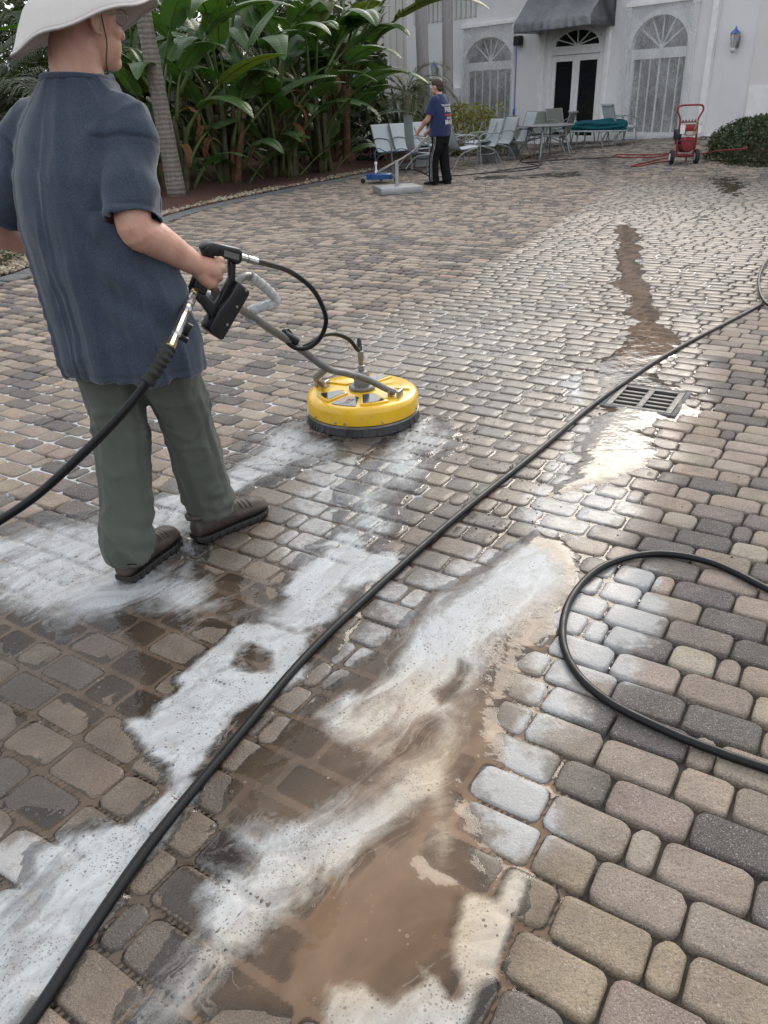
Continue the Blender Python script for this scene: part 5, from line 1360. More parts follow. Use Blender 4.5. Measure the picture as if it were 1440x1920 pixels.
q = MB(); q.tube([bL, A(606, 722, 3.72), A(593, 709, 3.62), A(600, 702, 3.52), J], .0165, 12, smooth=4); sp_('handle_fork', q, MT['tube'])
# bar with wrapped grips
g = [A(440, 552, 2.70), A(449, 526, 2.73), A(468, 517, 2.78), A(490, 533, 2.86), A(512, 553, 2.92), A(517, 566, 2.94), A(498, 573, 2.92), A(470, 583, 2.90), A(469, 597, 2.92), A(484, 600, 2.98)]
q = MB(); q.tube(g, .0135, 12, smooth=4); hb = sp_('handle_bar', q, MT['tube'])
gf, gr = spline(g[2:], 0, 8); q = MB(); q.tube(gf, [.0182 + .0008 * math.sin(i * 1.9) + .0005 * math.sin(i * 4.7) for i in range(len(gf))], 12); sp_('grip_wrap', q, MT['film'])
g2 = [A(408, 562, 2.66), A(394, 556, 2.66), A(380, 553, 2.66), A(352, 548, 2.66)]; gf, gr = spline(g2, 0, 8); q = MB(); q.tube(gf, [.018 + .0008 * math.sin(i * 1.9) for i in range(len(gf))], 12); sp_('grip_wrap', q, MT['film'])
q = MB(); q.tube([A(531, 626, 3.17), A(545, 634, 3.20), A(556, 640, 3.22)], .019, 10); sp_('hose_clip', q, MT['black'])
# trigger gun: pieces in one plane, 45 mm thick
GY = 2.55
gx = Vector(CR) ; gyv = Vector((0, 0, 1)); 
def gpt(px, py): 
    return A(px, py, GY + (px - 400) * .0012)
gn = (gpt(450, 480) - gpt(380, 480)).cross(gpt(400, 600) - gpt(400, 480)).normalized()
def gun_piece(name, px, th, bev=.006):
    q = MB(); P = [gpt(*p) for p in px]; n = len(P)
    V = [p - gn * th / 2 for p in P] + [p + gn * th / 2 for p in P]
    q.add(V, [tuple(range(n - 1, -1, -1)), tuple(range(n, 2 * n))] + [(i, (i + 1) % n, n + (i + 1) % n, n + i) for i in range(n)])
    return sp_(name, q, MT['black'], bevel=bev, auto=60)
gun_piece('gun_housing', [(377, 464), (383, 455), (393, 452), (442, 463), (449, 469), (447, 490), (438, 495), (428, 487), (400, 478), (384, 482)], .050, .007)
gun_piece('gun_grip', [(384, 478), (404, 482), (398, 505), (389, 530), (382, 553), (356, 540), (366, 512)], .036, .007)
gun_piece('gun_strut', [(428, 486), (440, 493), (439, 520), (440, 530), (420, 570), (402, 575), (418, 540), (429, 520)], .022, .004)
gun_piece('gun_arm', [(354, 536), (384, 553), (402, 570), (410, 574), (398, 600), (388, 612), (392, 592), (378, 572), (358, 552)], .026, .005)
gun_piece('gun_body', [(438, 523), (459, 541), (460, 548), (411, 633), (405, 633), (385, 618), (384, 611), (402, 578), (425, 548)], .062, .014)
gun_piece('gun_trigger', [(404, 484), (412, 488), (404, 520), (397, 545), (392, 543), (399, 515)], .016, .003)
q = MB(); P = [gpt(*p) + gn * (.0265 if gn.y < 0 else -.0265) for p in ((413, 466), (441, 474), (440, 485), (412, 477))]; q.add(P, [(0, 1, 2, 3)]); sp_('gun_plate', q, MT['tube'], smooth=False)
sgn = -1 if gn.y > 0 else 1
for (x, y) in ((452, 540), (435, 571), (417, 604)):
    q = MB(); q.lathe([(.001, 0), (.0048, .001), (.0048, .003), (.001, .004)], gpt(x, y) + gn * sgn * .0305, 8, gn * sgn); sp_('screw', q, MT['steel'])
for k in range(4):
    q = MB(); q.box(gpt(404 + .2 * k, 465.5 + k * 2.6) + gn * sgn * .0262, (.014, .002, .003), Matrix((Vector(CR), gn, Vector(CR).cross(gn))).transposed()); sp_('gun_vent', q, MT['pit'], smooth=False)
fa_, fb_ = gpt(447, 480), gpt(482, 491); d = (fb_ - fa_).normalized(); L_ = (fb_ - fa_).length
q = MB(); q.lathe([(.008, 0), (.011, .004), (.011, L_ * .4), (.008, L_ * .42), (.008, L_ * .48), (.012, L_ * .5), (.012, L_), (.009, L_ + .002)], fa_, 8, d); sp_('hose_fitting', q, MT['steel'], auto=30)
hub_top = O + Vector((0, 0, .345))
hp = [fb_ - d * .01, A(505, 496, 2.76), A(545, 510, 2.92), A(585, 541, 3.07), A(606, 578, 3.18), A(611, 606, 3.22), A(600, 634, 3.23), A(580, 651, 3.22), A(556, 653, 3.20), A(537, 640, 3.18), A(531, 624, 3.17), A(538, 619, 3.20), A(546, 628, 3.24), A(560, 648, 3.28), A(580, 643, 3.34), A(605, 629, 3.42), A(630, 627, 3.52), A(655, 637, 3.62), A(672, 657, 3.70), hub_top + Vector((-.004, 0, .06)), hub_top]
q = MB(); q.tube(hp, .0098, 10, smooth=6); sp_('whip_hose', q, MT['hose'])
# swivel coupler at the grip's lower end
ca, cb = gpt(367, 541), A(318, 652, 2.13); d = (cb - ca).normalized(); L_ = (cb - ca).length
def seg(name, prof, mat): 
    q = MB(); q.lathe([(r_, z * L_) for r_, z in prof], ca, 10, d); sp_(name, q, mat, auto=30)
seg('brass_nipple', [(.008, 0), (.012, .01), (.012, .10), (.008, .11)], MT['brass'])
seg('coupler', [(.008, .10), (.011, .12), (.011, .19), (.009, .20), (.016, .21), (.016, .30), (.013, .31), (.0165, .33), (.0165, .40), (.012, .42), (.014, .44), (.014, .80), (.010, .82), (.013, .84), (.013, .90), (.009, .91)], MT['steel'])
seg('brass_nipple', [(.009, .90), (.0145, .91), (.0145, 1.0), (.009, 1.01)], MT['brass'])
q = MB(); m_ = A(352, 612, 2.26); q.box(A(350, 622, 2.28), (.018, .012, .055), Matrix.Rotation(R(35), 3, 'Y'), .003); q.box(A(343, 634, 2.26), (.034, .012, .018), Matrix.Rotation(R(35), 3, 'Y'), .003); sp_('coupler_lever', q, MT['black'])

# ------------------------------------------------------------ hoses
def hose(name, pts, rad, mat, label, smooth=8, seg=10, extra=None):
    mb = MB(); mb.tube(pts, rad, seg, smooth=smooth); o = mb.build(name, mat, None, auto=None); tag(o, label, 'hose'); return o
HR = .0130
t_ = empty('pressure_hose', (0, 0, 0), 0, 'thick black pressure hose sweeping down from the gun past the legs', 'hose')
hp = [cb + d * .0, A(309, 668, 2.11), A(297, 687, 2.095), A(283, 707, 2.08), A(255, 745, 2.07), A(200, 806, 2.04), A(140, 865, 2.02), A(70, 928, 2.00), A(0, 976, 1.99), A(-90, 1030, 1.99), A(-200, 1085, 2.0), A(-330, 1160, 2.0)]
for i, p in enumerate(hp[8:]): p.z = max(p.z, .02)
q = MB(); q.tube(hp[2:], HR, 12, smooth=8); q.build('hose', MT['hose'], t_, auto=None)
gf, _ = spline(hp[:5], 0, 8); q = MB(); q.tube(gf[:27], [.0195 + .0022 * (1 if math.sin(i * 1.57) > 0 else -1) for i in range(27)], 12); q.build('strain_relief', MT['rubber'], t_, auto=None)
def ong(pts, z): return [G(x, y) + Vector((0, 0, z)) for x, y in pts]
hose('pressure_hose', ong([(-60, 2060), (60, 1920), (175, 1745), (290, 1580), (440, 1395), (580, 1230), (720, 1095), (860, 970), (1000, 857), (1100, 772), (1165, 724), (1230, 680), (1300, 640), (1370, 604), (1440, 566), (1520, 515)], HR * .8), HR, MT['hose'], 'long black pressure hose running diagonally across the wet pavers past the drain')
lp = [(1560, 1178), (1440, 1112), (1330, 1060), (1225, 1044), (1130, 1068), (1072, 1125), (1054, 1195), (1076, 1262), (1140, 1322), (1250, 1378), (1340, 1415), (1440, 1450), (1560, 1490)]
hose('pressure_hose', ong(lp, HR * 1.0), HR * .92, MT['hose'], 'black hose curving in a wide loop on the dry pavers at the right edge')
lp2 = [(1475, 455), (1440, 492), (1424, 520), (1422, 550), (1436, 578), (1475, 596)]
hose('pressure_hose', ong(lp2, HR * 2.6), HR * .9, MT['hose'], 'black hose loop crossing the long hose at the right edge')
hose('pressure_hose', ong([(1010, 290), (975, 303), (1010, 312), (985, 320), (900, 326), (860, 330), (835, 331), (810, 334), (796, 326), (770, 318), (740, 322)], .011), .011, MT['hose'], 'thin dark hose trailing on the pavers behind the worker in navy')
hose('pressure_hose', ong([(845, 331), (900, 326), (960, 318), (1012, 311), (1010, 306), (980, 306), (1060, 300), (1130, 297), (1165, 294)], .011), .010, MT['hose'], 'thin dark hose lying from the worker in navy towards the red hose')

# ------------------------------------------------------------ umbrella base
p = G(745, 361); ub = empty('umbrella_base', p, R(14), 'square grey steel umbrella base with a short pole standing alone on the pavers', 'umbrella base')
q = MB(); q.box((0, 0, .055), (.72, .60, .105), bev=.006); q.box((0, 0, .002), (.64, .52, .004)); q.build('base_plate', MT['galv'], ub)
q = MB(); q.lathe([(.07, .102), (.07, .112), (.034, .114), (.034, .50), (.030, .502), (.030, .12)], (0, 0, 0), 20); q.build('pole_socket', MT['galv'], ub, auto=35)

# ------------------------------------------------------------ sling chairs
def chair_meshes(sc=1.0, high=False, dark=False, cantil=True):
    """local: seat faces +y; returns list of (name, MB, mat)"""
    hw = .28; bt = (1.02 if high else .92)
    out = []
    seat = [(.30, .415), (.27, .43), (.10, .405), (-.12, .385), (-.20, .40), (-.27, .50), (-.34, .68), (-.40 if not high else -.43, bt - .05), (-.425 if not high else -.46, bt), (-.45, bt - .015)]
    P, _ = spline([Vector((0, y, z)) for y, z in seat], 0, 4)
    V, F = [], []
    for s in (-1, 1):
        for p in P: V.append((s * (hw - .03), p.y, p.z))
    n = len(P)
    for k in range(n - 1): F.append((k, k + 1, n + k + 1, n + k))
    m = MB().add(V, F); m2 = MB()
    V2 = [(v[0], v[1] - .012, v[2] - .012) for v in V]
    m.add(V2, [tuple(reversed(f)) for f in F]); k_ = 2 * n
    for s in (0, n):
        for k in range(n - 1): m.V; m.F.append((s + k, s + k + 1, k_ + s + k + 1, k_ + s + k))
    out.append(('sling', m, 'slingdark' if dark else 'sling'))
    rails = MB()
    for s in (-1, 1): rails.tube([Vector((s * (hw - .015), p.y, p.z - .006)) for p in P], .013, 6)
    rails.tube([(-hw + .015, P[-3].y, P[-3].z), (hw - .015, P[-3].y, P[-3].z)], .012, 6); rails.tube([(-hw + .015, .27, .41), (hw - .015, .27, .41)], .012, 6); rails.tube([(-hw + .015, -.16, .37), (hw - .015, -.16, .37)], .012, 6)
    out.append(('side_rails', rails, 'alu'))
    for s in (-1, 1):
        l = MB(); x = s * (hw + .005)
        l.tube([(x, -.31, .62), (x, -.20, .655), (x, .05, .65), (x, .20, .615), (x, .265, .50), (x, .285, .25), (x, .31, .013)] + ([(x, .24, .012)] if False else []), .0145, 7, smooth=4); out.append(('front_leg', l, 'alu'))
        l = MB(); l.tube([(x, .20, .40), (x, -.05, .34), (x, -.22, .25), (x, -.36, .012)], .0145, 7, smooth=3); out.append(('rear_leg', l, 'alu'))
    return out
def make_thing(parts, name, label, cat, group):
    t = empty(name, (0, 0, 0), 0, label, cat, group)
    for nm, m, mt in parts: m.build(nm, MT[mt], t, auto=50)
    return t
protos = {'std': make_thing(chair_meshes(), 'sling_chair', 'x', 'chair', 'pale sling chairs'), 'high': make_thing(chair_meshes(high=True), 'sling_chair', 'x', 'chair', 'pale sling chairs'), 'dark': make_thing(chair_meshes(dark=True), 'sling_chair', 'x', 'chair', 'dark sling chairs')}
used = set()
def put_chair(kind, px, py, az, label, flip=False, dz=0.0, loc=None, tilt=0.0, s=1.0):
    pr = protos[kind]; o = pr if kind not in used else copy_tree(pr); used.add(kind); o['label'] = label
    p = G(px, py) if loc is None else Vector(loc); o.location = p + Vector((0, 0, dz)); o.scale = (s,) * 3
    o.rotation_euler = (R(tilt), R(180) if flip else 0, R(az)); return o
# az: direction the seat faces, measured from away-from-camera, turning left positive
put_chair('std', 738, 320, -140, 'pale sling chair at the left end of the row, arms towards the bed')
put_chair('std', 772, 317, -140, 'second pale sling chair from the left, partly behind the tilted one')
put_chair('std', 806, 313, -140, 'third pale sling chair from the left beside the navy worker')
put_chair('high', 782, 323, -75, 'pale high backed sling chair leaning back towards the navy worker', tilt=-14)
c0 = put_chair('std', 815, 313, -140, 'pale sling chair turned upside down beside the navy worker', flip=True, dz=.84)
put_chair('std', 868, 314, -70, 'pale sling chair mostly hidden by the navy worker')
put_chair('std', 902, 308, 115, 'pale sling chair right of the navy worker with another upturned on its seat')
put_chair('std', 893, 307, 118, 'upturned sling chair with legs in the air right of the navy worker', flip=True, dz=.86)
put_chair('std', 930, 302, 112, 'sling chair standing between the upturned chair and the tall chair')
put_chair('high', 963, 298, 108, 'tall backed pale sling chair nearest the round table', s=1.0)
put_chair('std', 938, 292, 115, 'upturned sling chair behind the tall backed chair', flip=True, dz=.86)
put_chair('dark', 1003, 281, 160, 'dark sling chair at the left side of the round table')
put_chair('dark', 1052, 275, -155, 'dark sling chair before the french doors behind the round table')
put_chair('dark', 988, 293, -120, 'dark sling chair tucked under the near side of the round table')
put_chair('dark', 1040, 287, 60, 'dark sling chair tucked under the right side of the round table')
put_chair('std', 1160, 271, -75, 'pale low sling chair at the right end beyond the teal umbrella')

# round table
p = G(1022, 297); tb = empty('patio_table', p, R(10), 'round grey patio table with splayed legs before the french doors', 'table')
q = MB(); q.lathe([(.02, .690), (.60, .692), (.635, .700), (.645, .712), (.635, .724), (.60, .726), (.02, .728)], (0, 0, 0), 40); q.build('table_top', MT['tabletop'], tb, auto=40)
for k in range(4):
    a = R(45 + 90 * k + 12); q = MB(); q.tube([(.42 * math.cos(a), .42 * math.sin(a), .69), (.50 * math.cos(a), .50 * math.sin(a), .35), (.60 * math.cos(a), .60 * math.sin(a), .012)], .022, 8, smooth=3); q.build('leg', MT['alu'], tb, auto=None)
q = MB(); q.tube([(.47 * math.cos(R(57 + 90 * k)), .47 * math.sin(R(57 + 90 * k)), .5) for k in range(4)], .012, 6, closed=True); q.build('stretcher', MT['alu'], tb)

# chaise lounges with the folded umbrella
def chaise(loc, az, label):
    t = empty('chaise_lounge', loc, R(az), label, 'chaise lounge', 'chaise lounges by the wall'); L = 1.75
    m = MB(); pr = [(-L / 2, .40), (-.2, .385), (.5, .385), (L / 2, .40)]
    m.box((0, 0, .39), (L, .56, .018), None, .004); m.build('sling', MT['sling'], t)
    m = MB()
    for s in (-1, 1): m.tube([(-L / 2, s * .29, .39), (0, s * .29, .375), (L / 2, s * .29, .39)], .015, 7)
    m.tube([(-L / 2, -.29, .39), (-L / 2, .29, .39)], .015, 7); m.tube([(L / 2, -.29, .39), (L / 2, .29, .39)], .015, 7); m.build('side_rails', MT['alu'], t)
    for x in (-.48, .52):
        for s in (-1, 1):
            l = MB(); l.tube([(x - .22, s * .30, .385), (x - .16, s * .30, .05), (x - .10, s * .30, .014), (x + .10, s * .30, .014), (x + .16, s * .30, .05), (x + .22, s * .30, .385)], .0145, 7, smooth=4); l.build('leg', MT['alu'], t, auto=None)
    return t
waz = math.degrees(math.atan2(WD[1], WD[0]))
chaise(G(1112, 277), waz + 22, 'pale chaise lounge carrying the folded teal umbrella')
chaise(G(1085, 271), waz + 16, 'pale chaise lounge behind the one under the teal umbrella')
# folded umbrella: wrapped cloth with ribs and pole
pc = G(1112, 277) + Vector((0, 0, .47)); ua = R(waz + 22); ud = Vector((math.cos(ua), math.sin(ua), 0)); us_ = Vector((-ud.y, ud.x, 0))
um = empty('folded_umbrella', pc, ua, 'teal canvas patio umbrella folded up and laid on the chaise lounge', 'umbrella')
rings = []
for i in range(34):
    t_ = i / 33; x = -.78 + 1.62 * t_; r_ = .175 * math.sin(math.pi * min(1, .18 + t_ * .80)) ** .55 * (1 - .25 * t_); rg = []
    for k in range(40):
        a = 2 * math.pi * k / 40; f = 1 + .20 * math.sin(8 * a + 2.2 * math.sin(t_ * 5) + t_ * 3) + .10 * math.sin(13 * a + t_ * 9)
        rg.append(Vector((x, r_ * 1.2 * f * math.cos(a), max(-.062, r_ * .95 * f * math.sin(a)))))
    rings.append(rg)
q = MB(); q.loft(rings); q.build('canopy', MT['teal'], um, auto=None)
q = MB(); q.tube([(-1.05, 0, -.02), (.95, 0, -.02)], .019, 10); q.build('pole', MT['alu'], um)
q = MB(); q.lathe([(.12, -.012), (.13, 0), (.12, .012)], (-.2, 0, 0), 14, (1, 0, 0)); q.build('tie_strap', MT['teal'], um)

# ------------------------------------------------------------ red pressure washer
p = G(1281, 308); pw = empty('pressure_washer', p, R(-8), 'red wheeled pressure washer with tall handle parked before the right window', 'pressure washer')
q = MB()
for s in (-1, 1):
    q.tube([(s * .17, -.02, .18), (s * .20, -.02, .45), (s * .185, -.01, .84), (s * .21, -.01, .95), (s * .265, 0, 1.06), (s * .25, .0, 1.14), (s * .18, 0, 1.165), (0, 0, 1.17)], .020, 9, smooth=5)
q.tube([(-.19, -.02, .52), (.19, -.02, .52)], .014, 8); q.tube([(-.19, 0, .84), (.19, 0, .84)], .014, 8)
q.tube([(-.24, .02, .155), (.24, .02, .155)], .012, 8); q.box((0, .20, .185), (.36, .52, .022), None, .005)
for s in (-1, 1): q.tube([(s * .15, .44, .18), (s * .15, .47, .02)], .018, 8)
q.build('frame', MT['red'], pw, auto=50)
q = MB(); q.box((.03, -.028, .73), (.27, .016, .14), None, .004); q.build('hose_panel', MT['red'], pw)
q = MB(); q.box((-.115, -.040, .70), (.10, .006, .17)); q.build('label_plate', MT['print'], pw, smooth=False)
for s in (-1, 1):
    q = MB(); q.lathe([(.05, -.042), (.115, -.046), (.142, -.036), (.150, -.015), (.150, .015), (.142, .036), (.115, .046), (.05, .042)], (s * .265, .02, .152), 26, (1, 0, 0)); w_ = q.build('wheel', MT['rubber'], pw, auto=45)
    q = MB(); q.lathe([(.005, -.05), (.055, -.05), (.075, -.046), (.075, .046), (.055, .05), (.005, .05)], (s * .265, .02, .152), 20, (1, 0, 0)); q.build('rim', MT['white'], w_, auto=35)
q = MB(); q.lathe([(.02, -.16), (.135, -.155), (.155, -.13), (.155, -.02), (.13, .02)], (.03, .06, .40), 24, (0, 1, 0)); eng = q.build('engine_cover', MT['red'], pw, auto=40)
for r_ in (.055, .085, .115):
    q = MB(); q.tube([(.03 + r_ * math.cos(R(a)), -.097, .40 + r_ * math.sin(R(a))) for a in range(0, 360, 20)], .005, 5, closed=True); q.build('grille_ring', MT['black'], eng)
q = MB(); q.box((.02, .20, .36), (.26, .24, .24), None, .03); q.build('engine_block', MT['black'], pw)
q = MB(); q.box((.075, .08, .645), (.25, .22, .15), None, .04); q.lathe([(.03, 0), (.03, .03), (.005, .032)], (.10, .08, .72), 12); q.build('fuel_tank', MT['engine'], pw)
q = MB(); q.box((-.19, .06, .60), (.15, .20, .22), None, .03); q.box((-.17, .06, .46), (.10, .14, .10), None, .02); q.build('air_filter', MT['black'], pw)
for k in range(5):
    q = MB(); q.lathe([(.012, 0), (.014, .03), (.006, .035)], (-.13 + k * .065, -.02, .852), 8); q.build('nozzle', MT['black'], pw)
q = MB(); q.tube([(.20, .0, .80), (.27, -.02, .78), (.27, -.02, .84)], .007, 6); q.tube([(.20, 0, .50), (.30, -.02, .49), (.34, -.02, .56)], .007, 6); q.build('hook', MT['black'], pw)
q = MB(); q.tube([(.13, -.05, .85), (.20, -.05, .82), (.12, -.05, .70), (.17, -.045, .52), (.13, -.04, .36), (.10, -.04, .34)], .007, 6, smooth=4); q.tube([(.15, -.05, .86), (.21, -.04, .87), (.14, -.05, .78), (.19, -.05, .60)], .007, 6, smooth=4); q.build('starter_cord', MT['brass'], pw)
rh = empty('red_hose', G(1220, 305), 0, 'dark red hose looped on the pavers left of the pressure washer', 'hose'); RI = Matrix.Translation(-rh.location)
q = MB(); pts = ong([(1275, 283), (1235, 291), (1160, 291), (1153, 295), (1170, 296), (1225, 296), (1260, 289)], .014); q.tube(pts, .0125, 8, smooth=6); q.build('hose_loop', MT['redhose'], rh, auto=None).matrix_local = RI
q = MB(); pts = ong([(1262, 296), (1236, 300), (1212, 306), (1190, 311), (1184, 313), (1200, 313), (1225, 307), (1250, 304), (1262, 303)], .016); q.tube(pts, .0125, 8, smooth=6); q.build('hose_loop', MT['redhose'], rh, auto=None).matrix_local = RI
q = MB(); pts = ong([(1300, 292), (1330, 287), (1350, 284), (1400, 280)], .014); q.tube(pts, .0125, 8, smooth=6); q.build('hose_tail', MT['redhose'], rh, auto=None).matrix_local = RI

pw.scale = (.88,) * 3
# ------------------------------------------------------------ blue surface cleaner of the second worker
p = G(712, 343); bc = empty('surface_cleaner', p, R(4), 'blue surface cleaner on castors pushed by the worker in navy', 'surface cleaner')
q = MB(); q.lathe([(.24, .075), (.25, .08), (.25, .16), (.24, .168), (.10, .172), (.01, .174)], (0, 0, 0), 36); q.build('deck', MT['blue'], bc, auto=40)
for a in (-150, -90, -35, 60):
    r_ = Vector((math.cos(R(a)), math.sin(R(a)), 0)); q = MB(); q.box(r_ * .262 + Vector((0, 0, .12)), (.03, .03, .10), Matrix.Rotation(R(a), 3, 'Z'), .004); q.build('mount_bracket', MT['blue'], bc)
for a in (180, 0, 80):
    r_ = Vector((math.cos(R(a)), math.sin(R(a)), 0)); c = r_ * .32 + Vector((0, 0, .045)); q = MB(); q.lathe([(.01, -.012), (.045, -.012), (.045, .012), (.01, .012)], c, 14, (r_.y, -r_.x, .1)); q.build('castor', MT['rubber'], bc)
    q = MB(); q.tube([r_ * .25 + Vector((0, 0, .12)), r_ * .31 + Vector((0, 0, .115)), c], .009, 6); q.build('castor_fork', MT['alu'], bc)
hk = A(800, 262, 17.25) - p; hk = Matrix.Rotation(R(-4), 3, 'Z') @ hk
q = MB(); mid = hk * .62 + Vector((0, 0, .03))
q.tube([(-.05, .10, .17), (.02, .10, .22), mid + Vector((0, .05, 0)), hk + Vector((-.03, .16, 0)), hk + Vector((.08, .16, .02)), hk + Vector((.10, -.14, .02)), hk + Vector((-.03, -.16, 0)), mid + Vector((0, -.05, 0)), (.02, -.10, .22), (-.05, -.10, .17)], .015, 8, smooth=4); q.build('handle', MT['tube'], bc, auto=None)
q = MB(); q.lathe([(.03, .172), (.03, .22), (.016, .23), (.016, .33), (.028, .33), (.028, .37), (.01, .375)], (-.06, 0, 0), 12); q.build('swivel_post', MT['white'], bc, auto=35)
q = MB(); q.tube([(-.06, 0, .37), (-.07, 0, .52), (0, .02, .60), (.20, .03, .52), (.45, .03, .58), mid + Vector((.1, 0, .02)), hk * .9], .010, 8, smooth=5); q.build('whip_hose', MT['bluehose'], bc, auto=None)

# small garden spotlight in the bed, and lugs under the boots are left to the soles
p = G(343, 352); gl_ = empty('garden_light', p + Vector((-.1, .25, .03)), 0, 'small brown garden spotlight tilted in the mulch under the paddle plants', 'garden light')
q = MB(); q.lathe([(.045, 0), (.05, .01), (.062, .16), (.066, .20), (.055, .20), (.05, .16)], (0, 0, .10), 16, (-.35, -.1, .9)); q.build('lamp_housing', MT['stalkbrown'], gl_, auto=40)
q = MB(); q.tube([(0, 0, -.05), (0, 0, .12)], .014, 8); q.build('stake', MT['black'], gl_)
# ------------------------------------------------------------ people
def ring(c, r_, h_, hw, hd, n=40, pw=2.3, up=None):
    """closed superellipse ring around c, axes r_ and h_"""
    out = []
    for k in range(n):
        a = 2 * math.pi * k / n; ca, sa = math.cos(a), math.sin(a)
        out.append(c + r_ * hw * math.copysign(abs(ca) ** (2 / pw), ca) + h_ * hd * math.copysign(abs(sa) ** (2 / pw), sa))
    return out
def loft_tube(mb, cs, rads, n=24, sm=4, cap=True):
    capsule = spline(cs, rads, sm); mb.tube(capsule[0], capsule[1], n, cap=cap)
def open_end(o, tests):
    """remove the closing faces of sleeves, hems and cuffs and give the cloth a thickness"""
    bm = bmesh.new(); bm.from_mesh(o.data); kill = []
    for f in bm.faces:
        c = f.calc_center_median()
        for (p, d, rad, dep) in tests:
            v = c - p
            if abs(v.dot(d)) < dep and (v - d * v.dot(d)).length < rad and f.normal.dot(d) > .55: kill.append(f); break
    bmesh.ops.delete(bm, geom=kill, context='FACES'); bm.to_mesh(o.data); bm.free()
    m = o.modifiers.new('cloth', 'SOLIDIFY'); m.thickness = .004; m.offset = -1
def displace(o, fn):
    co, no = vco(o.data), vno(o.data); setco(o.data, co + no * fn(co)[:, None])

# ============================================ the worker in the hat
h = Vector((.47, .88, 0)).normalized(); r_ = Vector((h.y, -h.x, 0)); Z = Vector((0, 0, 1))
Pv = Vector((-.812, 2.47, .93))
def T(z, f=0.0): return Vector((Pv.x - .045 * max(0, min(1, (z - .7) / .5)) + .03 * max(0, (z - 1.2) / .35), Pv.y, z)) + h * f
N0 = T(1.555, .035)
SR = T(1.405, .03) + r_ * .178; SL = T(1.405, .03) - r_ * .195
ER = A(252, 424, 2.30); WRi = A(368, 497, 2.495); HR_ = A(393, 508, 2.54)
EL = A(-14, 428, 2.62); WL = A(112, 478, 2.83)
HC = A(152, 36, 2.53); fh = Vector((.67, .74, 0)); rh_ = Vector((fh.y, -fh.x, 0))
hipL, hipR = Pv - r_ * .095 + Vector((0, 0, -.02)), Pv + r_ * .095 + Vector((0, 0, -.02))
ankL, ankR = Vector((-.887, 2.315, .09)), Vector((-.652, 2.585, .09))
kneL = hipL.lerp(ankL, .50) + h * .035; kneR = hipR.lerp(ankR, .50) + h * .03
man = empty('person', (Pv.x, Pv.y, 0), 0, 'person in a wide brimmed hat and slate blue tee steering the yellow surface cleaner', 'person')
MI = Matrix.Translation(-man.location)
def mp_(o, parent=None):
    if parent is None: o.parent = man; o.matrix_local = MI
    return o
b = MB()
b.loft([ring(T(.86), r_, h, .13, .10), ring(T(.95), r_, h, .165, .115), ring(T(1.15, .01), r_, h, .15, .105), ring(T(1.33, .02), r_, h, .165, .11), ring(T(1.44, .03), r_, h, .145, .085), ring(T(1.52, .035), r_, h, .075, .06)])
for hp_, kn_, an_ in ((hipL, kneL, ankL), (hipR, kneR, ankR)): capsule_chain(b, [hp_, kn_, an_], [.085, .055, .042], 16)
# neck and head
capsule_chain(b, [N0 + Vector((0, 0, -.07)) , N0.lerp(HC, .45) - fh * .012, HC + Vector((0, 0, -.03))], [.078, .066, .066], 20)
RH = Matrix((rh_, fh, Z)).transposed()
ellipsoid(b, HC + Z * .015, (.079, .099, .112), RH, 28)
ellipsoid(b, HC + fh * .035 - Z * .060, (.060, .070, .066), RH, 24)
ellipsoid(b, HC + fh * .074 - Z * .105, (.030, .026, .022), RH, 16)          # chin
ellipsoid(b, HC + fh * .090 - Z * .066, (.024, .016, .016), RH, 16)          # mouth
ellipsoid(b, HC + fh * .070 - Z * .030 + rh_ * .034, (.026, .026, .024), RH, 16); ellipsoid(b, HC + fh * .070 - Z * .030 - rh_ * .034, (.026, .026, .024), RH, 16)
capsule_chain(b, [HC + fh * .090 + Z * .012, HC + fh * .108 - Z * .018, HC + fh * .116 - Z * .036], [.009, .011, .014], 12)
ellipsoid(b, HC + fh * .086 + Z * .022, (.045, .016, .011), RH, 14)           # brow
for s in (1, -1):
    e = HC + rh_ * s * .081 - fh * .008 - Z * .010
    pts = [e + (fh * math.cos(R(a)) * .017 + Z * math.sin(R(a)) * .030) + rh_ * s * .008 for a in (-80, -130, 180, 130, 80, 30)]
    capsule_chain(b, pts, [.0075, .006, .0058, .006, .006, .005], 8); ellipsoid(b, e, (.008, .014, .024), RH, 12)
# arms
capsule_chain(b, [SR - r_ * .03, SR.lerp(ER, .5), ER, ER.lerp(WRi, .33), WRi], [.058, .054, .050, .052, .033], 20)
capsule_chain(b, [SL + r_ * .03, SL.lerp(EL, .5), EL, EL.lerp(WL, .33), WL], [.060, .050, .044, .046, .030], 18)
# right hand closed round the grip, seen from its back
def q3(x, y, Y): return A(x, y, Y)
capsule_chain(b, [WRi, q3(385, 501, 2.518), q3(402, 504, 2.522)], [.031, .033, .030], 18)
capsule_chain(b, [WRi, q3(382, 516, 2.518), q3(394, 527, 2.526)], [.028, .030, .026], 18)
kn = [((411, 487), 2.518), ((413, 501), 2.514), ((408, 517), 2.518), ((400, 531), 2.526)]
for i, ((x, y), Y) in enumerate(kn):
    rr = (.0125, .0128, .0120, .0108)[i]; fx = (.9, 1.05, 1.0, .85)[i]
    capsule_chain(b, [q3(396 - i * 2, 503 + i * 6, 2.518), q3(x, y, Y), q3(x + 4 * fx, y + 5, Y + .035), q3(x - 10 * fx, y + 7, Y + .068), q3(x - 24 * fx, y + 4, Y + .072)], [rr * 1.1, rr, rr * .95, rr * .88, rr * .78], 12)
capsule_chain(b, [q3(372, 490, 2.520), q3(383, 483, 2.560), q3(398, 486, 2.585), q3(410, 491, 2.595)], [.017, .0145, .0125, .0105], 12)
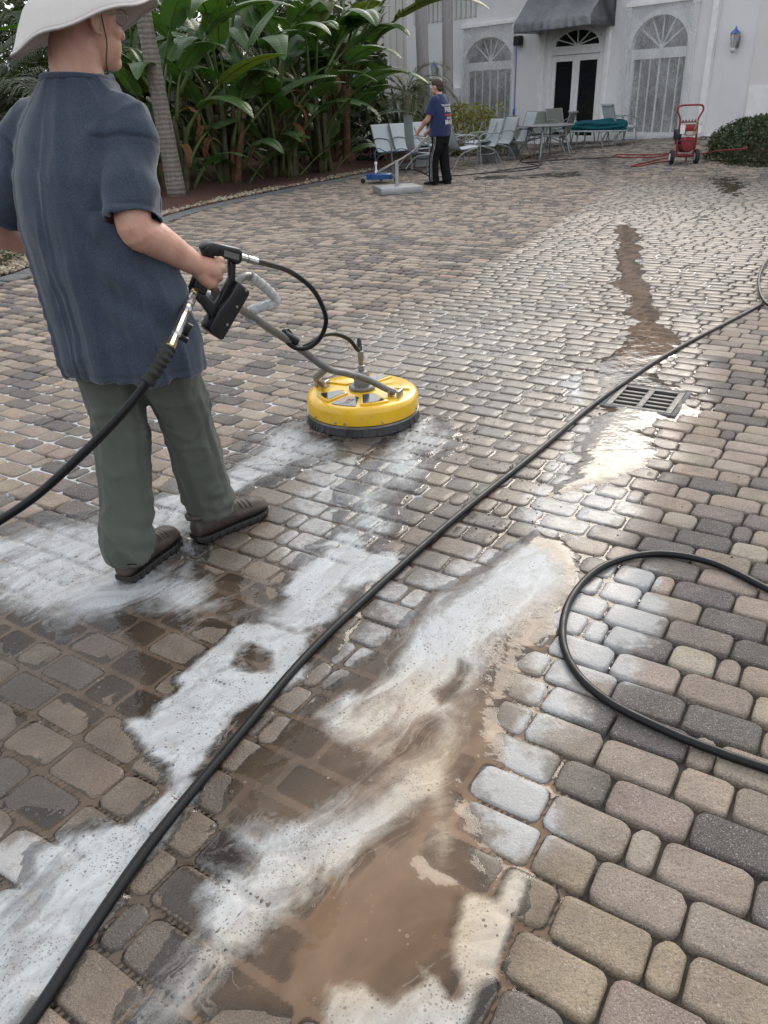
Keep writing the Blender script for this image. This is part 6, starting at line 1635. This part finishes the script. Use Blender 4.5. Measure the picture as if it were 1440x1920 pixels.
# left hand: relaxed curl on the far handle
lh = (h + r_ * .55 - Z * .25).normalized()
capsule_chain(b, [WL, WL + lh * .05, WL + lh * .09], [.030, .034, .030], 16)
for i in range(4):
    o_ = r_ * 0 + Z * (.026 - .018 * i); s0 = WL + lh * .085 + o_
    capsule_chain(b, [WL + lh * .06 + o_ * .7, s0, s0 + lh * .035 + r_ * .014, s0 + lh * .038 + r_ * .045, s0 + lh * .012 + r_ * .052], [.012, .0115, .011, .010, .009], 10)
capsule_chain(b, [WL + lh * .02 + Z * .02, WL + lh * .05 + Z * .045 + r_ * .02, WL + lh * .08 + Z * .04 + r_ * .04], [.015, .013, .011], 10)
body = fuse('body', b, .0048, MT['skin'], None, smooth=3); mp_(body)
def veins(co):
    d = np.zeros(len(co)); x, y, z = co.T
    return .0009 * fbm(x * 60, y * 60, z * 60, oct=3, seed=3) + .0012 * fbm(x * 22, y * 22, z * 22, oct=2, seed=5)
displace(body, veins)

# ---- tee shirt
s = MB()
s.loft([ring(T(.698, .012), r_, h, .258, .178, pw=2.1), ring(T(.725, .012), r_, h, .256, .178, pw=2.1), ring(T(.85, .012), r_, h, .248, .172, pw=2.1), ring(T(1.0, .010), r_, h, .238, .166, pw=2.2), ring(T(1.15, .008), r_, h, .228, .158, pw=2.4), ring(T(1.28, .012), r_, h, .218, .150, pw=2.4),
        ring(T(1.37, .018), r_, h, .200, .136, pw=2.3), ring(T(1.44, .024), r_, h, .172, .116, pw=2.2), ring(T(1.485, .028), r_, h, .136, .100, pw=2.1), ring(T(1.515, .033), r_, h, .110, .093, pw=2.0), ring(T(1.536, .037), r_, h, .097, .090, pw=2.0)])
eR = SR.lerp(ER, .93); eL = SL.lerp(EL, .86)
dR = (ER - SR).normalized(); dL = (EL - SL).normalized()
capsule_chain(s, [SR - r_ * .10 + Z * .032, SR + Z * .004, SR.lerp(eR, .35)], [.062, .066, .070], 24); loft_tube(s, [SR, SR.lerp(eR, .4), eR], [.066, .073, .077], 28)
capsule_chain(s, [SL + r_ * .10 + Z * .032, SL + Z * .004, SL.lerp(eL, .35)], [.062, .066, .072], 24); loft_tube(s, [SL, SL.lerp(eL, .4), eL], [.066, .078, .086], 28)
tee = fuse('tee_shirt', s, .0075, MT['tee'], None, smooth=9); mp_(tee)
def tee_fold(co):
    P3 = co; x, y, z = co.T; rel = co - np.array(T(0)); u = rel @ np.array(r_); v = rel @ np.array(h)
    ang = np.arctan2(v, u); low = sstep(1.42, .85, z); d = np.zeros(len(co))
    # long vertical folds falling from the shoulder blades
    ph = ang * 7.5 + 1.2 * fbm(ang * 1.4, z * 1.3, oct=2, seed=8) * 2
    d += (.0105 * low + .0035) * (np.sin(ph) * .6 + .6 * fbm(ang * 4.5, z * .9 + 3, oct=3, seed=12)) * np.exp(-(np.maximum(0, np.abs(u) - .27) / .03) ** 2)
    # drag lines from the armpit to the waist on the right side
    q = u * .8 + (z - 1.0) * .75; d += .0075 * np.sin(q * 62 + 2 * fbm(u * 6, z * 6, oct=2, seed=15)) * sstep(.02, .16, u) * sstep(.62, .8, z) * sstep(1.32, 1.12, z)
    # sleeve folds
    for S_, D_, e_ in ((SR, dR, ER), (SL, dL, EL)):
        w_ = co - np.array(S_); t_ = w_ @ np.array(D_); rad = np.linalg.norm(w_ - t_[:, None] * np.array(D_), axis=1)
        k_ = sstep(.13, .10, rad) * sstep(-.02, .05, t_)
        d += k_ * (.008 * fbm(x * 11, y * 11, t_ * 7, oct=3, seed=20) + .0045 * np.sin(t_ * 52 + 5 * fbm(x * 7, y * 7, z * 7, oct=2, seed=22)))
    rg = (1 - np.abs(fbm(ang * 2.6 + .8 * z, z * 1.1, oct=3, seed=41)) * 2.2).clip(0, 1) ** 4
    rg2 = (1 - np.abs(fbm(u * 5 + z * 2.2, z * 3.4 - u * 1.5, v * 3, oct=3, seed=43)) * 2.4).clip(0, 1) ** 4
    armf = np.exp(-(np.maximum(0, np.abs(u) - .26) / .03) ** 2)
    d += armf * (rg * (.004 + .009 * low) + rg2 * .0055)
    d += .0026 * fbm(x * 16, y * 16, z * 9, oct=3, seed=18)
    # hems and shoulder seam pressed in
    return d
displace(tee, tee_fold)
_c = vco(tee.data); _c[:, 2] += .016 * fbm(_c[:, 0] * 7, _c[:, 1] * 7, oct=2, seed=51) * sstep(.83, .71, _c[:, 2]); setco(tee.data, _c)
co = vco(tee.data); seam = np.zeros(len(co))
for S_, D_ in ((SR, dR), (SL, dL)):
    w_ = co - np.array(S_ + D_ * .050); t_ = w_ @ np.array(D_); rad = np.linalg.norm(co - np.array(S_) - ((co - np.array(S_)) @ np.array(D_))[:, None] * np.array(D_), axis=1)
    seam = np.maximum(seam, np.exp(-(t_ / .0055) ** 2) * sstep(.115, .095, rad))
zc = co[:, 2]; seam2 = np.exp(-((zc - .726) / .005) ** 2) * .6
for S_, e_, D_ in ((SR, eR, dR), (SL, eL, dL)):
    w_ = co - np.array(e_); t_ = w_ @ np.array(D_); rad = np.linalg.norm(w_ - t_[:, None] * np.array(D_), axis=1); seam2 = np.maximum(seam2, np.exp(-((t_ + .024) / .005) ** 2) * .6 * (rad < .12))
col_ = co - np.array(T(1.545, .034)); seam2 = np.maximum(seam2, np.exp(-((col_[:, 2] + .018 + .15 * (col_ @ np.array(h))) / .005) ** 2) * .7 * (np.linalg.norm(col_, axis=1) < .125))
sm_ = np.maximum(seam, seam2); setco(tee.data, co - vno(tee.data) * (sm_ * .0032)[:, None]); fattr(tee.data, 'Seam', np.clip(sm_, 0, 1))
open_end(tee, [(eR, dR, .115, .025), (eL, dL, .12, .025), (T(.698), Vector((0, 0, -1)), .4, .024), (T(1.533, .036), Vector((0, 0, 1)), .092, .014)])
cr = MB(); cr.tube([T(1.523, .036) + r_ * .094 * math.cos(R(a)) + h * .089 * math.sin(R(a)) + Z * (-.010 * math.sin(R(a)) + .000) for a in range(0, 360, 12)], 0.0095, 8, closed=True); mp_(cr.build('collar', MT['tee'], None, auto=None))

# ---- trousers
p = MB()
p.loft([ring(T(.70), r_, h, .175, .135), ring(T(.80), r_, h, .192, .145), ring(T(.92), r_, h, .190, .138), ring(T(1.0), r_, h, .172, .12)])
for hp_, kn_, an_, hd_ in ((hipL, kneL, ankL, h), (hipR, kneR, ankR, h)):
    loft_tube(p, [hp_ - Z * .04, hp_.lerp(kn_, .5), kn_, kn_.lerp(an_, .5), an_ + Z * .045, an_ + Z * .0], [.112, .103, .088, .083, .083, .082], 28)
pants = fuse('trousers', p, .0085, MT['pants'], None, smooth=7); mp_(pants)
def pant_fold(co):
    x, y, z = co.T; d = np.zeros(len(co))
    for hp_, kn_, an_ in ((hipL, kneL, ankL), (hipR, kneR, ankR)):
        ax = np.array(hp_.lerp(an_, .5)); dist = np.hypot(x - np.interp(z, [an_.z, kn_.z, hp_.z], [an_.x, kn_.x, hp_.x]), y - np.interp(z, [an_.z, kn_.z, hp_.z], [an_.y, kn_.y, hp_.y])); k_ = sstep(.15, .11, dist)
        an = np.arctan2(y - np.interp(z, [an_.z, kn_.z, hp_.z], [an_.y, kn_.y, hp_.y]), x - np.interp(z, [an_.z, kn_.z, hp_.z], [an_.x, kn_.x, hp_.x]))
        lowf = np.exp(-((z - .14) / .085) ** 2); knf = np.exp(-((z - .50) / .12) ** 2)
        d += k_ * lowf * .0085 * (.5 + .5 * np.sin(an + 1.3)) * (np.sin(z * 88 + 2.6 * np.sin(an * 1.0 + 1) + 3 * fbm(x * 8, y * 8, z * 5, oct=2, seed=31)) * .7 + fbm(x * 14, y * 14, z * 20, oct=3, seed=33))
        d += k_ * knf * .010 * fbm(an * 2.2, z * 9 + an * 1.2, oct=3, seed=35)
        d += k_ * .009 * fbm(an * 3.2 + z * 1.5, z * 2.0, oct=3, seed=36)
    rg = (1 - np.abs(fbm(x * 7 + z * 3, y * 7 - z * 2, z * 6.5, oct=3, seed=61)) * 2.3).clip(0, 1) ** 4
    rg2 = (1 - np.abs(fbm(x * 5 - z * 1.0, y * 5, z * 2.2, oct=3, seed=63)) * 2.3).clip(0, 1) ** 4
    return d + .0085 * rg * (.35 + np.exp(-((z - .52) / .12) ** 2) + np.exp(-((z - .17) / .10) ** 2)) + .007 * rg2 + .0022 * fbm(x * 13, y * 13, z * 13, oct=3, seed=37)
displace(pants, pant_fold)
open_end(pants, [(ankL, (ankL - kneL).normalized(), .13, .025), (ankR, (ankR - kneR).normalized(), .13, .025)])
zp = MB(); zp.tube([hipR + r_ * .112 - h * .055 - Z * .155, hipR + r_ * .125 - Z * .150 - h * .0, hipR + r_ * .118 - Z * .148 + h * .05], .0032, 6, smooth=4); mp_(zp.build('pocket_zip', MT['black'], None))

# ---- shoes
def shoe(heel, toe, nm='boot', hgt_=.10):
    f = (toe - heel); L = f.length; f.normalize(); sd_ = Vector((f.y, -f.x, 0)); up = Z
    secs = [(-.024, .026, .020, .085), (-.01, .036, .006, .115), (.03, .041, .0, .130), (.10, .043, .0, .128), (.14, .046, .0, .116), (.18, .050, .0, .104), (.215, .054, .0, .096), (.255, .052, .004, .088), (.285, .042, .010, .074), (.300, .024, .018, .056)]
    k = L / .30; rings = []; srings = []
    for (t_, wd, z0, z1) in secs:
        c = heel + f * (t_ + .012) * k
        rings.append([c + sd_ * wd * math.cos(R(a)) * (1.0 if math.sin(R(a)) < .3 else .86) + up * ((z1 + .018) / 2 + (z1 - .018) / 2 * math.sin(R(a)) if True else 0) for a in range(0, 360, 20)])
        w2 = wd * .985
        srings.append([c + sd_ * w2 * x_ + up * z_ for x_, z_ in ((1, .003 + z0 * .7), (1.02, .018 + z0 * .5), (.96, .026 + z0 * .5), (-.96, .026 + z0 * .5), (-1.02, .018 + z0 * .5), (-1, .003 + z0 * .7), (-.9, z0 * .8), (.9, z0 * .8))])
    u = MB(); u.loft(rings); o = u.build(nm, MT['boot'], None, auto=60); o.modifiers.new('s', 'SUBSURF').levels = 1; o.modifiers['s'].render_levels = 2; mp_(o)
    so = MB(); so.loft(srings); s2 = so.build('sole', MT['sole'], o, auto=30)
    lc = MB(); lc.tube([heel + Z * .112 + f * .025 + sd_ * .032 * math.cos(R(a)) + f * .045 * math.sin(R(a)) for a in range(0, 360, 30)], .012, 8, closed=True); lc.build('boot_collar', MT['boot'], o)
    lg = MB()
    for i in range(9):
        t_ = .0 + i * .033; wd = float(np.interp(t_, [q_[0] for q_ in secs], [q_[1] for q_ in secs])); z0 = float(np.interp(t_, [q_[0] for q_ in secs], [q_[2] for q_ in secs]))
        for sg in (-1, 1): lg.box(heel + f * (t_ + .012) * k + sd_ * sg * (wd * .97) + Z * (.011 + z0 * .6), (.010, .017, .020), Matrix((sd_, f, Z)).transposed(), .002)
    lg.build('tread_lugs', MT['sole'], o)['kind'] = 'stuff'
    for t_ in (.165, .185, .205):
        cz = MB(); wd = float(np.interp(t_, [q_[0] for q_ in secs], [q_[1] for q_ in secs])); z1 = float(np.interp(t_, [q_[0] for q_ in secs], [q_[3] for q_ in secs]))
        cz.tube([heel + f * (t_ + .012 + .01 * abs(math.cos(R(a)))) * k + sd_ * wd * .93 * math.cos(R(a)) + Z * ((z1 + .018) / 2 + (z1 - .018) / 2 * math.sin(R(a)) - .004) for a in range(25, 160, 15)], .0042, 6); cz.build('boot_crease', MT['boot'], o)
    rand = MB(); rand.loft([[v + (v - (heel + f * .14)).normalized() * .0016 for v in srg] for srg in [[c for c in x] for x in srings[:2]]]); rand.build('heel_cup', MT['sole'], o)
    return o
shoe(Vector((-.905, 2.262, 0)), Vector((-.795, 2.535, 0))); shoe(Vector((-.705, 2.525, 0)), Vector((-.485, 2.745, 0)))

# ---- hat, cord, glasses
hat = MB(); n = 64; rings = []
def hz(x, extra=0): return .40 * x
prof = [(.100, .052, .05), (.122, .046, .25), (.146, .033, .5), (.168, .010, .8), (.186, -.018, 1.0), (.199, -.040, 1.0)]
for (rad, dz, tl) in prof:
    rg = []
    for k in range(n):
        a = 2 * math.pi * k / n; d = Vector((math.cos(a), math.sin(a), 0)); back = max(0, -(d.dot(fh)))
        rr = rad * (1.0 + .06 * max(0, d.x) * tl); wv = (.006 * math.sin(3 * a + .6) + .004 * math.sin(7 * a + 2)) * tl
        rg.append(HC + d * rr * Vector((1, 1, 0)).length / math.sqrt(2) + Z * (dz + tl * (.056 if d.x > 0 else .043) * d.x + tl * (-.022 * back) + wv + .018))
    rings.append(rg)
low = [[v - Z * .0035 for v in rg] for rg in rings]
hat.loft([low[0]] + rings + [low[-1]] + low[::-1][1:], cap=False); ho = hat.build('hat', MT['hat'], None, auto=None); mp_(ho)
ct = MB(); ct.lathe([(.1025, .050), (.1035, .068), (.103, .095), (.100, .125), (.090, .150), (.068, .168), (.03, .176), (.002, .177)], HC + Z * .018, 48); ct.build('hat_crown', MT['hat'], ho, auto=None)
ev = MB()
st_ = MB(); st_.tube([v * 1.0 for v in [a_.lerp(b_, .6) + Z * .0004 for a_, b_ in zip(rings[-2], rings[-1])]], .0006, 5, closed=True); st_.build('hat_stitching', MT['hat'], ho, auto=None)
ev.tube([v + Z * .001 for v in rings[-1]], .0032, 6, closed=True); ev.build('hat_piping', MT['hat'], ho, auto=None)
cd = MB(); c0 = HC + rh_ * .083 + fh * .014
cd.tube([c0 + Z * .05, c0 - Z * .01, c0 + rh_ * -.004 - Z * .06 + fh * .004, HC + rh_ * .055 - Z * .105 + fh * .02, HC + fh * .05 - Z * .132, HC - rh_ * .055 - Z * .105 + fh * .02, HC - rh_ * .083 + fh * .014], .0019, 6, smooth=5); cd.build('chin_cord', MT['stalk'], ho, auto=None)
bk = -fh; tg = MB(); t0 = HC + bk * .108 + Vector((-.075, 0, 0)) + Z * .066; tg.tube([t0, t0 + Vector((-.012, -.006, -.002))], .009, 10); tg.tube([t0 + Vector((-.004, 0, 0)), t0 + Vector((.012, -.004, .02))], .0035, 6); tg.tube([t0, t0 + Vector((.002, -.006, -.016))], .004, 6); tg.build('cord_lock', MT['black'], ho)
gl = MB(); e = HC + rh_ * .080 + fh * .0 + Z * .012
gl.tube([e - fh * .01, HC + rh_ * .073 + fh * .082 + Z * .008], .0022, 6); gl.tube([HC + rh_ * s_ * .036 + fh * (.104) + Z * .004 + rh_ * .030 * math.cos(R(a)) + Z * .019 * math.sin(R(a)) for s_ in (1,) for a in range(0, 360, 24)], .0018, 6, closed=True)
gl.tube([HC - rh_ * .036 + fh * (.104) + Z * .004 + rh_ * .030 * math.cos(R(a)) + Z * .019 * math.sin(R(a)) for a in range(0, 360, 24)], .0018, 6, closed=True); go = gl.build('glasses', MT['steel'], None); mp_(go)

# ============================================ the worker in navy
G2 = G(826, 346); h = Vector((-.80, .60, 0)).normalized(); r_ = Vector((h.y, -h.x, 0)); k2 = 1.0
def T2(z, f=0.0, s=0.0): return Vector((G2.x, G2.y, G2.z + z)) + h * f + r_ * s
man2 = empty('person', G2, 0, 'person in a navy printed tee and black track trousers pushing the blue cleaner', 'person'); MI2 = Matrix.Translation(-man2.location)
def m2(o, parent=None):
    if parent is None: o.parent = man2; o.matrix_local = MI2
    return o
SR2, SL2 = T2(1.37, .02, .175), T2(1.37, .02, -.175); HC2 = T2(1.575, .065)
wr = A(800, 255, G2.y - .22); elL = T2(1.10, .10, -.245); wl = T2(.90, .36, -.14); elR = T2(1.10, .06, .24); wrR = T2(.88, .33, .12)
f2 = h; s2 = r_; RH2 = Matrix((r_, h, Z)).transposed()
b = MB()
b.loft([ring(T2(.80), r_, h, .14, .11), ring(T2(.92), r_, h, .165, .12), ring(T2(1.1), r_, h, .16, .115), ring(T2(1.28, .01), r_, h, .16, .11), ring(T2(1.38, .02), r_, h, .13, .08), ring(T2(1.45, .03), r_, h, .06, .055)])
for sg, fo in ((-1, .10), (1, -.06)):
    capsule_chain(b, [T2(.86, 0, sg * .09), T2(.46, .02 + fo * .5, sg * .10), T2(.09, fo - .03, sg * .10)], [.08, .055, .045], 14)
capsule_chain(b, [T2(1.40, .02), T2(1.50, .045), HC2], [.06, .055, .06], 16)
ellipsoid(b, HC2 + Z * .012, (.076, .094, .108), RH2, 24); ellipsoid(b, HC2 + f2 * .035 - Z * .058, (.058, .064, .062), RH2, 20); ellipsoid(b, HC2 + f2 * .072 - Z * .098, (.028, .024, .02), RH2, 14)
capsule_chain(b, [HC2 + f2 * .088 + Z * .005, HC2 + f2 * .110 - Z * .032], [.009, .014], 10)
for s_ in (1, -1): ellipsoid(b, HC2 + r_ * s_ * .078 - Z * .01, (.012, .022, .032), RH2, 14)
for S_, E_, W_ in ((SL2, elL, wl), (SR2, elR, wrR)):
    capsule_chain(b, [S_, E_, E_.lerp(W_, .35), W_], [.055, .046, .045, .030], 16)
    d_ = (W_ - E_).normalized(); capsule_chain(b, [W_, W_ + d_ * .05, W_ + d_ * .085], [.030, .034, .030], 12)
    for i in range(4):
        o_ = Z.cross(d_) * (.027 - .018 * i); a0 = W_ + d_ * .085 + o_; dn = (d_ * .5 - Z * .85).normalized()
        capsule_chain(b, [W_ + d_ * .06 + o_, a0, a0 + dn * .035, a0 + dn * .05 - d_ * .03], [.012, .0115, .011, .010], 8)
    capsule_chain(b, [W_ + d_ * .02, W_ + d_ * .045 - Z * .03 + r_ * .01, W_ + d_ * .075 - Z * .045], [.014, .012, .010], 8)
m2(fuse('body', b, .0075, MT['skin'], None, smooth=3))
hr_ = MB(); ellipsoid(hr_, HC2 + Z * .040 - f2 * .010, (.085, .104, .092), RH2, 24); ellipsoid(hr_, HC2 - f2 * .050 - Z * .015, (.072, .055, .075), RH2, 20); ellipsoid(hr_, HC2 + f2 * .050 + Z * .072, (.072, .052, .040), RH2, 18)
ho2 = fuse('hair', hr_, .007, MT['hair'], None, smooth=2); m2(ho2)
cc = vco(ho2.data); setco(ho2.data, cc + vno(ho2.data) * (.007 * fbm(cc[:, 0] * 30, cc[:, 1] * 30, cc[:, 2] * 40, oct=3, seed=2))[:, None])
s = MB(); s.loft([ring(T2(.80), r_, h, .200, .175), ring(T2(.95), r_, h, .205, .178), ring(T2(1.1), r_, h, .205, .168), ring(T2(1.25, .01), r_, h, .205, .15), ring(T2(1.34, .015), r_, h, .185, .125), ring(T2(1.41, .02), r_, h, .125, .09), ring(T2(1.46, .03), r_, h, .07, .068)])
for S_, E_, sg in ((SL2, elL, -1), (SR2, elR, 1)):
    capsule_chain(s, [S_ - r_ * sg * .08, S_, S_.lerp(E_, .35)], [.07, .078, .082], 20); loft_tube(s, [S_, S_.lerp(E_, .4), S_.lerp(E_, .85)], [.078, .084, .090], 22)
t2 = fuse('tee_shirt', s, .010, MT['navy'], None, smooth=7); m2(t2)
cc = vco(t2.data); setco(t2.data, cc + vno(t2.data) * (.010 * fbm(cc[:, 0] * 9, cc[:, 1] * 9, cc[:, 2] * 5, oct=3, seed=4))[:, None])
open_end(t2, [(T2(.80), Vector((0, 0, -1)), .4, .03), (SL2.lerp(elL, .85), (elL - SL2).normalized(), .12, .03), (SR2.lerp(elR, .85), (elR - SR2).normalized(), .12, .03)])
p = MB(); p.loft([ring(T2(.68), r_, h, .17, .14), ring(T2(.80), r_, h, .185, .155), ring(T2(.95), r_, h, .175, .14)])
for sg, fo in ((-1, .10), (1, -.06)): loft_tube(p, [T2(.86, 0, sg * .085), T2(.62, .01, sg * .095), T2(.46, .02 + fo * .5, sg * .10), T2(.22, fo * .8, sg * .10), T2(.045, fo - .03, sg * .10)], [.105, .105, .092, .088, .094], 22)
t3 = fuse('trousers', p, .011, MT['trackpants'], None, smooth=6); m2(t3)
cc = vco(t3.data); setco(t3.data, cc + vno(t3.data) * (.010 * fbm(cc[:, 0] * 9, cc[:, 1] * 9, cc[:, 2] * 4, oct=3, seed=6))[:, None])
for dx in (-.014, .014):
    q = MB(); q.tube([T2(.80, .0 + dx, -.19), T2(.62, .01 + dx, -.204), T2(.46, .07 + dx, -.196), T2(.22, .08 + dx, -.192), T2(.07, .07 + dx, -.196)], .0022, 6, smooth=4); m2(q.build('trouser_stripe', MT['print'], None))
for sg, fo in ((-1, .10), (1, -.06)):
    a_ = T2(0, fo - .07, sg * .10); c_ = a_ + h * .10; rg = []; sg_ = []
    for (t_, wd, z1) in ((-.03, .030, .06), (.02, .038, .085), (.10, .042, .085), (.17, .048, .065), (.23, .042, .052), (.262, .02, .035)):
        c = a_ + h * t_; rg.append([c + r_ * wd * math.cos(R(a)) + Z * ((z1 + .004) / 2 + (z1 - .004) / 2 * math.sin(R(a))) for a in range(0, 360, 30)])
    q = MB(); q.loft(rg); m2(q.build('shoe', MT['sole'], None, auto=60))
# print on the back: wraps the cloth
def back_pt(x, z, out=.006):
    hwz = np.interp(z, [.95, 1.1, 1.25, 1.34], [.205, .205, .205, .185]); hdz = np.interp(z, [.95, 1.1, 1.25, 1.34], [.178, .168, .15, .125]); f_ = np.interp(z, [1.1, 1.25, 1.34], [0, .01, .015])
    c = max(-.98, min(.98, x / hwz)); sn = (1 - abs(c) ** 2.3) ** (1 / 2.3)
    return T2(z, f_ - hdz * sn - out - .004, x)
def back_text(t_, size, z, mat, xs=1.0, x0=0.0):
    def wf(x, y): return back_pt(x0 + x, z + y, .009)
    o = text_mesh(t_, size, mat, 'lettering', None, (0, 0, 0), (1, 0, 0), (0, 0, 1), True, xs, wf); m2(o)
# seen from behind, the wearer's left is on the left
_bt = back_pt
back_text('THE LAND OF THE', .042, 1.285, MT['print'], .78); back_text('FREE', .105, 1.215, MT['print'], .86); back_text('because', .060, 1.135, MT['redprint'], 1.0); back_text('OF THE', .045, 1.085, MT['print'], .9); back_text('BRAVE', .100, 1.020, MT['print'], .74); back_text('*  *  *', .035, .960, MT['redprint'], 1.0)
